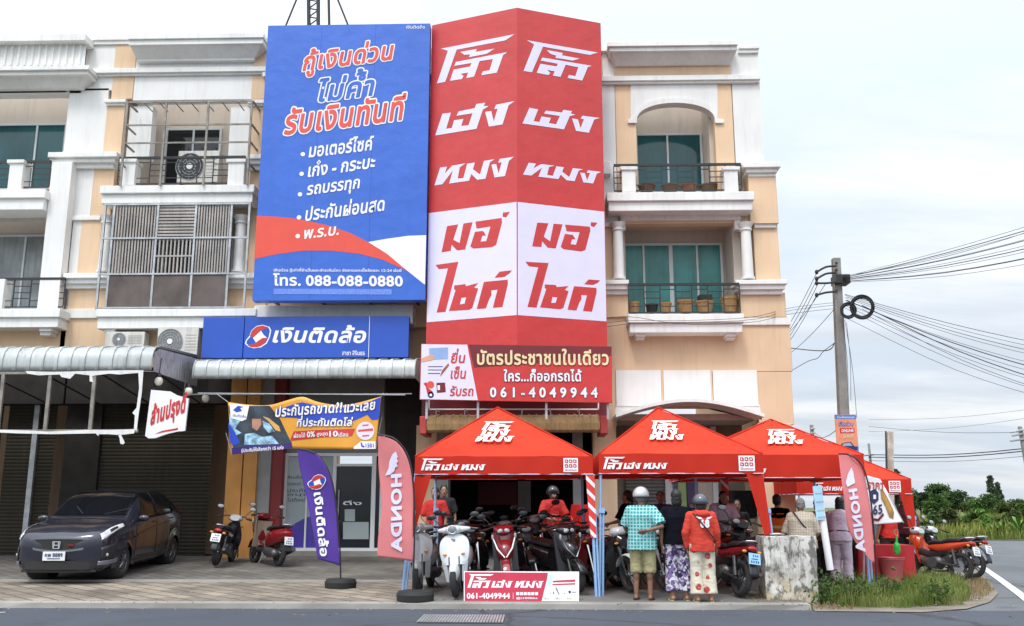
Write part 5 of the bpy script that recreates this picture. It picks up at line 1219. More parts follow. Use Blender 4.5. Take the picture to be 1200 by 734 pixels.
    if front_logo: stamp(pv, LOGO_LINE, (w * front_logo[0], zv + h * .22), (w * front_logo[1], zv + h * .22 + h * front_logo[2]), m_w, val, .022, uv=True)
    if icons:
        fx = icons if isinstance(icons, float) else .86; s = h * .78; ux = w * fx; uz = zv + h * .12
        mb = MB(); mb.poly(pv, [(ux, uz), (ux + s * 1.05, uz), (ux + s * 1.05, uz + s), (ux, uz + s)], .020); pn = mb.build('icon_panel', m_w, val)
        mb = MB()
        for r_ in range(2):
            for c_ in range(3):
                bx, bz = ux + s * (.1 + .3 * c_), uz + s * (.32 + .33 * r_); q = s * .24
                mb.poly(pv, [(bx, bz + .2 * q), (bx + .2 * q, bz), (bx + q, bz), (bx + q, bz + .8 * q), (bx + .8 * q, bz + q), (bx, bz + q)], .024)
        mb.build('icons', m_red, pn)
        mb = MB()
        for r_ in range(2):
            for c_ in range(3):
                bx, bz = ux + s * (.16 + .3 * c_), uz + s * (.38 + .33 * r_); q = s * .11; mb.poly(pv, [(bx, bz), (bx + q, bz), (bx + q * (.5 + .2 * c_), bz + q), (bx, bz + q * (.6 + .3 * r_))], .027)
        mb.build('icon_marks', m_w, pn)
        write('โล้วเฮงหมง', pv, (ux + s * .1, uz + s * .08), (ux + s * .95, uz + s * .08), (ux + s * .1, uz + s * .24), m_red, pn, uv=True, off=.024)
    pr = Plane(C4[0], (1, 0, 0), Vector(((C4[0] + C4[1]) / 2 - ap)) * -1); sl = (Vector((0, Ym, za)) - Vector((0, Yf, ze))).length
    if stack:
        mid = xm - x0; sw = w * (stack if isinstance(stack, float) else .23)
        stamp(pr, LOGO_STACK, (mid - sw * .5, sl * .26), (mid + sw * .5, sl * .26 + sl * .38), m_w, roof, .03, uv=True)
    return t
tent('first red canopy tent, sheltering the two pale scooters', 486, 695, 535, 556, 583, 478, 15.5, (.035, .40, .66), icons=.835, covers=(0, ('s', 1)), lleg=(471, 703), rleg=(699, 707))
tent('middle red canopy tent, above the man in the teal checked shirt', 702, 895, 532, 555, 771, 478, 15.6, (.025, .42, .62), icons=.85, covers=(1, ('s', 2)), lleg=(703, 706), rleg=(908, 660), a=1.55)
tent('third red canopy tent, half hidden by the middle tent at the building corner', 812, 1014, 533, 560, 903, 492, 16.9, (.17, .43, .35), icons=False, covers=(1,), rleg=(1018, 672), a=1.5)
tent('farthest red canopy tent, behind the feather flag at the corner', 934, 1069, 562, 579, 1000, 535, 20.6, (.15, .40, .55), stack=False, icons=.80, covers=(1, 2))

# ------------------------------------------------------------------ shop board standing at the kerb
def kerb_board():
    Y = 14.95; t = thing('sign_board', 'low pink and white sign board standing on the kerb in front of the scooters', 'sign board'); pl = Plane((0, Y, 0), (1, 0, 0), (0, .10, 1))
    g = lambda x, y: (540 + x / 8.571, 665 + y / 8.571)
    m_pk = M('crimson pink print', (.55, .035, .075), .4, var=.1)
    mb = MB(); mb.ppoly(pl, [(543.5, 669.5), (678.5, 670), (678.5, 707), (543.5, 706.5)], 0, .04); f = mb.build('board', m_w, t)
    mb = MB(); mb.ppoly(pl, [g(40, 48), g(875, 55), g(865, 120), g(810, 345), g(40, 345)], .003); mb.build('pink_panel', m_pk, f)
    stamp(pl, LOGO_LINE, g(66, 206), g(835, 70), m_w, f, .007)
    write('061-4049944', pl, g(62, 315), g(492, 315), g(62, 258), m_w, f, bold=.035, off=.007)
    mb = MB(); mb.ppoly(pl, [g(524, 255), g(528, 255), g(528, 320), g(524, 320)], .007)
    for k in range(6): x = 556 + k * 38; mb.ppoly(pl, [g(x, 250), g(x + 30, 250), g(x + 30, 280), g(x, 280)], .007)
    mb.build('icon_row', m_w, f); write('@LHMBike', pl, g(556, 325), g(770, 325), g(556, 298), m_w, f, bold=.02, off=.007)
    mb = MB(); mb.ppoly(pl, [g(925, 135), g(1150, 122), g(1150, 145), g(925, 150)], .004); mb.ppoly(pl, [g(920, 168), g(1150, 158), g(1150, 172), g(920, 180)], .004); mb.build('pink_lines', m_pk, f)
    mb = MB(); mb.ppoly(pl, [g(880, 70), g(930, 75), g(900, 190), g(868, 200)], .004); mb.build('mint_patch', M('mint print', C(205, 235, 230), .5), f)
    mb = MB()
    for pts in ([(1080, 240), (1095, 232), (1108, 245), (1100, 262), (1085, 262)], [(950, 205), (960, 203), (992, 275), (985, 276)], [(925, 245), (935, 245), (938, 268), (928, 268)], [(1115, 246), (1158, 246), (1158, 252), (1115, 252)], [(890, 255), (910, 255), (910, 260), (890, 260)], [(1010, 256), (1022, 256), (1022, 261), (1010, 261)], [(1036, 258), (1050, 258), (1050, 264), (1036, 264)]): mb.ppoly(pl, [g(*p) for p in pts], .004)
    mb.build('small_icons', m_navy, f)
    for x, s in ((835, 'ยื่น'), (950, 'เซ็น'), (1065, 'รับรถ')): write(s, pl, g(x, 322), g(x + 48, 322), g(x, 298), m_slat, f, off=.005)
    mb = MB()
    for x in (560, 660): c = P(x, 690, Y); mb.tube([(c.x, Y + .06, c.z + .2), (c.x, Y + .35, .09)], .015, 6)
    mb.build('prop_leg', m_galv, t)
kerb_board()
def block():
    m = M('painted concrete with black mould', (.62, .60, .55), .85, var=.15, scale=2, bump=.3, bscale=18); t_ = m.node_tree; b = t_.nodes['Principled BSDF']; tc = [n for n in t_.nodes if n.type == 'TEX_COORD'][0]
    base = b.inputs['Base Color'].links[0].from_socket
    def lay(scale, lo, hi, col, loc, sz=(1, 1, .35), zr=None):
        nonlocal base
        mp = t_.nodes.new('ShaderNodeMapping'); mp.inputs['Scale'].default_value = sz; mp.inputs['Location'].default_value = loc; t_.links.new(tc.outputs['Object'], mp.inputs[0])
        n = t_.nodes.new('ShaderNodeTexNoise'); n.inputs['Scale'].default_value = scale; n.inputs['Detail'].default_value = 9; n.inputs['Roughness'].default_value = .7; t_.links.new(mp.outputs[0], n.inputs['Vector'])
        r = t_.nodes.new('ShaderNodeValToRGB'); e = r.color_ramp.elements; e[0].position = lo; e[0].color = (0, 0, 0, 1); e[1].position = hi; e[1].color = (1, 1, 1, 1); t_.links.new(n.outputs['Fac'], r.inputs[0]); fac = r.outputs[0]
        if zr:
            s = t_.nodes.new('ShaderNodeSeparateXYZ'); t_.links.new(tc.outputs['Object'], s.inputs[0]); mr = t_.nodes.new('ShaderNodeMapRange'); mr.inputs['From Min'].default_value = zr[0]; mr.inputs['From Max'].default_value = zr[1]; t_.links.new(s.outputs[2], mr.inputs['Value'])
            ml = t_.nodes.new('ShaderNodeMath'); ml.operation = 'MULTIPLY'; t_.links.new(fac, ml.inputs[0]); t_.links.new(mr.outputs[0], ml.inputs[1]); fac = ml.outputs[0]
        k = t_.nodes.new('ShaderNodeMix'); k.data_type = 'RGBA'; t_.links.new(fac, k.inputs[0]); t_.links.new(base, k.inputs[6]); k.inputs[7].default_value = col + (1,); base = k.outputs[2]; t_.links.new(base, b.inputs['Base Color'])
    lay(4, .42, .60, (.40, .31, .13), (2, 3, 1), (1, 1, .8), (.55, .2)); lay(5, .46, .62, (.05, .048, .042), (7, 1, 4), (1.6, 1, .3), (.25, .75)); lay(9, .50, .58, (.16, .15, .13), (1, 9, 4), (1, 1, .6))
    Y = 15.2; mb = MB(); x0, x1 = P(897, 670, Y).x, P(958, 670, Y).x; zt = Z(629, 927, Y)
    mb.box(x0, x1, Y, Y + .55, 0, zt); o = mb.build('concrete_post', m, None); bm = bmesh.new(); bm.from_mesh(o.data)
    bmesh.ops.subdivide_edges(bm, edges=bm.edges, cuts=14, use_grid_fill=True)
    for v in bm.verts: v.co += Vector((mnoise.noise(v.co * 4), mnoise.noise(v.co * 4 + Vector((5, 0, 0))), mnoise.noise(v.co * 4 + Vector((0, 7, 0))))) * .018
    bm.to_mesh(o.data); bm.free(); tag(o, 'squat white concrete block with black mould at the verge', 'concrete block')
block()
def white_post():
    t = thing('marker_post', 'leaning white pipe post with a pale blue sheet tied near its top', 'post'); Y = 15.9
    mb = MB(); mb.tube([P(973, 668, Y), P(958, 570, Y)], .058, 12); mb.build('pipe', m_w, t, smooth=True)
    pl = front(Y - .075); mb = MB(); mb.ppoly(pl, [(952.5, 570), (963, 569), (967, 609), (957, 610)], 0, .02); f = mb.build('blue_sheet', M('pale blue sheet', C(165, 205, 232), .5, var=.15, scale=6), t)
    for y in (578, 588, 598, 606): mb = MB(); dx = (y - 570) * .12; mb.ppoly(pl, [(954 + dx, y), (963 + dx, y - .7), (963.3 + dx, y + .8), (954.3 + dx, y + 1.5)], .003); mb.build('print_line', m_slat, f)
    mb = MB(); mb.tube([P(958, 572, Y), P(957.6, 567, Y)], .02, 8); mb.build('pipe_cap', m_black, t)
white_post()

# ------------------------------------------------------------------ utility poles and cables
def pole(label, top, bot, Y, w, arms=(), zb=0.0, mat=None):
    t = thing('utility_pole', label, 'utility pole', (0, 0, 0), 0, 'utility poles')
    a, b = P(*top, Y), P(*bot, Y); d = (b - a); b = a + d * ((a.z - zb) / (a.z - b.z)); r = w / 1100 * Y / 2
    mb = MB(); mb.loft([[(p.x - r * s, p.y - r * s, p.z), (p.x + r * s, p.y - r * s, p.z), (p.x + r * s, p.y + r * s, p.z), (p.x - r * s, p.y + r * s, p.z)] for p, s in ((b, 1.3), (a, .9))]); mb.build('post', mat or m_polec, t, bevel=.02)
    for (x0, y0, x1, y1) in arms: mb = MB(); mb.tube([P(x0, y0, Y - r * 1.4), P(x1, y1, Y - r * 1.4)], .03 if Y < 40 else .06, 6); mb.build('cross_arm', m_galv, t)
    return t
m_polec = M('grey concrete pole', (.27, .26, .25), .9, var=.25, scale=2, streak=.4)
YU = 26.0
up = pole('tall concrete pole with coiled cables and a poster at the building corner', (979.5, 303), (992, 560), YU, 10)
mb = MB()
for y in (310, 318, 326, 334, 342): mb.box(P(981, y, YU - .2).x - .03, P(981, y, YU - .2).x + .03, YU - .165, YU - .14, P(981, y, YU).z - .03, P(981, y, YU).z + .03)
mb.build('bolt_holes', m_black, up)
for y0, y1 in ((319, 312), (327, 320), (332, 331), (346, 342)):
    mb = MB(); mb.tube(smooth([P(980, y1, YU - .2), P(968, y1 + 1, YU - .2), P(957, y0, YU - .25)], 8), .03, 6); mb.ell(P(957, y0, YU - .25), .05, .05, .07); mb.build('insulator', m_black, up)
mb = MB(); mb.box(P(976, 327, YU).x, P(993, 327, YU).x, YU - .25, YU + .2, P(985, 334, YU).z, P(985, 324, YU).z); mb.build('cable_clamp', m_black, up)
for k, (x, y, r) in enumerate(((1010, 360, .30), (994, 364, .19))):
    t = MB()
    for i in range(6): t.torus(P(x, y, YU - .3 - .02 * i) + Vector((.02 * math.sin(i * 2), 0, .025 * math.cos(i * 3))), r * (1 + .06 * math.sin(i * 5)), .022, 'y', 26, 6)
    tag(t.build('cable_coil', m_black, None, smooth=True), ['large black coil of cable hanging on the pole', 'small black coil of cable close to the pole'][k], 'cable coil', 'cable coils on the pole')
def poster():
    Y = YU - .26; t = thing('pole_poster', 'orange and blue car poster strapped to the concrete pole', 'poster'); pl = front(Y)
    mb = MB(); mb.ppoly(pl, [(978, 486), (1003, 486), (1007, 536), (982, 536)], 0, .03); f = mb.build('poster_sheet', M('salmon orange print', C(235, 150, 115), .5, var=.15, scale=3), t)
    def p_(nm, m, pts, o=.004): q = MB(); q.ppoly(pl, pts, o); return q.build(nm, m, f)
    m_sb = M('sky blue print', C(70, 130, 205), .5, var=.2)
    p_('blue_header', m_sb, [(978.2, 486.3), (1002.8, 486.3), (1003.2, 491), (978.6, 491)]); p_('red_box', m_red, [(984, 502), (1001, 501.5), (1001.5, 507.5), (984.5, 508)]); p_('blue_footer', m_sb, [(981.2, 525), (1006, 523), (1006.8, 535.8), (982.2, 535.8)])
    p_('car_print', m_navy, [(982, 524), (988, 519), (997, 518), (1001, 523), (1005, 524), (1004, 528), (990, 529), (984, 528)], .008); p_('windscreen_print', m_card2, [(988, 520), (996, 519), (999, 522.5), (987, 523)], .011)
    p_('figure_print', m_red, [(998, 536), (1000, 531), (1003, 530), (1005, 533), (1005, 536)], .010)
    write('สินเชื่อรถยนต์', pl, (981, 490.2), (1001, 490.2), (981, 487.2), m_w, f, off=.008); write('เงินด่วน', pl, (983, 500), (1000, 499.5), (983, 493.5), m_sb, f, bold=.03, off=.008); write('ONLINE', pl, (986, 506.8), (1000, 506.4), (986, 503.2), m_w, f, bold=.03, off=.008); write('โปรดี', pl, (988, 513.5), (1000, 513), (988, 509), m_cream, f, bold=.03, off=.008)
m_card2 = M('pale glass print', C(150, 175, 200), .5)
poster()
def cable(pts, r=.02, grp='cables running from the corner pole', lb='thin black overhead cable strung from the concrete pole', n=16):
    mb = MB(); mb.tube(smooth([tuple(p) for p in pts], n), r * .5, 5); tag(mb.build('overhead_cable', m_black, None), lb, 'cable', grp)
def span(a, b, Ya, Yb, sag, r=.02, ext=1.0, **k):
    p, q = P(*a, Ya), P(*b, Yb); q = p + (q - p) * ext; sag *= ext; m = [p.lerp(q, f) - Vector((0, 0, 4 * sag * f * (1 - f))) for f in (0, .25, .5, .75, 1)]; cable(m, r, **k)
G1 = dict(grp='bundle rising right from the pole', lb='black cable rising to the right from the pole')
for i, (a, b) in enumerate((((988, 326), (1215, 252)), ((988, 327), (1215, 258)), ((988, 328), (1215, 262)), ((990, 330), (1215, 268)), ((988, 324), (1215, 230)))): span(a, b, YU - .2, 20, .12 + .05 * i, .02 if i < 4 else .012, 2.3, **G1)
G2 = dict(grp='bundle falling right from the pole', lb='black cable falling gently to the right from the pole')
for i, (a, b, r) in enumerate((((990, 345), (1215, 384), .016), ((992, 348), (1215, 389), .016), ((992, 352), (1215, 402), .026), ((1010, 358), (1215, 408), .026), ((1010, 362), (1215, 413), .014), ((994, 374), (1215, 416), .012))): span(a, b, YU - .2, 24, .18 + .06 * i, r, 2.3, **G2)
for i in range(7): span((988, 325 + i), (1215, 250 + 4.2 * i), YU - .25, 20.3 + .1 * i, .1 + .03 * i, .011, 2.3, **G1)
for i in range(6): span((990, 346 + 3 * i), (1215, 386 + 6 * i), YU - .25, 24.5, .22 + .04 * i, .012, 2.3, **G2)
G3 = dict(grp='cables fanning left from the pole to the building', lb='thin black cable fanning left from the pole behind the building')
for i, (a, b) in enumerate((((957, 320), (915, 395)), ((957, 328), (915, 402)), ((958, 334), (916, 408)), ((957, 346), (916, 412)), ((968, 332), (915, 400)), ((978, 362), (918, 420)))): span(a, b, YU - .2, 34, .1, .018, **G3)
cable([P(978, 402, YU - .2), P(972, 410, YU - .3), P(955, 411, 27), P(925, 408, 29)], .03, **G3); cable([P(978, 402, YU - .2), P(965, 412, YU - .3), P(958, 420, 27), P(946, 424, 28), P(922, 438, 32)], .02, **G3)
G4 = dict(grp='cables along the front of the end house', lb='black cable crossing the lower balcony ledge of the end house')
for i, (ya, yb) in enumerate(((355, 376), (358, 380), (362, 371))): cable([P(976, ya, YU - .2), P(926, ya + 6, 23.2), P(880, 372 + 3 * i, 21.9), P(800, 376 + 2 * i, 21.85), P(735, yb, 21.85), P(700, yb + 5, 22.2)], .012, **G4)
for x0, x1 in (((990, 375), (1004, 490)), ((992, 378), (997, 470)), ((988, 380), (994, 470))): cable([P(*x0, YU - .25), P((x0[0] + x1[0]) / 2 + 2, (x0[1] + x1[1]) / 2, YU - .3), P(*x1, YU - .25)], .013, 'cables hanging down the pole', 'thin black cable hanging down the concrete pole')
pole('far leaning pole at the right edge of the picture', (1195, 500), (1206, 560), 60, 4, [(1184, 507, 1204, 503), (1186, 511, 1202, 508), (1184, 517, 1204, 514)])
pole('short far pole with cross arms behind the tents', (951, 498), (955, 560), 62, 4, [(950, 503, 955, 502), (950, 508, 955, 507), (950, 513, 956, 512)])
pole('distant pole right of the poster', (1018, 520), (1022, 560), 75, 2.5, [(1012, 534, 1024, 533)])
pole('dark thin pole beside the old wooden post', (1038, 505), (1040, 600), 22.5, 2.2, mat=m_black)
pole('old weathered wooden post leaning behind the price banner', (1043, 506), (1043, 600), 22.8, 7, mat=M('weathered wood', (.50, .44, .37), .9, var=.4, scale=5, streak=.4))
G5 = dict(grp='distant cables along the side road', lb='distant cable slung between the far poles')
for i, (y0, y1, r) in enumerate(((533, 505, .07), (536, 508, .07), (540, 514, .03), (500, 486, .03), (506, 470, .02), (492, 460, .02))): span((1018, y0), (1200, y1), 75, 60, .5, r, 2.2, **G5)
span((955, 508), (1018, 534), 62, 75, .3, .03, **G5); span((955, 512), (985, 500), 62, 30, .2, .03, **G5)
# ------------------------------------------------------------------ motorcycles and scooters
m_tyre = M('tyre rubber', (.02, .02, .02), .8, var=.2); m_rim = M('dark alloy', (.10, .10, .105), .4, .6, var=.2); m_chr = M('chrome', (.62, .62, .62), .18, 1.0, var=.1)
m_eng = M('engine metal', (.12, .12, .12), .45, .7, var=.3, scale=20); m_seat = M('black vinyl seat', (.018, .018, .02), .5, var=.2, scale=10); m_lens = M('clear lens', (.42, .44, .46), .12, var=.25, scale=20)
m_tail = M('red lens', (.35, .01, .01), .2); m_amb = M('amber lens', (.7, .28, .04), .25); m_plate = M('white number plate', (.75, .76, .77), .4, var=.08, scale=10); m_bplate = M('pale blue number plate', C(150, 200, 235), .4)
m_plast = M('black plastic', (.022, .022, .024), .42, var=.15)
def paint(name, c): return M(name, c, .25, var=.05, coat=.6)
def wheel(par, name, x, r, w, spokes=5, spin=0.0):
    t = MB(); t.torus((x, 0, r), r - w, w, 'y', 32, 8, 1.0); o = t.build(name, m_tyre, par, smooth=True)
    t = MB(); t.torus((x, 0, r), r - w * 1.75, w * .42, 'y', 32, 6, 1.6)
    for k in range(spokes):
        a = spin + 2 * math.pi * k / spokes; q = r - w * 1.8
        for d in (-.16, .16): t.tube([(x + .04 * math.cos(a + d * 3), 0, r + .04 * math.sin(a + d * 3)), (x + q * math.cos(a + d), 0, r + q * math.sin(a + d))], [.014, .010], 5)
    t.build('rim', m_rim, o, smooth=True)
    t = MB(); t.cyl((x, -.05, r), (x, .05, r), .045, .045, 14); t.cyl((x, .055, r), (x, .060, r), r * .42, r * .42, 24); t.build('hub', m_chr, o)
def sect(x, hw, z0, z1, n=14, p=2.6, cy=0.0):
    """superellipse section across the bike"""
    out = []
    for k in range(n):
        a = 2 * math.pi * k / n; c, s = math.cos(a), math.sin(a)
        out.append((x, cy + hw * math.copysign(abs(c) ** (2 / p), c), (z0 + z1) / 2 + (z1 - z0) / 2 * math.copysign(abs(s) ** (2 / p), s)))
    return out
def plate(par, x, z, tilt, mat, w=.20, h=.17):
    """number plate facing backwards"""
    m = Matrix.Rotation(tilt, 3, 'Y'); t = MB(); t.obox((x, 0, z), .008, w, h, m); o = t.build('number_plate', mat, par)
    t = MB()
    for i, (yy, zz, ww, hh) in enumerate(((-.055, .045, .022, .032), (-.02, .045, .022, .032), (.018, .045, .022, .032), (.0, -.004, .14, .014), (-.06, -.048, .024, .036), (-.022, -.048, .024, .036), (.018, -.048, .024, .036), (.056, -.048, .024, .036))):
        c = Vector((x, 0, z)) + m @ Vector((-.0055, yy, zz)); t.obox(c, .002, ww * .8, hh, m)
    t.build('plate_marks', m_navy, o)
def handlebar(par, x, z, wd, mirrors=True, mmat=None, rise=.06):
    t = MB(); t.tube(smooth([(x - .12, -wd, z + .0), (x - .03, -wd * .55, z + rise * .6), (x, 0, z + rise * .3), (x - .03, wd * .55, z + rise * .6), (x - .12, wd, z)], 16), .012, 7); h = t.build('handlebar', m_plast, par, smooth=True)
    for s in (-1, 1):
        t = MB(); t.cap((x - .11, s * (wd - .03), z + .002), (x - .165, s * (wd + .09), z - .012), .019, .019, 8); t.build('grip', m_rubber, h, smooth=True)
        t = MB(); t.tube([(x - .05, s * (wd - .02), z + .02), (x + .03, s * (wd + .10), z - .0)], .007, 5); t.build('brake_lever', m_chr, h)
        if mirrors:
            t = MB(); t.tube(smooth([(x - .06, s * wd * .72, z + .03), (x - .03, s * (wd * .85), z + .13), (x - .06, s * (wd + .05), z + .2)], 8), .007, 6); mi = t.build('mirror', m_plast, par, smooth=True)
            t = MB(); t.ell((x - .06, s * (wd + .06), z + .22), .022, .075, .045, 12, 8); t.build('mirror_shell', m_plast, mi, smooth=True)
            t = MB(); t.ell((x - .078, s * (wd + .06), z + .22), .008, .066, .037, 12, 8); t.build('mirror_glass', mmat or m_lens, mi, smooth=True)
def place(t, px, py, Y, head, lean=6, s=1.0):
    z = 0.0; c = P(px, py, Y); zg = ground_z(c.x, Y)
    t.location = (c.x, Y, zg); t.rotation_euler = (R(lean), 0, R(head)); t.scale = (s, s, s)
def underbone(label, col, px, Y, head, col2=None, lean=7, bp=None, basket=False, decal=None, s=1.0):
    """step-through motorcycle: x forward, wheels .28 m"""
    t = thing('motorcycle', label, 'motorcycle', (0, 0, 0), 0, 'parked motorcycles and scooters'); col2 = col2 or col
    wheel(t, 'front_wheel', .62, .285, .043, 5, .3); wheel(t, 'rear_wheel', -.60, .285, .05, 5)
    q = MB()
    for s_ in (-.075, .075): q.tube([(.62, s_, .285), (.545, s_, .56), (.47, s_, .80)], [.022, .024, .03], 8)
    q.build('fork', m_chr, t, smooth=True)
    q = MB(); q.grid(lambda u, v: (.62 + .315 * math.cos(R(20) + R(140) * u), (v - .5) * .13, .285 + (.315 + .02 * math.sin(math.pi * v)) * math.sin(R(20) + R(140) * u)), 14, 6); o = q.build('front_fender', col2, t, smooth=True); m = o.modifiers.new('t', 'SOLIDIFY'); m.thickness = .008
    # leg shield: swept V panel behind the front wheel
    q = MB()
    def sh(u, v):
        y = (u - .5) * 2; w = .10 + .13 * math.sin(math.pi * min(1, .25 + v * .75)) ** .8
        return (.30 + .18 * v - .10 * abs(y) ** 1.5, y * w, .32 + .56 * v)
    q.slab(sh, 12, 10, lambda u, v: (-.02, 0, 0)); q.build('leg_shield', col, t, smooth=True)
    q = MB(); q.loft([sect(.30, .06, .55, .85), sect(.40, .12, .62, .92), sect(.50, .11, .68, .93), sect(.56, .06, .74, .88)]); q.build('front_cowl', col, t, smooth=True)
    q = MB(); q.loft([sect(.30, .10, .93, 1.03), sect(.40, .16, .90, 1.06), sect(.48, .13, .90, 1.05), sect(.53, .07, .93, 1.02)]); hc = q.build('handlebar_cover', col2, t, smooth=True)
    q = MB(); q.ell((.515, 0, .965), .035, .085, .05, 14, 9); q.build('headlight', m_lens, hc, smooth=True)
    for s_ in (-1, 1): q = MB(); q.ell((.53, s_ * .13, .80), .03, .04, .02); q.build('turn_signal', m_amb, t, smooth=True)
    handlebar(t, .40, .99, .30)
    q = MB(); q.loft([sect(.34, .05, .50, .66), sect(.10, .055, .42, .58), sect(-.12, .07, .44, .66), sect(-.30, .08, .50, .72)]); q.build('centre_cover', m_plast, t, smooth=True)
    q = MB(); q.loft([sect(.08, .09, .60, .70), sect(-.15, .12, .55, .74), sect(-.45, .13, .58, .77), sect(-.75, .09, .68, .80), sect(-.88, .05, .74, .80)]); q.build('side_cover', col, t, smooth=True)
    q = MB(); q.loft([sect(.10, .09, .70, .755, p=3), sect(-.05, .125, .715, .80, p=3), sect(-.25, .135, .715, .79, p=3), sect(-.40, .13, .745, .85, p=3), sect(-.75, .11, .775, .86, p=3), sect(-.82, .08, .79, .84, p=3)]); q.build('seat', m_seat, t, smooth=True)
    q = MB(); q.tube(smooth([(-.62, -.11, .80), (-.80, -.12, .85), (-.90, 0, .87), (-.80, .12, .85), (-.62, .11, .80)], 16), .012, 6); q.build('grab_rail', m_chr, t, smooth=True)
    q = MB(); q.ell((-.875, 0, .745), .04, .085, .045, 14, 8); q.build('tail_light', m_tail, t, smooth=True)
    for s_ in (-1, 1): q = MB(); q.ell((-.86, s_ * .13, .70), .025, .04, .025); q.build('turn_signal', m_amb, t, smooth=True)
    q = MB(); q.grid(lambda u, v: (-.62 - .33 * math.sin(R(10) + R(75) * u) - .02, (v - .5) * .15, .30 + .36 * math.cos(R(10) + R(75) * u)), 10, 4); o = q.build('rear_fender', m_plast, t, smooth=True); m = o.modifiers.new('t', 'SOLIDIFY'); m.thickness = .01
    plate(t, -.955, .60, R(14), bp or m_plate)
    q = MB(); q.cap((.16, 0, .34), (-.12, 0, .37), .10, .12, 12); q.cyl((-.05, -.14, .33), (-.05, .14, .33), .11, .11, 16); q.cyl((.12, 0, .36), (.28, 0, .40), .065, .055, 12); q.build('engine', m_eng, t, smooth=True)
    q = MB(); q.tube(smooth([(.20, -.05, .30), (.10, -.12, .20), (-.15, -.15, .20), (-.35, -.17, .26), (-.85, -.18, .38)], 18), [.018] * 10 + [.03] + [.045] * 7 + [.03], 9); q.build('exhaust', m_eng, t, smooth=True)
    q = MB()
    for s_ in (-.09, .09): q.tube([(-.10, s_, .36), (-.60, s_, .285)], .02, 6); q.tube([(-.56, s_, .32), (-.48, s_, .62)], .028, 8)
    q.build('swingarm', m_eng, t)
    q = MB(); q.tube([(-.12, .08, .24), (-.16, .26, .02)], .01, 6); q.build('side_stand', m_plast, t); q = MB(); q.tube([(.05, -.2, .25), (.05, .2, .25)], .014, 6); q.build('footrest', m_rubber, t)
    if basket:
        q = MB()
        for z in (.82, .90, .98): q.tube([(.60, -.14, z), (.82, -.14, z), (.82, .14, z), (.60, .14, z), (.60, -.14, z)], .007, 5)
        for y in (-.14, 0, .14): q.tube([(.82, y, .82), (.82, y, .98)], .006, 5); q.tube([(.60, y, .82), (.82, y, .82)], .006, 5)
        q.build('basket', m_plast, t)
    if decal:
        for s_ in (-1, 1):
            q = MB(); pl = Plane((0, s_ * .124, 0), (1, 0, 0), (0, 0, 1)); q.poly(pl, [(-.5, .66), (-.2, .60), (-.1, .64), (-.42, .70)], .012 if s_ < 0 else -.012); q.build('decal', decal, t)
    place(t, px, 650, Y, head, lean, s); return t
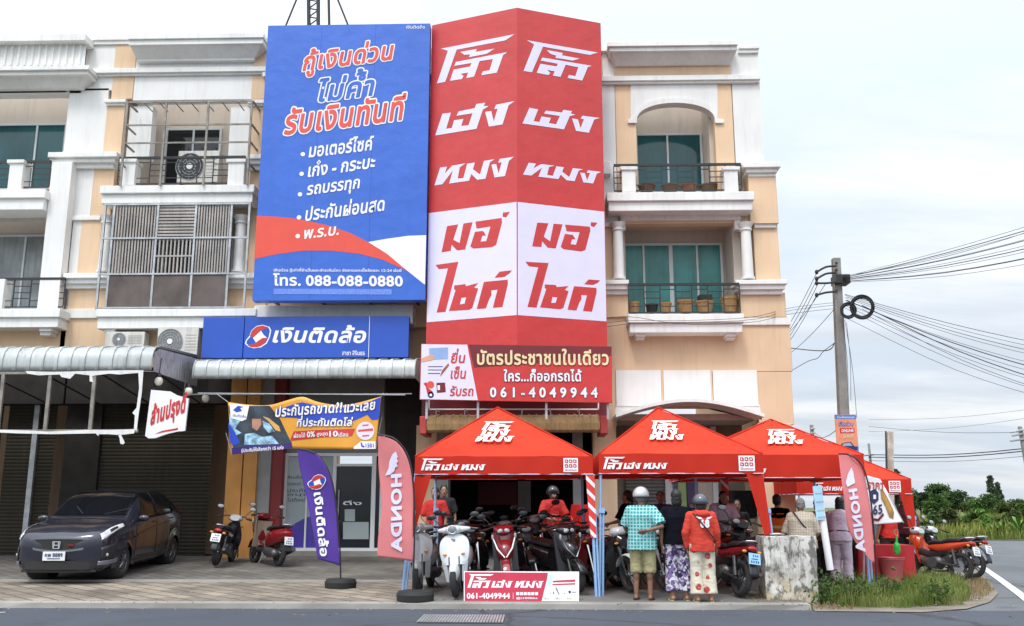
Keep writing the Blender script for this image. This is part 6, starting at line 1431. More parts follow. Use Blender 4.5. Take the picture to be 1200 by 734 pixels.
def scooter(label, col, px, Y, head, inner=None, retro=True, lean=5, white_v=False, bp=None, s=1.0):
    t = thing('scooter', label, 'scooter', (0, 0, 0), 0, 'parked motorcycles and scooters'); inner = inner or m_plast
    wheel(t, 'front_wheel', .60, .255, .048, 5, .2); wheel(t, 'rear_wheel', -.60, .255, .052, 5)
    q = MB()
    for s_ in (-.075, .075): q.tube([(.60, s_, .255), (.50, s_, .62)], .02, 7)
    q.build('fork', m_eng, t)
    q = MB()
    def sh(u, v):
        y = (u - .5) * 2
        if retro: w = (.185 + .055 * math.sin(math.pi * min(1, v * 1.0)) ) * (1 if v < .72 else math.sqrt(max(.05, 1 - ((v - .72) / .30) ** 2)))
        else: w = .21 - .10 * (1 - v) ** 1.3 if v > .0 else .1
        return (.56 - .14 * v - (.10 if retro else .16) * abs(y) ** 2.2, y * w, .50 + .48 * v)
    q.slab(sh, 16, 14, lambda u, v: (-.03, 0, 0)); ap = q.build('front_apron', col, t, smooth=True)
    if retro:
        for s_ in (-1, 1):
            q = MB(); q.slab(lambda u, v: (.52 - .05 * v - .07 * u, s_ * (.125 + .085 * u) * (1 - .25 * v), .54 - .30 * v), 5, 6, lambda u, v: (-.05, 0, 0)); q.build('leg_panel', col, t, smooth=True)
            q = MB(); q.ell((.495, s_ * .145, .66), .02, .035, .018); q.build('turn_signal', m_amb, ap, smooth=True)
        q = MB(); q.ell((.60, 0, .40), .20, .085, .14, 18, 12); q.build('front_fender', col, t, smooth=True)
        q = MB()
        for dz, w in ((0, .07), (-.018, .055), (-.034, .035)): q.obox((.458, .0 + (.07 - w) * .3, .89 + dz), .012, w, .011, Matrix.Rotation(R(-10), 3, 'X'))
        q.build('wing_emblem', m_slat, ap)
        q = MB(); q.loft([sect(.26, .08, 1.0, 1.08), sect(.34, .14, .97, 1.11), sect(.43, .125, .965, 1.10), sect(.49, .08, .99, 1.08)]); 
        for s_ in (-1, 1): q.cap((.36, s_ * .10, 1.035), (.29, s_ * .24, 1.035), .055, .03, 10)
        hc = q.build('handlebar_cover', col, t, smooth=True)
        q = MB(); q.torus((.485, 0, 1.035), .062, .012, 'x', 24, 8); q.build('headlight_ring', m_chr, hc, smooth=True); q = MB(); q.ell((.485, 0, 1.035), .025, .058, .058, 16, 10); q.build('headlight', M('smoked lens', (.22, .23, .24), .12), hc, smooth=True)
    else:
        q = MB(); q.loft([sect(.36, .10, .50, .72), sect(.48, .14, .50, .86), sect(.58, .10, .54, .80), sect(.64, .04, .60, .72)]); q.build('front_cowl', col, t, smooth=True)
        q = MB(); q.grid(lambda u, v: (.60 + .285 * math.cos(R(15) + R(140) * u), (v - .5) * .13, .255 + (.285 + .02 * math.sin(math.pi * v)) * math.sin(R(15) + R(140) * u)), 14, 6); o = q.build('front_fender', col, t, smooth=True); m = o.modifiers.new('t', 'SOLIDIFY'); m.thickness = .008
        q = MB(); q.loft([sect(.26, .10, .99, 1.06), sect(.36, .17, .95, 1.10), sect(.46, .14, .93, 1.08), sect(.52, .07, .96, 1.03)]); hc = q.build('handlebar_cover', col, t, smooth=True)
        for s_ in (-1, 1): q = MB(); q.ell((.50, s_ * .05, 1.0), .03, .055, .035, 12, 8, Matrix.Rotation(R(-20 * s_), 3, 'X')); q.build('headlight', m_lens, hc, smooth=True)
        for s_ in (-1, 1):
            q = MB(); q.tube([(.545, s_ * .175, .88), (.60, s_ * .12, .72), (.655, s_ * .012, .58)], [.010, .014, .010], 6); q.build('chevron_strip', m_w if white_v else m_chr, ap, smooth=True)
            q = MB(); q.ell((.525, s_ * .185, .91), .025, .02, .045); q.build('turn_signal', m_lens, ap, smooth=True)
    handlebar(t, .36, 1.03, .29, True)
    q = MB(); q.slab(lambda u, v: (.44 - .07 * v - .05 * abs(2 * u - 1), (u - .5) * .40, .36 + .56 * v), 8, 6, lambda u, v: (-.03, 0, 0)); q.build('inner_shield', inner, t, smooth=True)
    q = MB(); q.loft([sect(.42, .12, .28, .38, p=4), sect(.20, .17, .26, .33, p=4), sect(-.12, .18, .26, .34, p=4)]); q.build('footboard', m_plast, t, smooth=True)
    q = MB(); q.loft([sect(-.08, .13, .34, .70), sect(-.25, .17, .36, .74), sect(-.50, .19, .42, .77), sect(-.75, .15, .50, .79), sect(-.92, .07, .60, .77)]); q.build('rear_body', col, t, smooth=True)
    q = MB(); q.loft([sect(-.02, .10, .71, .77, p=3), sect(-.20, .15, .72, .82, p=3), sect(-.45, .155, .75, .83, p=3), sect(-.70, .135, .78, .86, p=3), sect(-.82, .09, .79, .83, p=3)]); q.build('seat', m_seat, t, smooth=True)
    q = MB(); q.tube(smooth([(-.60, -.13, .80), (-.85, -.12, .85), (-.93, 0, .86), (-.85, .12, .85), (-.60, .13, .80)], 16), .013, 6); q.build('grab_rail', m_chr, t, smooth=True)
    q = MB(); q.ell((-.90, 0, .68), .035, .10, .05, 14, 8); q.build('tail_light', m_tail, t, smooth=True)
    q = MB(); q.slab(lambda u, v: (-.90 - .06 * v, (u - .5) * .15, .60 - .28 * v), 3, 4, lambda u, v: (.012, 0, 0)); q.build('rear_fender', m_plast, t)
    plate(t, -.955, .52, R(12), bp or m_plate)
    q = MB(); q.cap((-.20, .10, .28), (-.60, .12, .255), .10, .09, 12); q.build('engine', m_eng, t, smooth=True); q = MB(); q.tube([(-.30, -.14, .22), (-.50, -.17, .27), (-.85, -.18, .36)], [.03, .06, .055], 10); q.build('exhaust', m_eng, t, smooth=True)
    q = MB(); q.tube([(-.56, -.10, .30), (-.62, -.12, .62)], .028, 8); q.build('shock_absorber', m_chr, t); q = MB(); q.tube([(-.1, .1, .22), (-.14, .25, .01)], .011, 6); q.build('side_stand', m_plast, t)
    place(t, px, 650, Y, head, lean, s); return t
k_white, k_grey, k_black, k_maroon, k_red, k_orange = paint('pearl white paint', (.68, .72, .74)), paint('warm grey paint', (.36, .36, .36)), paint('gloss black paint', (.012, .012, .014)), paint('maroon paint', (.20, .008, .012)), paint('racing red paint', (.42, .02, .015)), paint('orange red paint', (.52, .055, .015))
k_dblue = paint('dark charcoal paint', (.03, .03, .035)); k_pw = paint('cool white paint', (.60, .62, .64)); m_bei = M('beige plastic', (.34, .27, .20), .5)
scooter('grey retro scooter nearest the pink flag, facing the road', k_grey, 499, 16.25, -93, retro=True)
scooter('white retro scooter with a wing emblem, facing the road', k_white, 541, 15.75, -93, retro=True)
scooter('maroon scooter with a white chevron behind the kerb board', k_maroon, 596, 16.2, -88, retro=False, white_v=True)
scooter('black scooter right of the maroon one under the first tent', k_black, 655, 16.3, -62, retro=False)
underbone('black motorcycle between the white and maroon scooters', k_black, 563, 17.3, -92)
underbone('dark motorcycle deep in the first tent left of the standing helmeted bike row', k_dblue, 622, 17.5, -85, basket=False)
underbone('big dark motorcycle behind the black scooter in the first tent', k_black, 641, 18.6, -100, k_dblue, s=1.12)
underbone('dark motorcycle in the back row behind the maroon scooter', k_black, 598, 19.0, -88)
underbone('charcoal motorcycle in the back row behind the white scooter', k_dblue, 552, 19.2, -95)
underbone('dark motorcycle in the back row beside the stacked chairs', k_dblue, 668, 18.4, -80, k_maroon)
underbone('dark maroon motorcycle beside the striped tent leg', k_maroon, 686, 17.0, -70, k_black)
underbone('black motorcycle with white front panels right of the striped tent leg', k_black, 716, 16.5, -62, k_pw)
underbone('black motorcycle half hidden by the man in the teal shirt', k_black, 752, 16.55, -52)
underbone('low dark red motorcycle with a pale blue plate beside the red hoodie', k_maroon, 843, 15.95, 108, k_black, bp=m_bplate, lean=8)
underbone('tall black motorcycle with a white plate beside the concrete block', k_black, 876, 16.4, 104, k_dblue, lean=6, s=1.1)
underbone('dark red motorcycle behind the plated pair under the middle tent', k_maroon, 838, 17.9, 112, k_black, s=1.08)
underbone('black motorcycle with white side panels against the orange pier', k_black, 262, 20.85, 93, k_pw, decal=k_pw)
scooter('dusty dark red scooter with a beige inner shield in front of the shop window', k_maroon, 312, 20.8, 131, inner=m_bei, retro=False)
underbone('orange and white motorcycle at the road corner, nearer of two', k_orange, 1092, 20.2, 122, k_white, lean=8)
underbone('black and white motorcycle at the road corner, farther of two', k_black, 1108, 21.0, 122, k_white, lean=8)

# ------------------------------------------------------------------ the parked car
def car():
    t = thing('parked_car', 'dark grey hatchback parked under the awning facing the road', 'car')
    body = M('dark grey metallic paint', (.028, .029, .044), .22, .35, var=.05, coat=.5); gl = M('black car glass', (.006, .007, .009), .08, spec=.3); chrome = m_chr
    # stations: x from nose, half width low/belt, belt z, shoulder z, roof half width, roof z, bottom z
    S = [(-.02, .34, .32, .62, .66, .22, .68, .24), (.05, .64, .62, .70, .77, .52, .80, .19), (.18, .77, .74, .77, .85, .62, .88, .18), (.45, .83, .80, .85, .94, .64, .97, .18), (.85, .845, .825, .91, 1.00, .66, 1.035, .18), (1.02, .845, .83, .93, 1.03, .66, 1.065, .18),
         (1.22, .845, .835, .94, 1.15, .64, 1.18, .18), (1.52, .845, .84, .95, 1.33, .61, 1.37, .18), (1.82, .845, .84, .96, 1.45, .59, 1.50, .18), (2.12, .845, .84, .97, 1.495, .58, 1.545, .18), (2.6, .845, .84, .985, 1.505, .58, 1.555, .18), (3.1, .845, .84, 1.00, 1.465, .57, 1.52, .18), (3.45, .84, .83, 1.01, 1.40, .55, 1.455, .20), (3.76, .82, .80, 1.03, 1.25, .54, 1.30, .24), (3.96, .77, .75, 1.0, 1.07, .58, 1.11, .30), (4.03, .68, .66, .88, .96, .55, .99, .36)]
    def half(s):
        x, w, wb, zb, zs, wr, zr, z0 = s
        return [(x, 0, z0), (x, w * .82, z0), (x, w * .97, z0 + .10), (x, w, (z0 + zb) / 2 - .02), (x, (w * .6 + wb * .4), zb - .10), (x, wb, zb), (x, wb * .6 + wr * .4 + .0, zb * .35 + zs * .65), (x, wr, zs + (zr - zs) * .45), (x, wr * .55, zr - .012), (x, 0, zr)]
    SS = smooth([tuple(s) for s in S], 75)
    H = [half(s) for s in SS]
    def ringf(h): return [Vector(p) for p in h] + [Vector((p[0], -p[1], p[2])) for p in reversed(h[1:-1])]
    WB0, WB1, WR = .82, 3.36, .295
    mb = MB(); rings = [ringf(h) for h in H]; n = len(rings[0])
    mb.loft(rings, True)
    # cut the wheel arches out of the sides
    def keep(f):
        c = sum((Vector(mb.v[i]) for i in f), Vector()) / len(f)
        return not (abs(c.y) > .45 and any((c.x - w) ** 2 + (c.z - .29) ** 2 < .33 ** 2 for w in (WB0, WB1)))
    mb.f = [f for f in mb.f if keep(f)]; o = mb.build('body', body, t, smooth=True, ang=50)
    sd = o.modifiers.new('t', 'SOLIDIFY'); sd.thickness = .012
    def surf(x, v):
        """point on the right half (+y) at length x and section parameter v (0 bottom .. 9 roof centre)"""
        i = max(0, min(len(SS) - 2, next((k for k in range(len(SS) - 1) if SS[k + 1][0] >= x), len(SS) - 2))); f = (x - SS[i][0]) / max(1e-6, SS[i + 1][0] - SS[i][0]); j = min(int(v), 8); g = v - j
        a = Vector(H[i][j]).lerp(Vector(H[i][j + 1]), g); b = Vector(H[i + 1][j]).lerp(Vector(H[i + 1][j + 1]), g); return a.lerp(b, f)
    cen = Vector((2.0, 0, .75))
    def patch(nm, m, corners, s=1, off=.008, par=None, nu=14, nv=5, sm=True):
        """patch over the body between four (x, v) corners: a lower-front, b lower-rear, c upper-rear, d upper-front"""
        a, b, c, d = corners; q = MB()
        def fn(u, w):
            x = (a[0] + (b[0] - a[0]) * u) * (1 - w) + (d[0] + (c[0] - d[0]) * u) * w; v = (a[1] + (b[1] - a[1]) * u) * (1 - w) + (d[1] + (c[1] - d[1]) * u) * w
            p = surf(x, v); e = .01; nx = surf(x + e, v) - surf(x - e, v); nv_ = surf(x, min(9, v + .05)) - surf(x, max(0, v - .05)); nn = nx.cross(nv_)
            if nn.length > 1e-9:
                nn.normalize()
                if nn.dot(p - Vector((max(.9, min(3.2, p.x)), 0, .7))) < 0: nn = -nn
                p = p + nn * off
            return (p.x, p.y * s, p.z)
        q.grid(fn, nu, nv); ob = q.build(nm, m, par or t, smooth=sm, ang=70); k = ob.modifiers.new('t', 'SOLIDIFY'); k.thickness = .004; k.offset = 0; return ob
    for s in (1, -1):
        patch('side_window', gl, [(1.30, 5.15), (2.28, 5.15), (2.26, 6.9), (1.92, 6.9)], s); patch('side_window', gl, [(2.34, 5.15), (3.18, 5.2), (3.14, 6.85), (2.32, 6.9)], s); patch('quarter_window', gl, [(3.24, 5.3), (3.55, 5.6), (3.42, 6.7), (3.20, 6.8)], s)
        d = patch('door_seam', m_black, [(2.305, 2.3), (2.318, 2.3), (2.313, 5.1), (2.30, 5.1)], s, .004, None, 1, 10); patch('door_seam', m_black, [(1.28, 2.3), (1.292, 2.3), (1.292, 5.0), (1.28, 5.0)], s, .004, None, 1, 10)
        patch('sill_line', m_plast, [(1.15, 2.0), (3.02, 2.0), (3.02, 2.25), (1.15, 2.25)], s, .006)
        patch('crease', body, [(1.2, 3.5), (3.6, 4.3), (3.6, 4.42), (1.2, 3.62)], s, .010)
        for x in (2.18, 3.10): q = MB(); p = surf(x, 4.75); q.cap((x - .08, p.y * s + .012 * s, p.z), (x + .08, p.y * s + .012 * s, p.z + .005), .016, .016, 8); q.build('door_handle', body, t, smooth=True)
        q = MB(); p = surf(1.38, 5.3); q.ell((p.x - .03, s * (p.y + .12), p.z + .03), .06, .11, .065, 12, 8); mi = q.build('wing_mirror', body, t, smooth=True); q = MB(); q.tube([(p.x, s * (p.y - .01), p.z - .02), (p.x - .02, s * (p.y + .06), p.z + .0)], .022, 6); q.build('mirror_stalk', m_plast, mi)
        hl = patch('headlight', M('bright headlight glass', (.60, .62, .64), .12, var=.3, scale=12), [(.10, 4.9), (.78, 5.15), (.80, 5.95), (.12, 6.2)], s, .012); patch('headlight_bar', chrome, [(.10, 4.72), (.76, 5.02), (.77, 5.14), (.10, 4.92)], s, .016, hl); patch('headlight_bulb', m_black, [(.30, 5.2), (.55, 5.3), (.56, 5.8), (.32, 5.9)], s, .016, hl)
        patch('fog_pocket', m_plast, [(.09, 2.65), (.40, 2.75), (.42, 3.6), (.09, 3.75)], s, .01); q = MB(); p = surf(.20, 3.0); q.ell((p.x - .015, s * p.y * .98, p.z), .03, .04, .035); q.build('fog_light', m_lens, t, smooth=True)
        patch('bumper_blade', M('silver bumper trim', (.22, .22, .27), .35, .5), [(.07, 2.05), (.50, 2.15), (.50, 2.5), (.07, 2.5)], s, .022)
        patch('tail_light', m_tail, [(3.80, 5.1), (3.96, 5.0), (3.86, 6.3), (3.72, 6.4)], s, .012)
        for x in (WB0, WB1):
            q = MB(); q.torus((x, s * .745, .298), .225, .088, 'y', 36, 10, 1.0); w = q.build('wheel', m_tyre, t, smooth=True); q = MB(); q.torus((x, s * .80, .298), .185, .018, 'y', 32, 8)
            for k in range(10): a = 2 * math.pi * k / 10; q.tube([(x + .03 * math.cos(a), s * .812, .298 + .03 * math.sin(a)), (x + .18 * math.cos(a + .1), s * .80, .298 + .18 * math.sin(a + .1))], [.02, .012], 5)
            q.cyl((x, s * .77, .298), (x, s * .825, .298), .04, .035); q.build('rim', M('dark grey alloy', (.16, .16, .17), .35, .7), w, smooth=True)
            q = MB(); q.cyl((x, s * .42, .30), (x, s * .74, .30), .32, .32, 24); q.build('wheel_well', m_black2, t)
            def ring(u, v):
                a = math.pi * 1.12 * u - .19; r = .325 + .15 * v; px, pz = x + r * math.cos(a), .29 + r * math.sin(a)
                k = 2.0
                while k < 4.9 and surf(px, k).z < pz: k += .1
                return (px, s * (surf(px, k).y + (.012 if v < .3 else .004)), pz)
            q = MB(); q.grid(ring, 28, 6); q.build('arch_lip', body, t, smooth=True)
    q = MB(); q.grid(lambda u, v: ((lambda p: (p.x - .004, (p.y + .006) * (1 if u > .5 else -1) if abs(u - .5) > 1e-6 else 0, p.z + .010))(surf(1.12 + .80 * v + .04 * (1 - abs(2 * u - 1)) * -1, 9 - 2.25 * abs(2 * u - 1) ** 1.0)) if True else None), 24, 10); q.build('windscreen', gl, t, smooth=True)
    q = MB(); q.tube([surf(1.10, 9) + Vector((0, .1, .02)), surf(1.30, 8.4) + Vector((0, .1, .03))], .008, 6); q.tube([surf(1.10, 9) + Vector((0, -.3, .01)), surf(1.24, 8.6) + Vector((0, -.85, .03))], .008, 6); q.build('wiper', m_plast, t)
    # nose: grille, emblem, plate, intake
    fr = Plane((-.03, 0, 0), (0, -1, 0), (0, 0, 1))
    def nose(nm, m, pts, x0, curve=.16, par=None, th=.03):
        q = MB(); k = len(pts); a = [(x0 + curve * (y / .7) ** 2, y, z) for y, z in pts]; b = [(x + th + .02, y, z) for x, y, z in a]
        q.add(a + b, [tuple(range(k)), tuple(reversed(range(k, 2 * k)))] + [((i + 1) % k, i, k + i, k + (i + 1) % k) for i in range(k)]); return q.build(nm, m, par or t)
    L_ = lambda f, n=9: [f(-1 + 2 * i / (n - 1)) for i in range(n)]
    def strip(nm, m, lo, hi, w, x0, curve=.16, par=None):
        q = MB(); q.slab(lambda u, v: (x0 + curve * ((u * 2 - 1) * w / .7) ** 2, (u * 2 - 1) * w, lo(u * 2 - 1) * (1 - v) + hi(u * 2 - 1) * v), 20, 2, lambda u, v: (.03, 0, 0)); return q.build(nm, m, par or t)
    gr = strip('grille', m_black2, lambda s: .54 + .06 * s * s, lambda s: .735 - .02 * s * s, .56, -.045); strip('grille_chrome', chrome, lambda s: .515 + .085 * s * s, lambda s: .55 + .085 * s * s, .64, -.062, par=gr); strip('grille_chrome', chrome, lambda s: .735 - .02 * s * s, lambda s: .757 - .02 * s * s, .56, -.055, par=gr)
    q = MB()
    for y in (-.042, .042): q.obox((-.075, y, .635), .012, .016, .10, Matrix.Rotation(R(6 if y > 0 else -6), 3, 'X'))
    q.obox((-.075, 0, .635), .012, .07, .018)
    for a, b in (((-.065, .69), (.065, .69)), ((.065, .69), (.052, .58)), ((.052, .58), (-.052, .58)), ((-.052, .58), (-.065, .69))): q.tube([(-.075, *a), (-.075, *b)], .007, 5)
    q.build('emblem', m_lens, gr); q = MB(); q.obox((-.045, -.24, .635), .02, .09, .022); q.build('badge', m_tail, gr)
    strip('intake', m_black2, lambda s: .225, lambda s: .375 - .03 * s * s, .56, -.075); strip('lower_lip', m_plast, lambda s: .175, lambda s: .215, .64, -.035, .15)
    strip('bumper_beam', body, lambda s: .39, lambda s: .53, .62, -.05, .14)
    q = MB(); q.obox((-.085, .02, .455), .012, .38, .15); np_ = q.build('number_plate', m_plate, t); pl = Plane((-.0925, .02, .455), (0, -1, 0), (0, 0, 1)); write('กพ 8889', pl, (-.15, -.015), (.15, -.015), (-.15, .05), m_navy, np_, uv=True, off=.002, bold=.03); q = MB(); q.poly(pl, [(-.11, -.05), (.11, -.05), (.11, -.035), (-.11, -.035)], .002); q.build('plate_marks', m_navy, np_)
    q = MB(); q.obox((1.42, .42, 1.16), .004, .10, .06, Matrix.Rotation(R(-58), 3, 'Y')); q.build('tax_sticker', M('blue sticker', (.1, .13, .4), .5), t)
    # local x runs backwards from the nose
    c = P(64, 690, 17.45); t.location = (c.x, 17.45, ground_z(-8, 18.3) - .02); t.rotation_euler = (0, R(-1.6), R(92)); t.scale = (1.06, 1.06, 1.06); return t
CAR = car()
# ------------------------------------------------------------------ people
def blob(mb, voxel, sm=4, wrinkle=0.0, wscale=9.0):
    """closed shapes fused into one continuous surface"""
    o = bpy.data.objects.new('tmp', mb.mesh('tmp')); COL.objects.link(o)
    r = o.modifiers.new('r', 'REMESH'); r.mode = 'VOXEL'; r.voxel_size = voxel
    s = o.modifiers.new('s', 'SMOOTH'); s.factor = .5; s.iterations = sm
    me = bpy.data.meshes.new_from_object(o.evaluated_get(bpy.context.evaluated_depsgraph_get())); bpy.data.objects.remove(o)
    if wrinkle:
        nr = [v.normal.copy() for v in me.vertices]
        for v, n in zip(me.vertices, nr): v.co += n * wrinkle * (mnoise.noise(v.co * wscale) + .6 * mnoise.noise(Vector((v.co.x, v.co.y, v.co.z * 2.2)) * wscale * 1.7))
    for p in me.polygons: p.use_smooth = True
    return me
def put(me, name, mat, par):
    me.name = name; o = bpy.data.objects.new(name, me); COL.objects.link(o); me.materials.append(mat); o.parent = par; return o
def oval(z, rx, ry, cx=0.0, cy=0.0, n=20, p=2.3):
    return [(cx + rx * math.copysign(abs(math.cos(a)) ** (2 / p), math.cos(a)), cy + ry * math.copysign(abs(math.sin(a)) ** (2 / p), math.sin(a)), z) for a in [2 * math.pi * k / n for k in range(n)]]
m_skin1 = M('tan skin', (.33, .17, .10), .5, var=.1, scale=12); m_skin2 = M('brown skin', (.20, .10, .06), .5, var=.1, scale=12)
m_hair = M('black hair', (.012, .011, .010), .5, var=.4, scale=40); m_hairg = M('grey hair', (.22, .21, .20), .6, var=.5, scale=50)
m_eye = M('eye white', (.6, .58, .55), .2); m_iris = M('dark iris', (.015, .01, .008), .1); m_lip = M('lips', (.28, .09, .07), .45)
REST = dict(hip=(.095, 0, .90), knee=(.105, .02, .49), ank=(.11, -.03, .085), sh=(.172, -.005, 1.365), elb=(.245, -.03, 1.10), wri=(.255, .05, .86))
def person(label, px, Y, heading, H=1.65, skin=None, top=None, bottom=None, hair='short', hairmat=None, hat=None, shoes=None, pose=None, lean=0.0, girth=1.0, py=None, sleeve='short', hem=.86, cuff=.10, loose=.02, z=None, bag=None, socks=None, face=True, headturn=0.0, collar=None, apron=None):
    """x right, y forward, z up; standing 1.70 and scaled; pose keys elbR, wriR, elbL, wriL, kneeR ..."""
    skin = skin or m_skin1; pose = pose or {}; t = thing('person', label, 'person', (0, 0, 0), 0, 'people at the tents')
    J = {}
    for s, sx in (('R', 1), ('L', -1)):
        for k, v in REST.items(): J[k + s] = Vector(pose.get(k + s, (v[0] * sx, v[1], v[2])))
    def bend(p):
        """lean the trunk forward about the hips"""
        p = Vector(p)
        if p.z <= .92 or not lean: return p
        c, s_ = math.cos(R(lean)), math.sin(R(lean)); d = p.z - .92; return Vector((p.x, p.y * c + d * s_, .92 + d * c - p.y * s_))
    for k in J:
        if k[:3] in ('shR', 'shL', 'elb', 'wri') and k not in pose: J[k] = bend(J[k])
    HC = bend((0, .015, 1.575)); g = girth
    hm = Matrix.Rotation(R(headturn), 3, 'Z')
    hd = lambda x, y, z_: HC + hm @ Vector((x, y, z_))
    b = MB()
    tors = [(.80, .10, .09, 0), (.86, .165, .115, -.01), (.95, .165, .115, -.01), (1.05, .142 * g, .105 * g, .0), (1.15, .148 * g, .11 * g, .005), (1.27, .158 * g, .118 * g, .0), (1.35, .150, .100, -.01), (1.41, .095, .07, -.015), (1.455, .055, .05, -.01)]
    b.loft([[bend(p) for p in oval(z_, rx, ry, 0, cy)] for z_, rx, ry, cy in tors])
    b.cap(bend((0, -.012, 1.38)), bend((0, .005, 1.52)), .058, .052, 12)
    b.ell(HC + Vector((0, -.008, .035)), .077, .096, .095, 18, 12, hm); b.ell(hd(0, .022, -.035), .062, .072, .082, 16, 10, hm); b.ell(hd(0, .05, -.085), .036, .036, .028, 12, 8, hm)
    b.cap(hd(0, .085, .022), hd(0, .108, -.018), .010, .016, 8); b.ell(hd(0, .083, -.05), .026, .014, .012, 10, 6, hm)
    for s in (-1, 1): b.ell(hd(s * .078, -.01, -.005), .012, .022, .033, 10, 6, hm); b.ell(hd(s * .03, .078, .03), .022, .014, .010, 10, 6, hm); b.ell(hd(s * .012, .098, -.018), .010, .011, .009, 8, 5, hm)
    for s in ('R', 'L'):
        sg = 1 if s == 'R' else -1
        b.cap(J['hip' + s] + Vector((0, 0, .03)), J['knee' + s], .088 * (.5 + .5 * g), .056, 12); b.cap(J['knee' + s], J['ank' + s], .056, .037, 12); b.ell(J['knee' + s].lerp(J['ank' + s], .28) + Vector((0, -.022, 0)), .05, .05, .11, 10, 8)
        a = J['ank' + s]; b.cap(a + Vector((0, -.03, -.045)), a + Vector((.015 * sg, .10, -.055)), .038, .034, 10); b.cap(a + Vector((.015 * sg, .10, -.055)), a + Vector((.02 * sg, .165, -.065)), .036, .022, 10)
        b.cap(J['sh' + s], J['elb' + s], .052, .038, 10); b.cap(J['elb' + s], J['wri' + s], .04, .026, 10)
        d = (J['wri' + s] - J['elb' + s]).normalized(); w = J['wri' + s]; side = d.cross(Vector((sg, 0, 0)));
        side = (side if side.length > .2 else d.cross(Vector((0, 1, 0)))).normalized(); nrm = d.cross(side).normalized()
        mm = Matrix((side, nrm, d)).transposed(); b.ell(w + d * .05, .038, .017, .052, 12, 8, mm)
        for k, (o, l) in enumerate(((-.028, .058), (-.010, .070), (.009, .066), (.026, .050))):
            k0 = w + d * .085 + side * o; k1 = k0 + d * l * .55 + nrm * .006; b.cap(k0, k1, .0095, .0088, 7); b.cap(k1, k1 + d * l * .42 + nrm * .022, .0088, .0075, 7)
        k0 = w + d * .035 - side * .03; k1 = k0 + d * .035 - side * .022 + nrm * .01; b.cap(k0, k1, .012, .0105, 7); b.cap(k1, k1 + d * .03 + nrm * .008, .0105, .009, 7)
    put(blob(b, .0075, 3), 'body', skin, t)
    for s in (-1, 1):
        q = MB(); q.ell(hd(s * .031, .083, .018), .012, .008, .007, 10, 6, hm); e_ = q.build('eye', m_eye, t, smooth=True); q = MB(); q.ell(hd(s * .031, .089, .018), .006, .004, .006, 8, 6, hm); q.build('iris', m_iris, e_, smooth=True)
        q = MB(); q.cap(hd(s * .018, .090, .040), hd(s * .046, .080, .042), .004, .003, 6); q.build('eyebrow', hairmat or m_hair, t, smooth=True)
    q = MB(); q.ell(hd(0, .0945, -.05), .022, .006, .006, 10, 6, hm); q.build('lips', m_lip, t, smooth=True)
    # hair
    if hair:
        q = MB(); q.ell(HC + hm @ Vector((0, -.022, .050)), .086, .100, .094, 18, 12, hm); q.ell(HC + hm @ Vector((0, -.05, .0)), .080, .068, .085, 16, 10, hm)
        if hair == 'bob': q.ell(HC + hm @ Vector((0, -.045, -.05)), .088, .07, .11, 16, 10, hm)
        if hair == 'bun': q.ell(HC + hm @ Vector((0, -.13, .03)), .05, .05, .05, 12, 8)
        if hair == 'tail': q.cap(HC + Vector((0, -.10, .0)), HC + Vector((0, -.13, -.22)), .04, .02, 10)
        put(blob(q, .010, 2, .006, 40), 'hair', hairmat or m_hair, t)
    if hat:
        kind, hm_ = hat
        if kind == 'helmet':
            q = MB(); rings = []
            for i in range(1, 12):
                a = -R(22) + (R(90) + R(22)) * i / 11; rings.append([HC + hm @ Vector((.132 * math.cos(a) * math.cos(k * math.pi / 12), -.01 + .150 * math.cos(a) * math.sin(k * math.pi / 12), .028 + .142 * math.sin(a))) for k in range(24)])
            q.loft(rings[:-1], False); q.f.append(tuple(len(q.v) - 24 + k for k in range(24))); h = q.build('helmet', hm_, t, smooth=True, ang=60); sd_ = h.modifiers.new('t', 'SOLIDIFY'); sd_.thickness = .016
            q = MB(); q.tube([rings[0][k] for k in range(24)] + [rings[0][0]], .009, 6); q.build('helmet_rim', m_plast, h, smooth=True)
            q = MB(); q.tube(smooth([hd(.118, .0, -.02), hd(.075, .03, -.10), hd(0, .045, -.135), hd(-.075, .03, -.10), hd(-.118, .0, -.02)], 14), .007, 5); q.build('chin_strap', m_black, h)
    # trousers or shorts
    if bottom:
        mt, zc = bottom[0], bottom[1]; q = MB(); l = loose
        q.loft([[bend(p) for p in oval(z_, rx + l, ry + l, 0, -.01)] for z_, rx, ry in ((.80, .15, .10), (.86, .168 * g, .12), (.95, .165 * g, .12 * g), (1.00, .150 * g, .108 * g))])
        for s in ('R', 'L'):
            h, k, a = J['hip' + s], J['knee' + s], J['ank' + s]
            if zc < .45:
                e = k.lerp(a, min(1, (k.z - zc) / max(.01, k.z - a.z))); q.tube([h + Vector((0, 0, .02)), h.lerp(k, .5), k, k.lerp(e, .5), e], [.095 * g + l, .085 + l, .066 + l * 1.3, .062 + l * 1.5, (bottom[2] if len(bottom) > 2 else .055) + l * 1.5], 16)
            else:
                e = h.lerp(k, (h.z - zc) / (h.z - k.z)); q.tube([h + Vector((0, 0, .02)), h.lerp(e, .5), e], [.095 * g + l, .098 + l, .100 + l], 16)
        put(blob(q, .011, 4, .009, 8), 'trousers' if zc < .45 else 'shorts', mt, t)
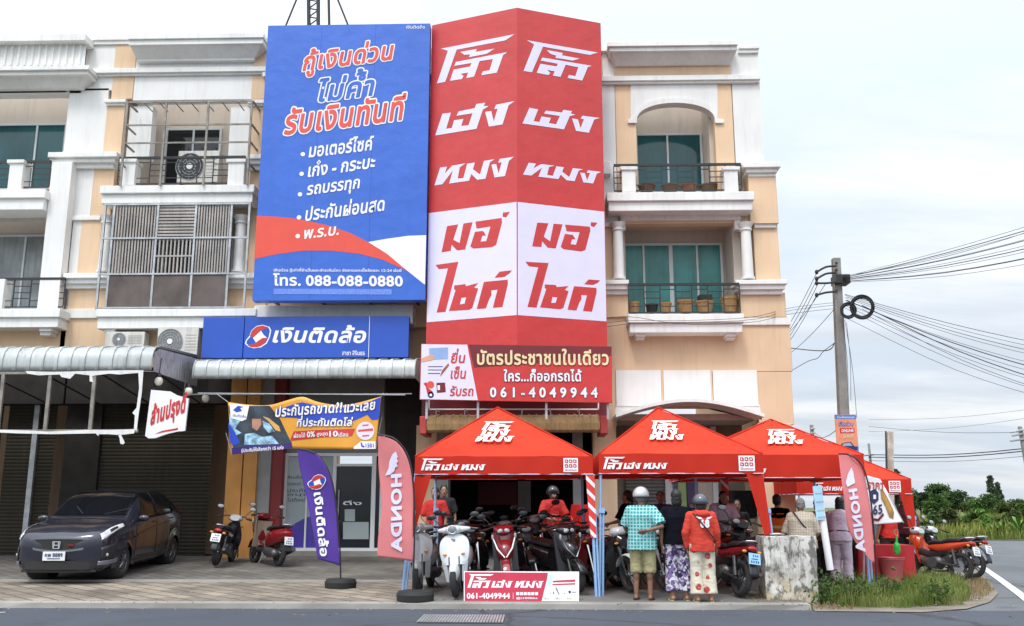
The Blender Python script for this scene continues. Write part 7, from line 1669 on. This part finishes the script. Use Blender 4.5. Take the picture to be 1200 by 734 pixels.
    # shirt
    if top:
        mt = top; q = MB(); l = loose + .008
        zs = [hem, (hem + 1.05) / 2, 1.05, 1.16, 1.28, 1.37, 1.425, 1.45]; rx = [.178 * g, .172 * g, .158 * g, .158 * g, .165 * g, .160, .108, .066]; ry = [.132 * g, .128 * g, .122 * g, .122 * g, .124 * g, .110, .084, .062]
        q.loft([[bend(p) for p in oval(z_, a + l, c + l, 0, -.004)] for z_, a, c in zip(zs, rx, ry)])
        for s in ('R', 'L'):
            sh_, el, wr = J['sh' + s], J['elb' + s], J['wri' + s]
            q.cap(bend((0, -.01, 1.385)), sh_ + Vector((0, 0, -.002)), .075, .068 + l * .5, 12); q.ell(sh_, .066 + l * .6, .068 + l * .6, .066 + l * .6, 14, 10)
            if sleeve == 'long': q.tube([sh_ + Vector((0, 0, .008)), sh_.lerp(el, .5), el, el.lerp(wr, .5), el.lerp(wr, .96)], [.064 + l * .6, .056 + l * .6, .048 + l * .6, .042 + l * .6, .036 + l * .6], 14)
            elif sleeve == 'short': q.tube([sh_ + Vector((0, 0, .008)), sh_.lerp(el, .5), sh_.lerp(el, .88)], [.064 + l * .6, .064 + l, .066 + l], 14)
        put(blob(q, .010, 3, .008, 9), 'shirt', mt, t)
    if collar: q = MB(); q.torus(bend((0, -.005, 1.45)), .068, .022, 'z', 20, 8, 1.3); q.build('collar', collar, t, smooth=True)
    if apron:
        q = MB(); q.slab(lambda u, v: bend(((u - .5) * .44, .145 * g + .02 - .09 * (2 * u - 1) ** 2, .55 + .62 * v)), 10, 10, lambda u, v: (0, .008, 0)); q.build('apron', apron, t, smooth=True); q = MB(); q.tube([bend(p) for p in oval(1.02, .185 * g, .145 * g)] + [bend(oval(1.02, .185 * g, .145 * g)[0])], .014, 6); q.build('apron_tie', apron, t)
    if bag:
        q = MB(); pts = [bend(p) for p in ((-.13, -.06, 1.44), (-.08, -.145 * g, 1.36), (.04, -.158 * g, 1.18), (.16 * g, -.09, 1.0), (.185 * g, 0, .95), (.12 * g, .13 * g, 1.08), (-.05, .155 * g, 1.3), (-.12, .06, 1.44), (-.13, -.06, 1.44))]; q.tube(smooth(pts, 40), .013, 6); q.build('bag_strap', bag, t)
    for s in ('R', 'L'):
        sg = 1 if s == 'R' else -1; a = J['ank' + s]; kind, sm = shoes or ('shoe', m_black); q = MB()
        if kind == 'shoe': q.cap(a + Vector((0, -.035, -.042)), a + Vector((.015 * sg, .10, -.050)), .046, .043, 12); q.cap(a + Vector((.015 * sg, .10, -.05)), a + Vector((.02 * sg, .18, -.058)), .044, .028, 12); put(blob(q, .009, 2), 'shoe', sm, t)
        else:
            q.loft([oval(a.z - .10, .040, .125, a.x + .012 * sg, a.y + .06, 16), oval(a.z - .082, .043, .128, a.x + .012 * sg, a.y + .06, 16)]); sl = q.build('sandal', sm, t, smooth=True)
            q = MB(); q.tube(smooth([a + Vector((-.04 + .012 * sg, .07, -.085)), a + Vector((.012 * sg, .085, -.018)), a + Vector((.05 + .012 * sg, .07, -.085))], 10), .012, 6); q.build('sandal_strap', sm, sl)
    c = P(px, 650, Y); zz = ground_z(c.x, Y) if z is None else z
    t.location = (c.x, Y, zz); t.rotation_euler = (0, 0, R(heading)); k = H / 1.70; t.scale = (k, k, k); return t, J, bend
# cloth
p_teal = pattern('teal checked cotton', 'check', (.015, .27, .27), (.34, .56, .56), 19, .68); m_khaki = M('khaki cotton', (.34, .31, .16), .85, var=.25, scale=14); m_navyc = M('black navy cotton', (.005, .0055, .010), .95, var=.3, spec=.12)
p_flor = pattern('white trousers with dark purple print', 'blotch', (.55, .53, .58), (.03, .02, .07), 13, .50, c3=(.16, .10, .26)); m_hood = M('orange red fleece', (.55, .045, .025), .9, var=.12, scale=8); p_spot = pattern('cream trousers with red flowers', 'spots', (.60, .55, .44), (.38, .03, .03), 5.5, .27, c3=(.55, .25, .2))
m_lil = M('pale lilac cotton', (.58, .48, .58), .85, var=.08); m_pur2 = M('dark purple shirt', (.05, .03, .12), .85, var=.2); m_redc = M('red uniform shirt', (.50, .02, .015), .8, var=.15); m_beigec = pattern('beige checked shirt', 'check', (.46, .40, .32), (.30, .25, .19), 22, .82)
m_hvis = M('orange safety vest', (.85, .16, .02), .6); m_blk = M('black trousers', (.015, .015, .017), .85, var=.2); m_gryt = M('grey trousers', (.07, .075, .075), .85, var=.2); m_marc = M('maroon shirt', (.09, .012, .018), .85, var=.2); m_silver = M('silver helmet shell', (.46, .47, .48), .25, .3, var=.08, coat=.4); m_ghelm = M('blue grey helmet shell', (.06, .075, .09), .22, var=.1, coat=.5); m_lime = M('pale lime sandal', (.62, .66, .30), .6); m_brs = M('dark brown sandal', (.05, .03, .02), .7)
# man with his hand behind his back
man, J1, _ = person('heavy man in teal checked shirt, khaki shorts and silver helmet, hand behind his back', 753, 15.15, -14, 1.68, m_skin2, p_teal, (m_khaki, .40), 'short', m_hairg, ('helmet', m_silver), ('sandal', m_brs), dict(elbR=(.33, -.12, 1.12), wriR=(.12, -.215, 1.06), elbL=(-.27, .05, 1.10), wriL=(-.22, .20, .98)), girth=1.16, hem=.76, loose=.026, headturn=-10)
wm, J2, _ = person('dark haired person in black top and purple patterned trousers beside the red hoodie', 794.5, 15.1, 5, 1.66, m_skin1, m_navyc, (p_flor, .14, .07), 'bob', m_hair, None, ('sandal', m_lime), dict(elbL=(-.25, .02, 1.1), wriL=(-.24, .06, .85)), girth=1.12, hem=.86, loose=.028)
hd_, J3, _ = person('person in an orange red hoodie, grey helmet and cream flowered trousers', 823, 14.95, 4, 1.58, m_skin1, m_hood, (p_spot, .12, .075), 'bob', m_hair, ('helmet', m_ghelm), ('sandal', m_lime), dict(elbL=(-.27, -.02, 1.10), wriL=(-.24, .05, .85)), girth=1.0, sleeve='long', hem=.80, loose=.03, headturn=6)
q = MB(); q.ell((0, -.13, 1.405), .13, .055, .06, 16, 10); q.torus((0, -.03, 1.44), .092, .03, 'z', 20, 8); put(blob(q, .011, 3, .008, 12), 'hood', m_hood, hd_)
pl = Plane((0, -.195, 1.2), (1, 0, 0), (0, 0, 1)); fold = lambda p: Vector((p.x, p.y + .35 * p.x * p.x, p.z))
write('68', pl, (-.055, -.01), (.085, -.01), (-.055, .11), m_w, hd_, uv=True, bold=.06, off=.004, warp=fold)
q = MB()
for s_ in (-1, 1): q.poly(pl, [(.01 + s_ * .14, .165), (.01 + s_ * .05, .15), (.01 + s_ * .03, .12), (.01 + s_ * .09, .125)], .004)
q.v = [tuple(fold(Vector(p))) for p in q.v]; q.build('back_print', m_w, hd_)
q = MB(); q.tube(smooth([(-.15, -.10, 1.42), (-.03, -.205, 1.25), (.17, -.15, 1.0), (.215, 0, .93)], 20), .013, 6); q.build('bag_strap', m_black, hd_)
person('person with long dark hair in black left of the man in teal', 737, 18.4, 60, 1.62, m_skin1, m_navyc, (m_blk, .12), 'tail', None, None, None, dict(wriL=(-.2, .32, 1.05), elbL=(-.24, .1, 1.1)))
person('person in a dark purple shirt facing the road behind the man in teal', 776, 18.7, 172, 1.60, m_skin1, m_pur2, (m_blk, .12), 'bun', None, None, None, dict(elbR=(.25, .05, 1.1), wriR=(.12, .25, 1.05)))
person('person in a pale lilac shirt leaning over the motorcycles under the middle tent', 846, 18.6, 185, 1.66, m_skin1, m_lil, (m_blk, .12), 'bob', None, None, None, dict(elbR=(.26, .25, 1.08), wriR=(.18, .45, .98), elbL=(-.26, .25, 1.08), wriL=(-.15, .45, .98)), lean=24)
person('person in dark clothes standing at the counter behind the lilac shirt', 866, 20.5, 175, 1.60, m_skin1, m_blk, (m_blk, .12), 'bob')
person('man in a navy shirt and orange safety vest beside the orange pier', 914, 19.2, -35, 1.70, m_skin1, m_navyc, (m_blk, .12), 'short', None, None, None, dict(elbL=(-.25, .08, 1.1), wriL=(-.15, .28, 1.05)), sleeve='long')
vest = bpy.data.objects[-1] if False else None
person('grey haired man in a beige checked shirt with a black strap behind the concrete block', 941, 16.9, -18, 1.62, m_skin2, m_beigec, (M('dark brown trousers', (.08, .05, .035), .85), .12), 'short', m_hairg, None, ('sandal', m_brs), dict(elbR=(.30, .05, 1.10), wriR=(.16, .25, 1.0), elbL=(-.3, .05, 1.1), wriL=(-.15, .25, 1.0)), girth=1.32, sleeve='long', lean=12, hem=.80, loose=.03, bag=m_black)
person('dark haired person in brown behind the leaning white post', 962, 19.0, 20, 1.62, m_skin1, M('brown cloth', (.12, .06, .04), .9), (m_blk, .12), 'bob')
person('woman in a pale lilac shirt and trousers with a dark apron by the pink flag', 986, 18.3, -28, 1.66, m_skin1, m_lil, (m_lil, .10, .075), 'bob', None, None, ('shoe', M('white shoe', (.6, .6, .6), .6)), dict(elbR=(.28, .14, 1.12), wriR=(.18, .38, 1.05), elbL=(-.28, .14, 1.12), wriL=(-.15, .38, 1.05), kneeL=(-.10, .03, .49), ankL=(-.13, -.12, .09)), girth=1.1, sleeve='long', lean=14, hem=.86, apron=m_navyc)
person('person in dark grey trousers mostly hidden behind the pink flag', 1003, 18.9, -10, 1.64, m_skin1, m_blk, (m_gryt, .10), 'short')
person('person in a red shirt and black trousers behind the price banner', 1043, 19.3, 25, 1.70, m_skin1, m_redc, (m_blk, .08), 'short', None, None, None, dict(elbR=(.32, .10, 1.14), wriR=(.36, .30, 1.0)))
person('man in a dark maroon shirt facing the road near the corner motorcycles', 1062, 21.5, 160, 1.72, m_skin2, m_marc, (m_blk, .1), 'short', None, None, None, dict(elbL=(-.28, .1, 1.1), wriL=(-.2, .35, 1.05)), girth=1.15, sleeve='long')
person('staff member in a red shirt at the left of the first tent', 509, 19.6, 160, 1.66, m_skin1, m_redc, (m_blk, .12), 'bob', None, None, None, dict(elbR=(.27, .06, 1.1), wriR=(.1, .22, 1.0)))
person('dark haired person in black just behind the red shirted staff member', 519, 20.6, 190, 1.68, m_skin1, m_blk, (m_blk, .12), 'short')
person('staff member in red shirt and white face mask at the first tent', 648, 19.5, 200, 1.68, m_skin1, m_redc, (m_blk, .12), 'short', None, ('helmet', k_black), None, dict(elbR=(.27, .1, 1.1), wriR=(.15, .3, 1.05), elbL=(-.27, .1, 1.1), wriL=(-.1, .3, 1.05)))
def dress(key, fn):
    o = next(o for o in bpy.data.objects if o.get('label', '').find(key) >= 0); fn(o)
def vest_fn(o):
    q = MB(); q.loft([oval(z_, a, c, 0, -.004) for z_, a, c in ((.92, .205, .160), (1.05, .196, .155), (1.2, .196, .155), (1.34, .196, .145))], False); v = q.build('safety_vest', m_hvis, o, smooth=True); m = v.modifiers.new('t', 'SOLIDIFY'); m.thickness = .008
    q = MB(); q.loft([oval(1.05, .203, .162, 0, -.004), oval(1.10, .203, .162, 0, -.004)], False); q.build('reflective_band', M('yellow reflective band', (.75, .72, .25), .4), v, smooth=True)
dress('orange safety vest', vest_fn)
def mask_fn(o): q = MB(); q.ell((0, .092, 1.535), .048, .035, .04, 14, 8); q.build('face_mask', m_w, o, smooth=True)
dress('white face mask', mask_fn)

# ------------------------------------------------------------------ small things under the tents
def stall():
    t = thing('table', 'folding table under a red cloth beside the pink flag', 'table'); Y = 19.0; c0, c1 = P(1000, 650, Y).x, P(1062, 650, Y).x; z = ground_z(7, Y)
    q = MB(); q.box(c0, c1, Y - .35, Y + .35, z + .70, z + .74); q.build('table_top', m_alu, t)
    q = MB(); n = 60
    def rim_(k):
        per = [(c0 - .02, Y - .37), (c1 + .02, Y - .37), (c1 + .02, Y + .37), (c0 - .02, Y + .37)]; s = k / n * 4; i = int(s) % 4; f = s - int(s); a, b = per[i], per[(i + 1) % 4]; return (a[0] + (b[0] - a[0]) * f, a[1] + (b[1] - a[1]) * f)
    rings = []
    for zz, o in ((z + .02, .03), (z + .35, .02), (z + .748, 0)):
        rings.append([(x + o * math.sin(k * 2.1), y + o * math.cos(k * 1.7), zz) for k in range(n) for x, y in [rim_(k)]])
    q.loft(rings, True); q.build('cloth', M('red table cloth', (.42, .02, .025), .8, var=.12), t, smooth=True, ang=60)
    for lx in (c0 + .1, c1 - .1): q = MB(); q.box(lx - .02, lx + .02, Y - .3, Y - .26, z, z + .70); q.build('leg', m_galv, t)
    t = thing('plastic_bin', 'translucent red plastic bin beside the red table', 'bin'); Y = 18.4; c = P(1046, 672, Y); z = ground_z(8, Y)
    q = MB(); q.tube([(c.x, Y, z + .01), (c.x, Y, z + .02), (c.x, Y, z + .48), (c.x, Y, z + .5), (c.x, Y, z + .53)], [.12, .16, .21, .23, .23], 22); q.build('bin_body', M('pinkish red plastic', (.55, .12, .14), .4), t, smooth=True)
    q = MB(); q.torus((c.x, Y, z + .53), .228, .014, 'z', 24, 6); q.build('rim', M('dark red plastic', (.4, .03, .04), .4), t, smooth=True)
    t = thing('plastic_bag', 'green plastic bag hanging beside the red bin', 'bag'); c = P(1051, 643, 18.3)
    q = MB(); q.ell(c, .065, .05, .13); q.cap(c + Vector((0, 0, .10)), c + Vector((.02, 0, .24)), .03, .012); put(blob(q, .012, 2, .012, 16), 'bag_body', M('green plastic film', (.04, .42, .06), .35, transl=.2), t)
    q = MB(); q.tube(smooth([c + Vector((.02, 0, .22)), c + Vector((-.03, 0, .32)), c + Vector((.05, 0, .34)), c + Vector((.02, 0, .22))], 10), .006, 5); q.build('handle', m_green, t)
    t = thing('side_counter', 'low wooden counter at the orange pier under the middle tent', 'counter'); Y = 18.4; a, b = P(874, 645, Y).x, P(905, 645, Y).x; z = ground_z(4, Y)
    q = MB(); q.box(a, b, Y - .3, Y + .3, z + .66, z + .70); q.build('counter_top', M('pale wood', (.4, .28, .17), .6), t); 
    for x in (a + .05, b - .05): q = MB(); q.box(x - .02, x + .02, Y - .25, Y + .25, z, z + .66); q.build('leg', m_dark, t)
    # stacked red plastic chairs by the striped leg
    base = None; Y = 19.3; c = P(683, 650, Y); z = ground_z(c.x, Y)
    m_rp = M('red plastic chair', (.48, .015, .012), .3, var=.1)
    labels = ['lowest red plastic chair of the stack under the first tent', 'second red plastic chair from the ground in the stack', 'middle red plastic chair of the stack', 'second red plastic chair from the top of the stack', 'topmost red plastic chair of the stack under the first tent']
    def chair():
        t = thing('plastic_chair', labels[0], 'chair', (c.x, Y, z), R(188), 'stacked red plastic chairs')
        q = MB(); q.slab(lambda u, v: ((u - .5) * .46, (v - .5) * .46, .44 - .03 * math.sin(math.pi * u) * math.sin(math.pi * v)), 8, 8, lambda u, v: (0, 0, -.02)); q.build('seat', m_rp, t, smooth=True)
        q = MB(); q.slab(lambda u, v: ((u - .5) * (.48 - .10 * v * v), -.23 - .10 * v + .10 * (2 * u - 1) ** 2, .44 + .46 * v), 10, 8, lambda u, v: (0, -.018, 0)); q.build('backrest', m_rp, t, smooth=True)
        for sx in (-1, 1):
            q = MB(); q.tube(smooth([(sx * .24, -.24, .64), (sx * .28, -.02, .66), (sx * .26, .20, .62), (sx * .23, .22, .44)], 12), .022, 8); q.build('armrest', m_rp, t, smooth=True)
            for sy in (-1, 1): q = MB(); q.tube([(sx * .21, sy * .21, .43), (sx * .25, sy * .25, 0)], [.026, .020], 8); q.build('leg', m_rp, t)
        return t
    base = chair()
    for k in range(1, 5):
        n = copy_tree(base); n.location = (c.x + .004 * k, Y, z + .11 * k); n['label'] = labels[k]
stall()
# ------------------------------------------------------------------ trees, bushes and grass
def leafmat(name, c1, c2, sc=.8):
    m = M(name, c1, .65, var=.25, scale=sc * 5, transl=.25, spec=.25)
    t = m.node_tree; b = t.nodes['Principled BSDF']; tc = [n for n in t.nodes if n.type == 'TEX_COORD'][0]; tr = [n for n in t.nodes if n.type == 'BSDF_TRANSLUCENT'][0]
    base = b.inputs['Base Color'].links[0].from_socket; n = t.nodes.new('ShaderNodeTexNoise'); n.inputs['Scale'].default_value = sc; n.inputs['Detail'].default_value = 3; t.links.new(tc.outputs['Object'], n.inputs['Vector'])
    r = t.nodes.new('ShaderNodeValToRGB'); e = r.color_ramp.elements; e[0].position = .42; e[0].color = (0, 0, 0, 1); e[1].position = .62; e[1].color = (1, 1, 1, 1); t.links.new(n.outputs['Fac'], r.inputs[0])
    k = t.nodes.new('ShaderNodeMix'); k.data_type = 'RGBA'; t.links.new(r.outputs[0], k.inputs[0]); t.links.new(base, k.inputs[6]); k.inputs[7].default_value = c2 + (1,); t.links.new(k.outputs[2], b.inputs['Base Color']); t.links.new(k.outputs[2], tr.inputs[0]); return m
m_bark = M('brown bark', (.10, .075, .05), .9, var=.4, scale=8)
g_dark = leafmat('dark green leaves', (.035, .07, .022), (.075, .13, .035), .5); g_mid = leafmat('mid green leaves', (.05, .10, .022), (.10, .17, .035), .6); g_olive = leafmat('olive leaves', (.06, .085, .025), (.10, .12, .03), .5); g_pine = leafmat('hazed grey green needles', (.07, .10, .06), (.10, .13, .08), .5)  # g_pine is lightened, distance haze put into the leaf colour
g_broad = leafmat('pale broad leaves', (.13, .26, .05), (.20, .34, .08), .9)
def quads(rng, pts, size, up=.3):
    """one leaf-sized diamond per point, turned at random"""
    n = len(pts); a = rng.normal(size=(n, 3)); a[:, 2] *= (1 - up); a /= np.linalg.norm(a, axis=1)[:, None]; b = rng.normal(size=(n, 3)); b -= a * (a * b).sum(1)[:, None]; b /= np.linalg.norm(b, axis=1)[:, None]
    s = size * rng.uniform(.6, 1.4, (n, 1)); V = np.stack([pts - a * s, pts + b * s * .45, pts + a * s, pts - b * s * .45], 1).reshape(-1, 3); return V
def leaf_obj(name, V, mat, par):
    me = bpy.data.meshes.new(name); n = len(V) // 4; me.from_pydata(V.tolist(), [], np.arange(n * 4).reshape(-1, 4).tolist()); o = bpy.data.objects.new(name, me); COL.objects.link(o); me.materials.append(mat); o.parent = par; return o
def tree(name, label, px, ytop, Y, wpx, mat, seed, n=2600, clumps=16, trunk=.25, shape='round', group='trees beyond the field', cat='tree', z0=0.0):
    rng = np.random.default_rng(seed); c = P(px, 590, Y); h = P(px, ytop, Y).z - z0; w = wpx / 1100 * Y / 2
    t = thing(name, label, cat, (c.x, Y, z0), 0, group); lo = h * trunk
    cl = []
    for k in range(clumps):
        if shape == 'round':
            f = rng.uniform(0, 1); z = lo + (h - lo) * (.12 + .76 * f); r = w * math.sqrt(max(.1, 1 - (2 * f - .8) ** 2 * .75)) * rng.uniform(.2, .85); a = rng.uniform(0, 6.28); cr = w * rng.uniform(.28, .45); cl.append((r * math.cos(a), r * math.sin(a), min(z, h - cr * .8), cr))
        else:
            f = k / clumps; z = lo + (h - lo) * f; r = w * (1 - f) * rng.uniform(.2, .8); a = rng.uniform(0, 6.28); cl.append((r * math.cos(a), r * math.sin(a), z, w * (.25 + .5 * (1 - f))))
    pts = []
    for (x, y, z, r) in cl:
        k = n // clumps; d = rng.normal(size=(k, 3)); d /= np.linalg.norm(d, axis=1)[:, None]; q = d * (r * rng.uniform(.35, 1.08, (k, 1))); q[:, 2] *= .72; pts.append(q + (x, y, z))
    pts = np.concatenate(pts); pts[:, 2] = np.maximum(pts[:, 2], .05)
    leaf_obj('crown', quads(rng, pts, h * .035 + .05), mat, t)
    q = MB(); q.tube([(0, 0, -.05), (.02 * h, 0, lo), (0, .01 * h, h * .7)], [.03 * h + .03, .022 * h + .02, .01], 7); tk = q.build('trunk', m_bark, t, smooth=True)
    for (x, y, z, r) in cl[:7]: q = MB(); q.tube([(.01 * h, 0, lo * .9 + (z - lo) * .2), (x * .5, y * .5, lo + (z - lo) * .7), (x, y, z)], [.012 * h + .01, .008 * h, .004], 5); q.build('limb', m_bark, tk)
    return t
LB = ['dark rounded tree just right of the farthest tent', 'tallest dark spreading tree right of the farthest tent', 'wide flat topped dark tree in the middle of the far tree line', 'low dark tree where the far tree line drops', 'tall thin grey green tree standing above the field', 'second thin grey green tree close to the tall thin one', 'low round bush at the foot of the thin trees', 'light green bush in front of the dark trees', 'small dark tree peeping over the farthest tent', 'low dark tree at the right end of the skyline', 'broad mid green tree beyond the right edge of the field', 'dark tree far off behind the tents']
for i, a in enumerate(((1078, 566, 130, 34, g_dark), (1099, 562, 132, 40, g_dark), (1120, 568, 128, 36, g_dark), (1136, 577, 126, 26, g_olive), (1163, 557, 120, 16, g_pine), (1171, 565, 122, 13, g_pine), (1158, 578, 110, 44, g_mid), (1096, 579, 58, 32, g_mid), (1048, 541, 60, 28, g_dark), (1190, 584, 125, 40, g_olive), (1232, 570, 120, 50, g_mid), (1058, 570, 125, 36, g_dark))):
    tree('tree' if i not in (6, 7) else 'bush', LB[i], a[0], a[1] + (4 if i < 4 else 0), a[2], a[3], a[4], 40 + i, shape='cone' if i in (4, 5) else 'round', cat='tree' if i not in (6, 7) else 'bush', trunk=.12 if i in (6, 7, 9) else .2)
# tall weeds of the field
def blades(name, label, cat, P3, H_, W_, mat, rng, bend=.35):
    n = len(P3); a = rng.uniform(0, 6.283, n); d = np.stack([np.cos(a), np.sin(a), np.zeros(n)], 1); s = np.stack([-np.sin(a), np.cos(a), np.zeros(n)], 1)
    h = H_[:, None]; w = W_[:, None]; k = bend * rng.uniform(.2, 1.4, (n, 1)); up = np.array([[0, 0, 1.0]])
    v = np.stack([P3 - s * w, P3 + s * w, P3 + up * h * .55 + d * h * k * .3 + s * w * .7, P3 + up * h * .55 + d * h * k * .3 - s * w * .7, P3 + up * h * (1 - k * .25) + d * h * k], 1).reshape(-1, 3)
    i = np.arange(n)[:, None] * 5; me = bpy.data.meshes.new(name); me.from_pydata(v.tolist(), [], (i + [[0, 1, 2, 3]]).tolist() + (i + [[3, 2, 4]]).tolist()); o = bpy.data.objects.new(name, me); COL.objects.link(o); me.materials.append(mat); return tag(o, label, cat, kind='stuff')
rng = np.random.default_rng(3)
g_field = leafmat('field weeds', (.11, .18, .032), (.25, .25, .05), .12); g_grass = leafmat('rough verge grass', (.13, .19, .035), (.24, .26, .08), 1.8); g_straw = leafmat('dry straw', (.30, .22, .10), (.22, .16, .07), 2)
n = 26000; x = rng.uniform(12, 62, n); y = 45.5 + 40 * rng.uniform(0, 1, n) ** 1.6; hh = np.array([.68 + .03 * max(0, a - 18) + .5 * mnoise.noise((a * .25, b * .25, 0)) for a, b in zip(x, y)]) * rng.uniform(.55, 1.1, n)
blades('field_weeds', 'tall yellow green weeds covering the field', 'weeds', np.stack([x, y, np.zeros(n)], 1), np.maximum(hh, .3), np.full(n, .05), g_field, rng)
n = 5000; x = rng.uniform(12, 62, n); y = 44.9 + 1.6 * rng.uniform(0, 1, n); blades('roadside_grass', 'short green grass along the far road edge', 'grass', np.stack([x, y, np.zeros(n)], 1), rng.uniform(.25, .6, n), np.full(n, .03), g_grass, rng)
def bushes():
    for i, (px, yb, w, h) in enumerate(((1090, 612, 26, 18), (1112, 608, 30, 16), (1137, 607, 26, 14), (1150, 612, 24, 16), (1182, 606, 34, 20), (1205, 604, 30, 22))):
        Y = 48 + 3 * (i % 3); tree('bush', ['light weedy bush nearest the farthest tent', 'olive bush left of the middle of the field', 'low bush at the middle of the field', 'bright low bush before the thin trees', 'tall yellowish bush right in the field', 'tall bush cut by the right edge'][i], px, yb - h, Y, w, (g_mid, g_olive, g_mid, g_broad, g_olive, g_mid)[i], 90 + i, 1300, 9, .05, group='bushes in the field', cat='bush')
bushes()
for i, (px, py, s) in enumerate(((1166, 624, .62), (1177, 623, .75), (1186, 621, .55), (1194, 614, 1.0), (1171, 616, .6), (1201, 623, .65))):
    c = P(px, py, 46.2); t = thing('broad_leaf_plant', ['pale broad leaved plant first from the left by the far road', 'second pale broad leaved plant, taller than the first', 'small pale broad leaved plant between two taller ones', 'tallest pale broad leaved plant standing above the weeds', 'pale broad leaved plant set back behind the first', 'pale broad leaved plant at the right edge'][i], 'plant', (c.x, 46.2, 0), 0, 'broad leaved plants by the far road')
    q = MB()
    for k in range(8):
        a = k * 2.4; l = s * (.5 + .12 * (k % 3)); q.slab(lambda u, v: ((.10 + .7 * u) * l * math.cos(a) - (v - .5) * .22 * s * math.sin(math.pi * (u * .9 + .08)) * math.sin(a), (.10 + .7 * u) * l * math.sin(a) + (v - .5) * .22 * s * math.sin(math.pi * (u * .9 + .08)) * math.cos(a), s * (.25 + 1.0 * u - .5 * u * u) + .05 * k * s), 6, 2, lambda u, v: (0, 0, .004))
    q.build('leaves', g_broad, t, smooth=True); q = MB(); q.tube([(0, 0, 0), (.02, 0, .5 * s)], .03, 6); q.build('stem', g_mid, t)
# grass of the corner verge
def in_poly(px, py, poly):
    r = False; j = len(poly) - 1
    for i in range(len(poly)):
        if (poly[i][1] > py) != (poly[j][1] > py) and px < (poly[j][0] - poly[i][0]) * (py - poly[i][1]) / (poly[j][1] - poly[i][1]) + poly[i][0]: r = not r
        j = i
    return r
def verge(name, label, poly, n, h0, h1, w, mat, seed, bend=.5, patch=1.0):
    rng = np.random.default_rng(seed); pg = [PZ(*p, .012) for p in poly]; pg = [(p.x, p.y) for p in pg]; xs = [p[0] for p in pg]; ys = [p[1] for p in pg]; out = []
    while len(out) < n:
        a, b = rng.uniform(min(xs), max(xs)), rng.uniform(min(ys), max(ys))
        if in_poly(a, b, pg) and mnoise.noise((a * 2.2, b * 2.2, seed)) > -.35 * patch: out.append((a, b, ground_z(a, b) - .03))
    out = np.array(out); h = np.array([1 + .7 * mnoise.noise((a * 1.6, b * 1.6, 5)) for a, b, _ in out]) * rng.uniform(h0, h1, n); blades(name, label, 'grass', out, np.maximum(h, .04), rng.uniform(.6, 1.3, n) * w, mat, rng, bend)
verge('verge_grass', 'rough green grass clump on the corner verge', [(962, 704), (985, 692), (1030, 684), (1090, 681), (1122, 686), (1138, 697), (1130, 709), (1060, 713), (985, 712)], 10500, .08, .33, .0055, g_grass, 11)
verge('verge_grass', 'thin dry grass at the right tip of the verge', [(1100, 676), (1150, 678), (1166, 692), (1150, 704), (1120, 708), (1130, 690)], 1500, .03, .14, .005, g_straw, 12)
verge('verge_grass', 'dry straw scattered around the concrete block', [(870, 706), (900, 703), (960, 706), (1000, 709), (1000, 714.5), (890, 714.5)], 1500, .02, .10, .005, g_straw, 13, .9)
verge('verge_grass', 'sparse green grass behind the pink flag', [(985, 690), (1020, 672), (1075, 664), (1120, 672), (1100, 682), (1020, 686)], 2200, .05, .16, .006, g_grass, 14, .5, .2)
def leafy(px, py, Y, s, label, seed):
    rng = np.random.default_rng(seed); c = P(px, py, Y); t = thing('weed_plant', label, 'plant', (c.x, Y, ground_z(c.x, Y) - .02), 0, 'weeds beside the concrete block'); pts = rng.normal(size=(260, 3)) * (.16 * s, .14 * s, .13 * s) + (0, 0, .28 * s); pts[:, 2] = np.maximum(pts[:, 2], .04)
    leaf_obj('leaves', quads(rng, pts, .036, .1), g_mid, t); q = MB()
    for k in range(6): a = k * 1.05; q.tube([(0, 0, 0), (.08 * s * math.cos(a), .08 * s * math.sin(a), .2 * s), (.18 * s * math.cos(a), .16 * s * math.sin(a), .38 * s)], .006, 5)
    q.build('stem', m_bark, t)
leafy(973, 690, 15.9, .95, 'leafy green weed growing between the concrete block and the white post', 1); leafy(962, 702, 15.25, .7, 'low green weed at the foot of the concrete block', 2)
# pebbles and litter along the kerb
rng = np.random.default_rng(9); mb = MB()
for k in range(420):
    x = rng.uniform(-9, 7.5); y = 14.45 + abs(rng.normal()) * .35 if k % 2 else rng.uniform(14.9, 17.8); r = rng.uniform(.006, .02)
    if x > 4: y = rng.uniform(14.7, 16.5)
    z = ground_z(x, y) if y > 14.62 else 0.0; mb.ell((x, y, z + r * .3), r, r * .8, r * .5, 6, 4)
tag(mb.build('gravel', m_conc, None), 'loose pebbles and grit along the kerb', 'gravel', kind='stuff')

for i, (px, py, Y, s) in enumerate(((1000, 700, 15.3, .8), (1042, 694, 15.9, .75), (1096, 703, 15.3, .7))): leafy(px, py, Y, s, ['small leafy weed at the left end of the verge grass', 'small leafy weed in the middle of the verge grass', 'small leafy weed at the right end of the verge grass'][i], 20 + i)

rng = np.random.default_rng(21); n = 170; xx = rng.uniform(-9, 7, n); yy = np.where(rng.uniform(0, 1, n) < .4, rng.uniform(13.6, 14.55, n), rng.uniform(14.9, 19.5, n)); zz = np.array([(ground_z(a, b) if b > 14.62 else 0) + .012 for a, b in zip(xx, yy)])
V = quads(rng, np.stack([xx, yy, zz], 1), .035, .85).reshape(-1, 4, 3); V[:, :, 2] = zz[:, None] + (V[:, :, 2] - zz[:, None]) * .25
lf = leaf_obj('fallen_leaves', V.reshape(-1, 3), g_straw, None); tag(lf, 'dry fallen leaves and scraps scattered on the paving and road edge', 'leaves', kind='stuff')
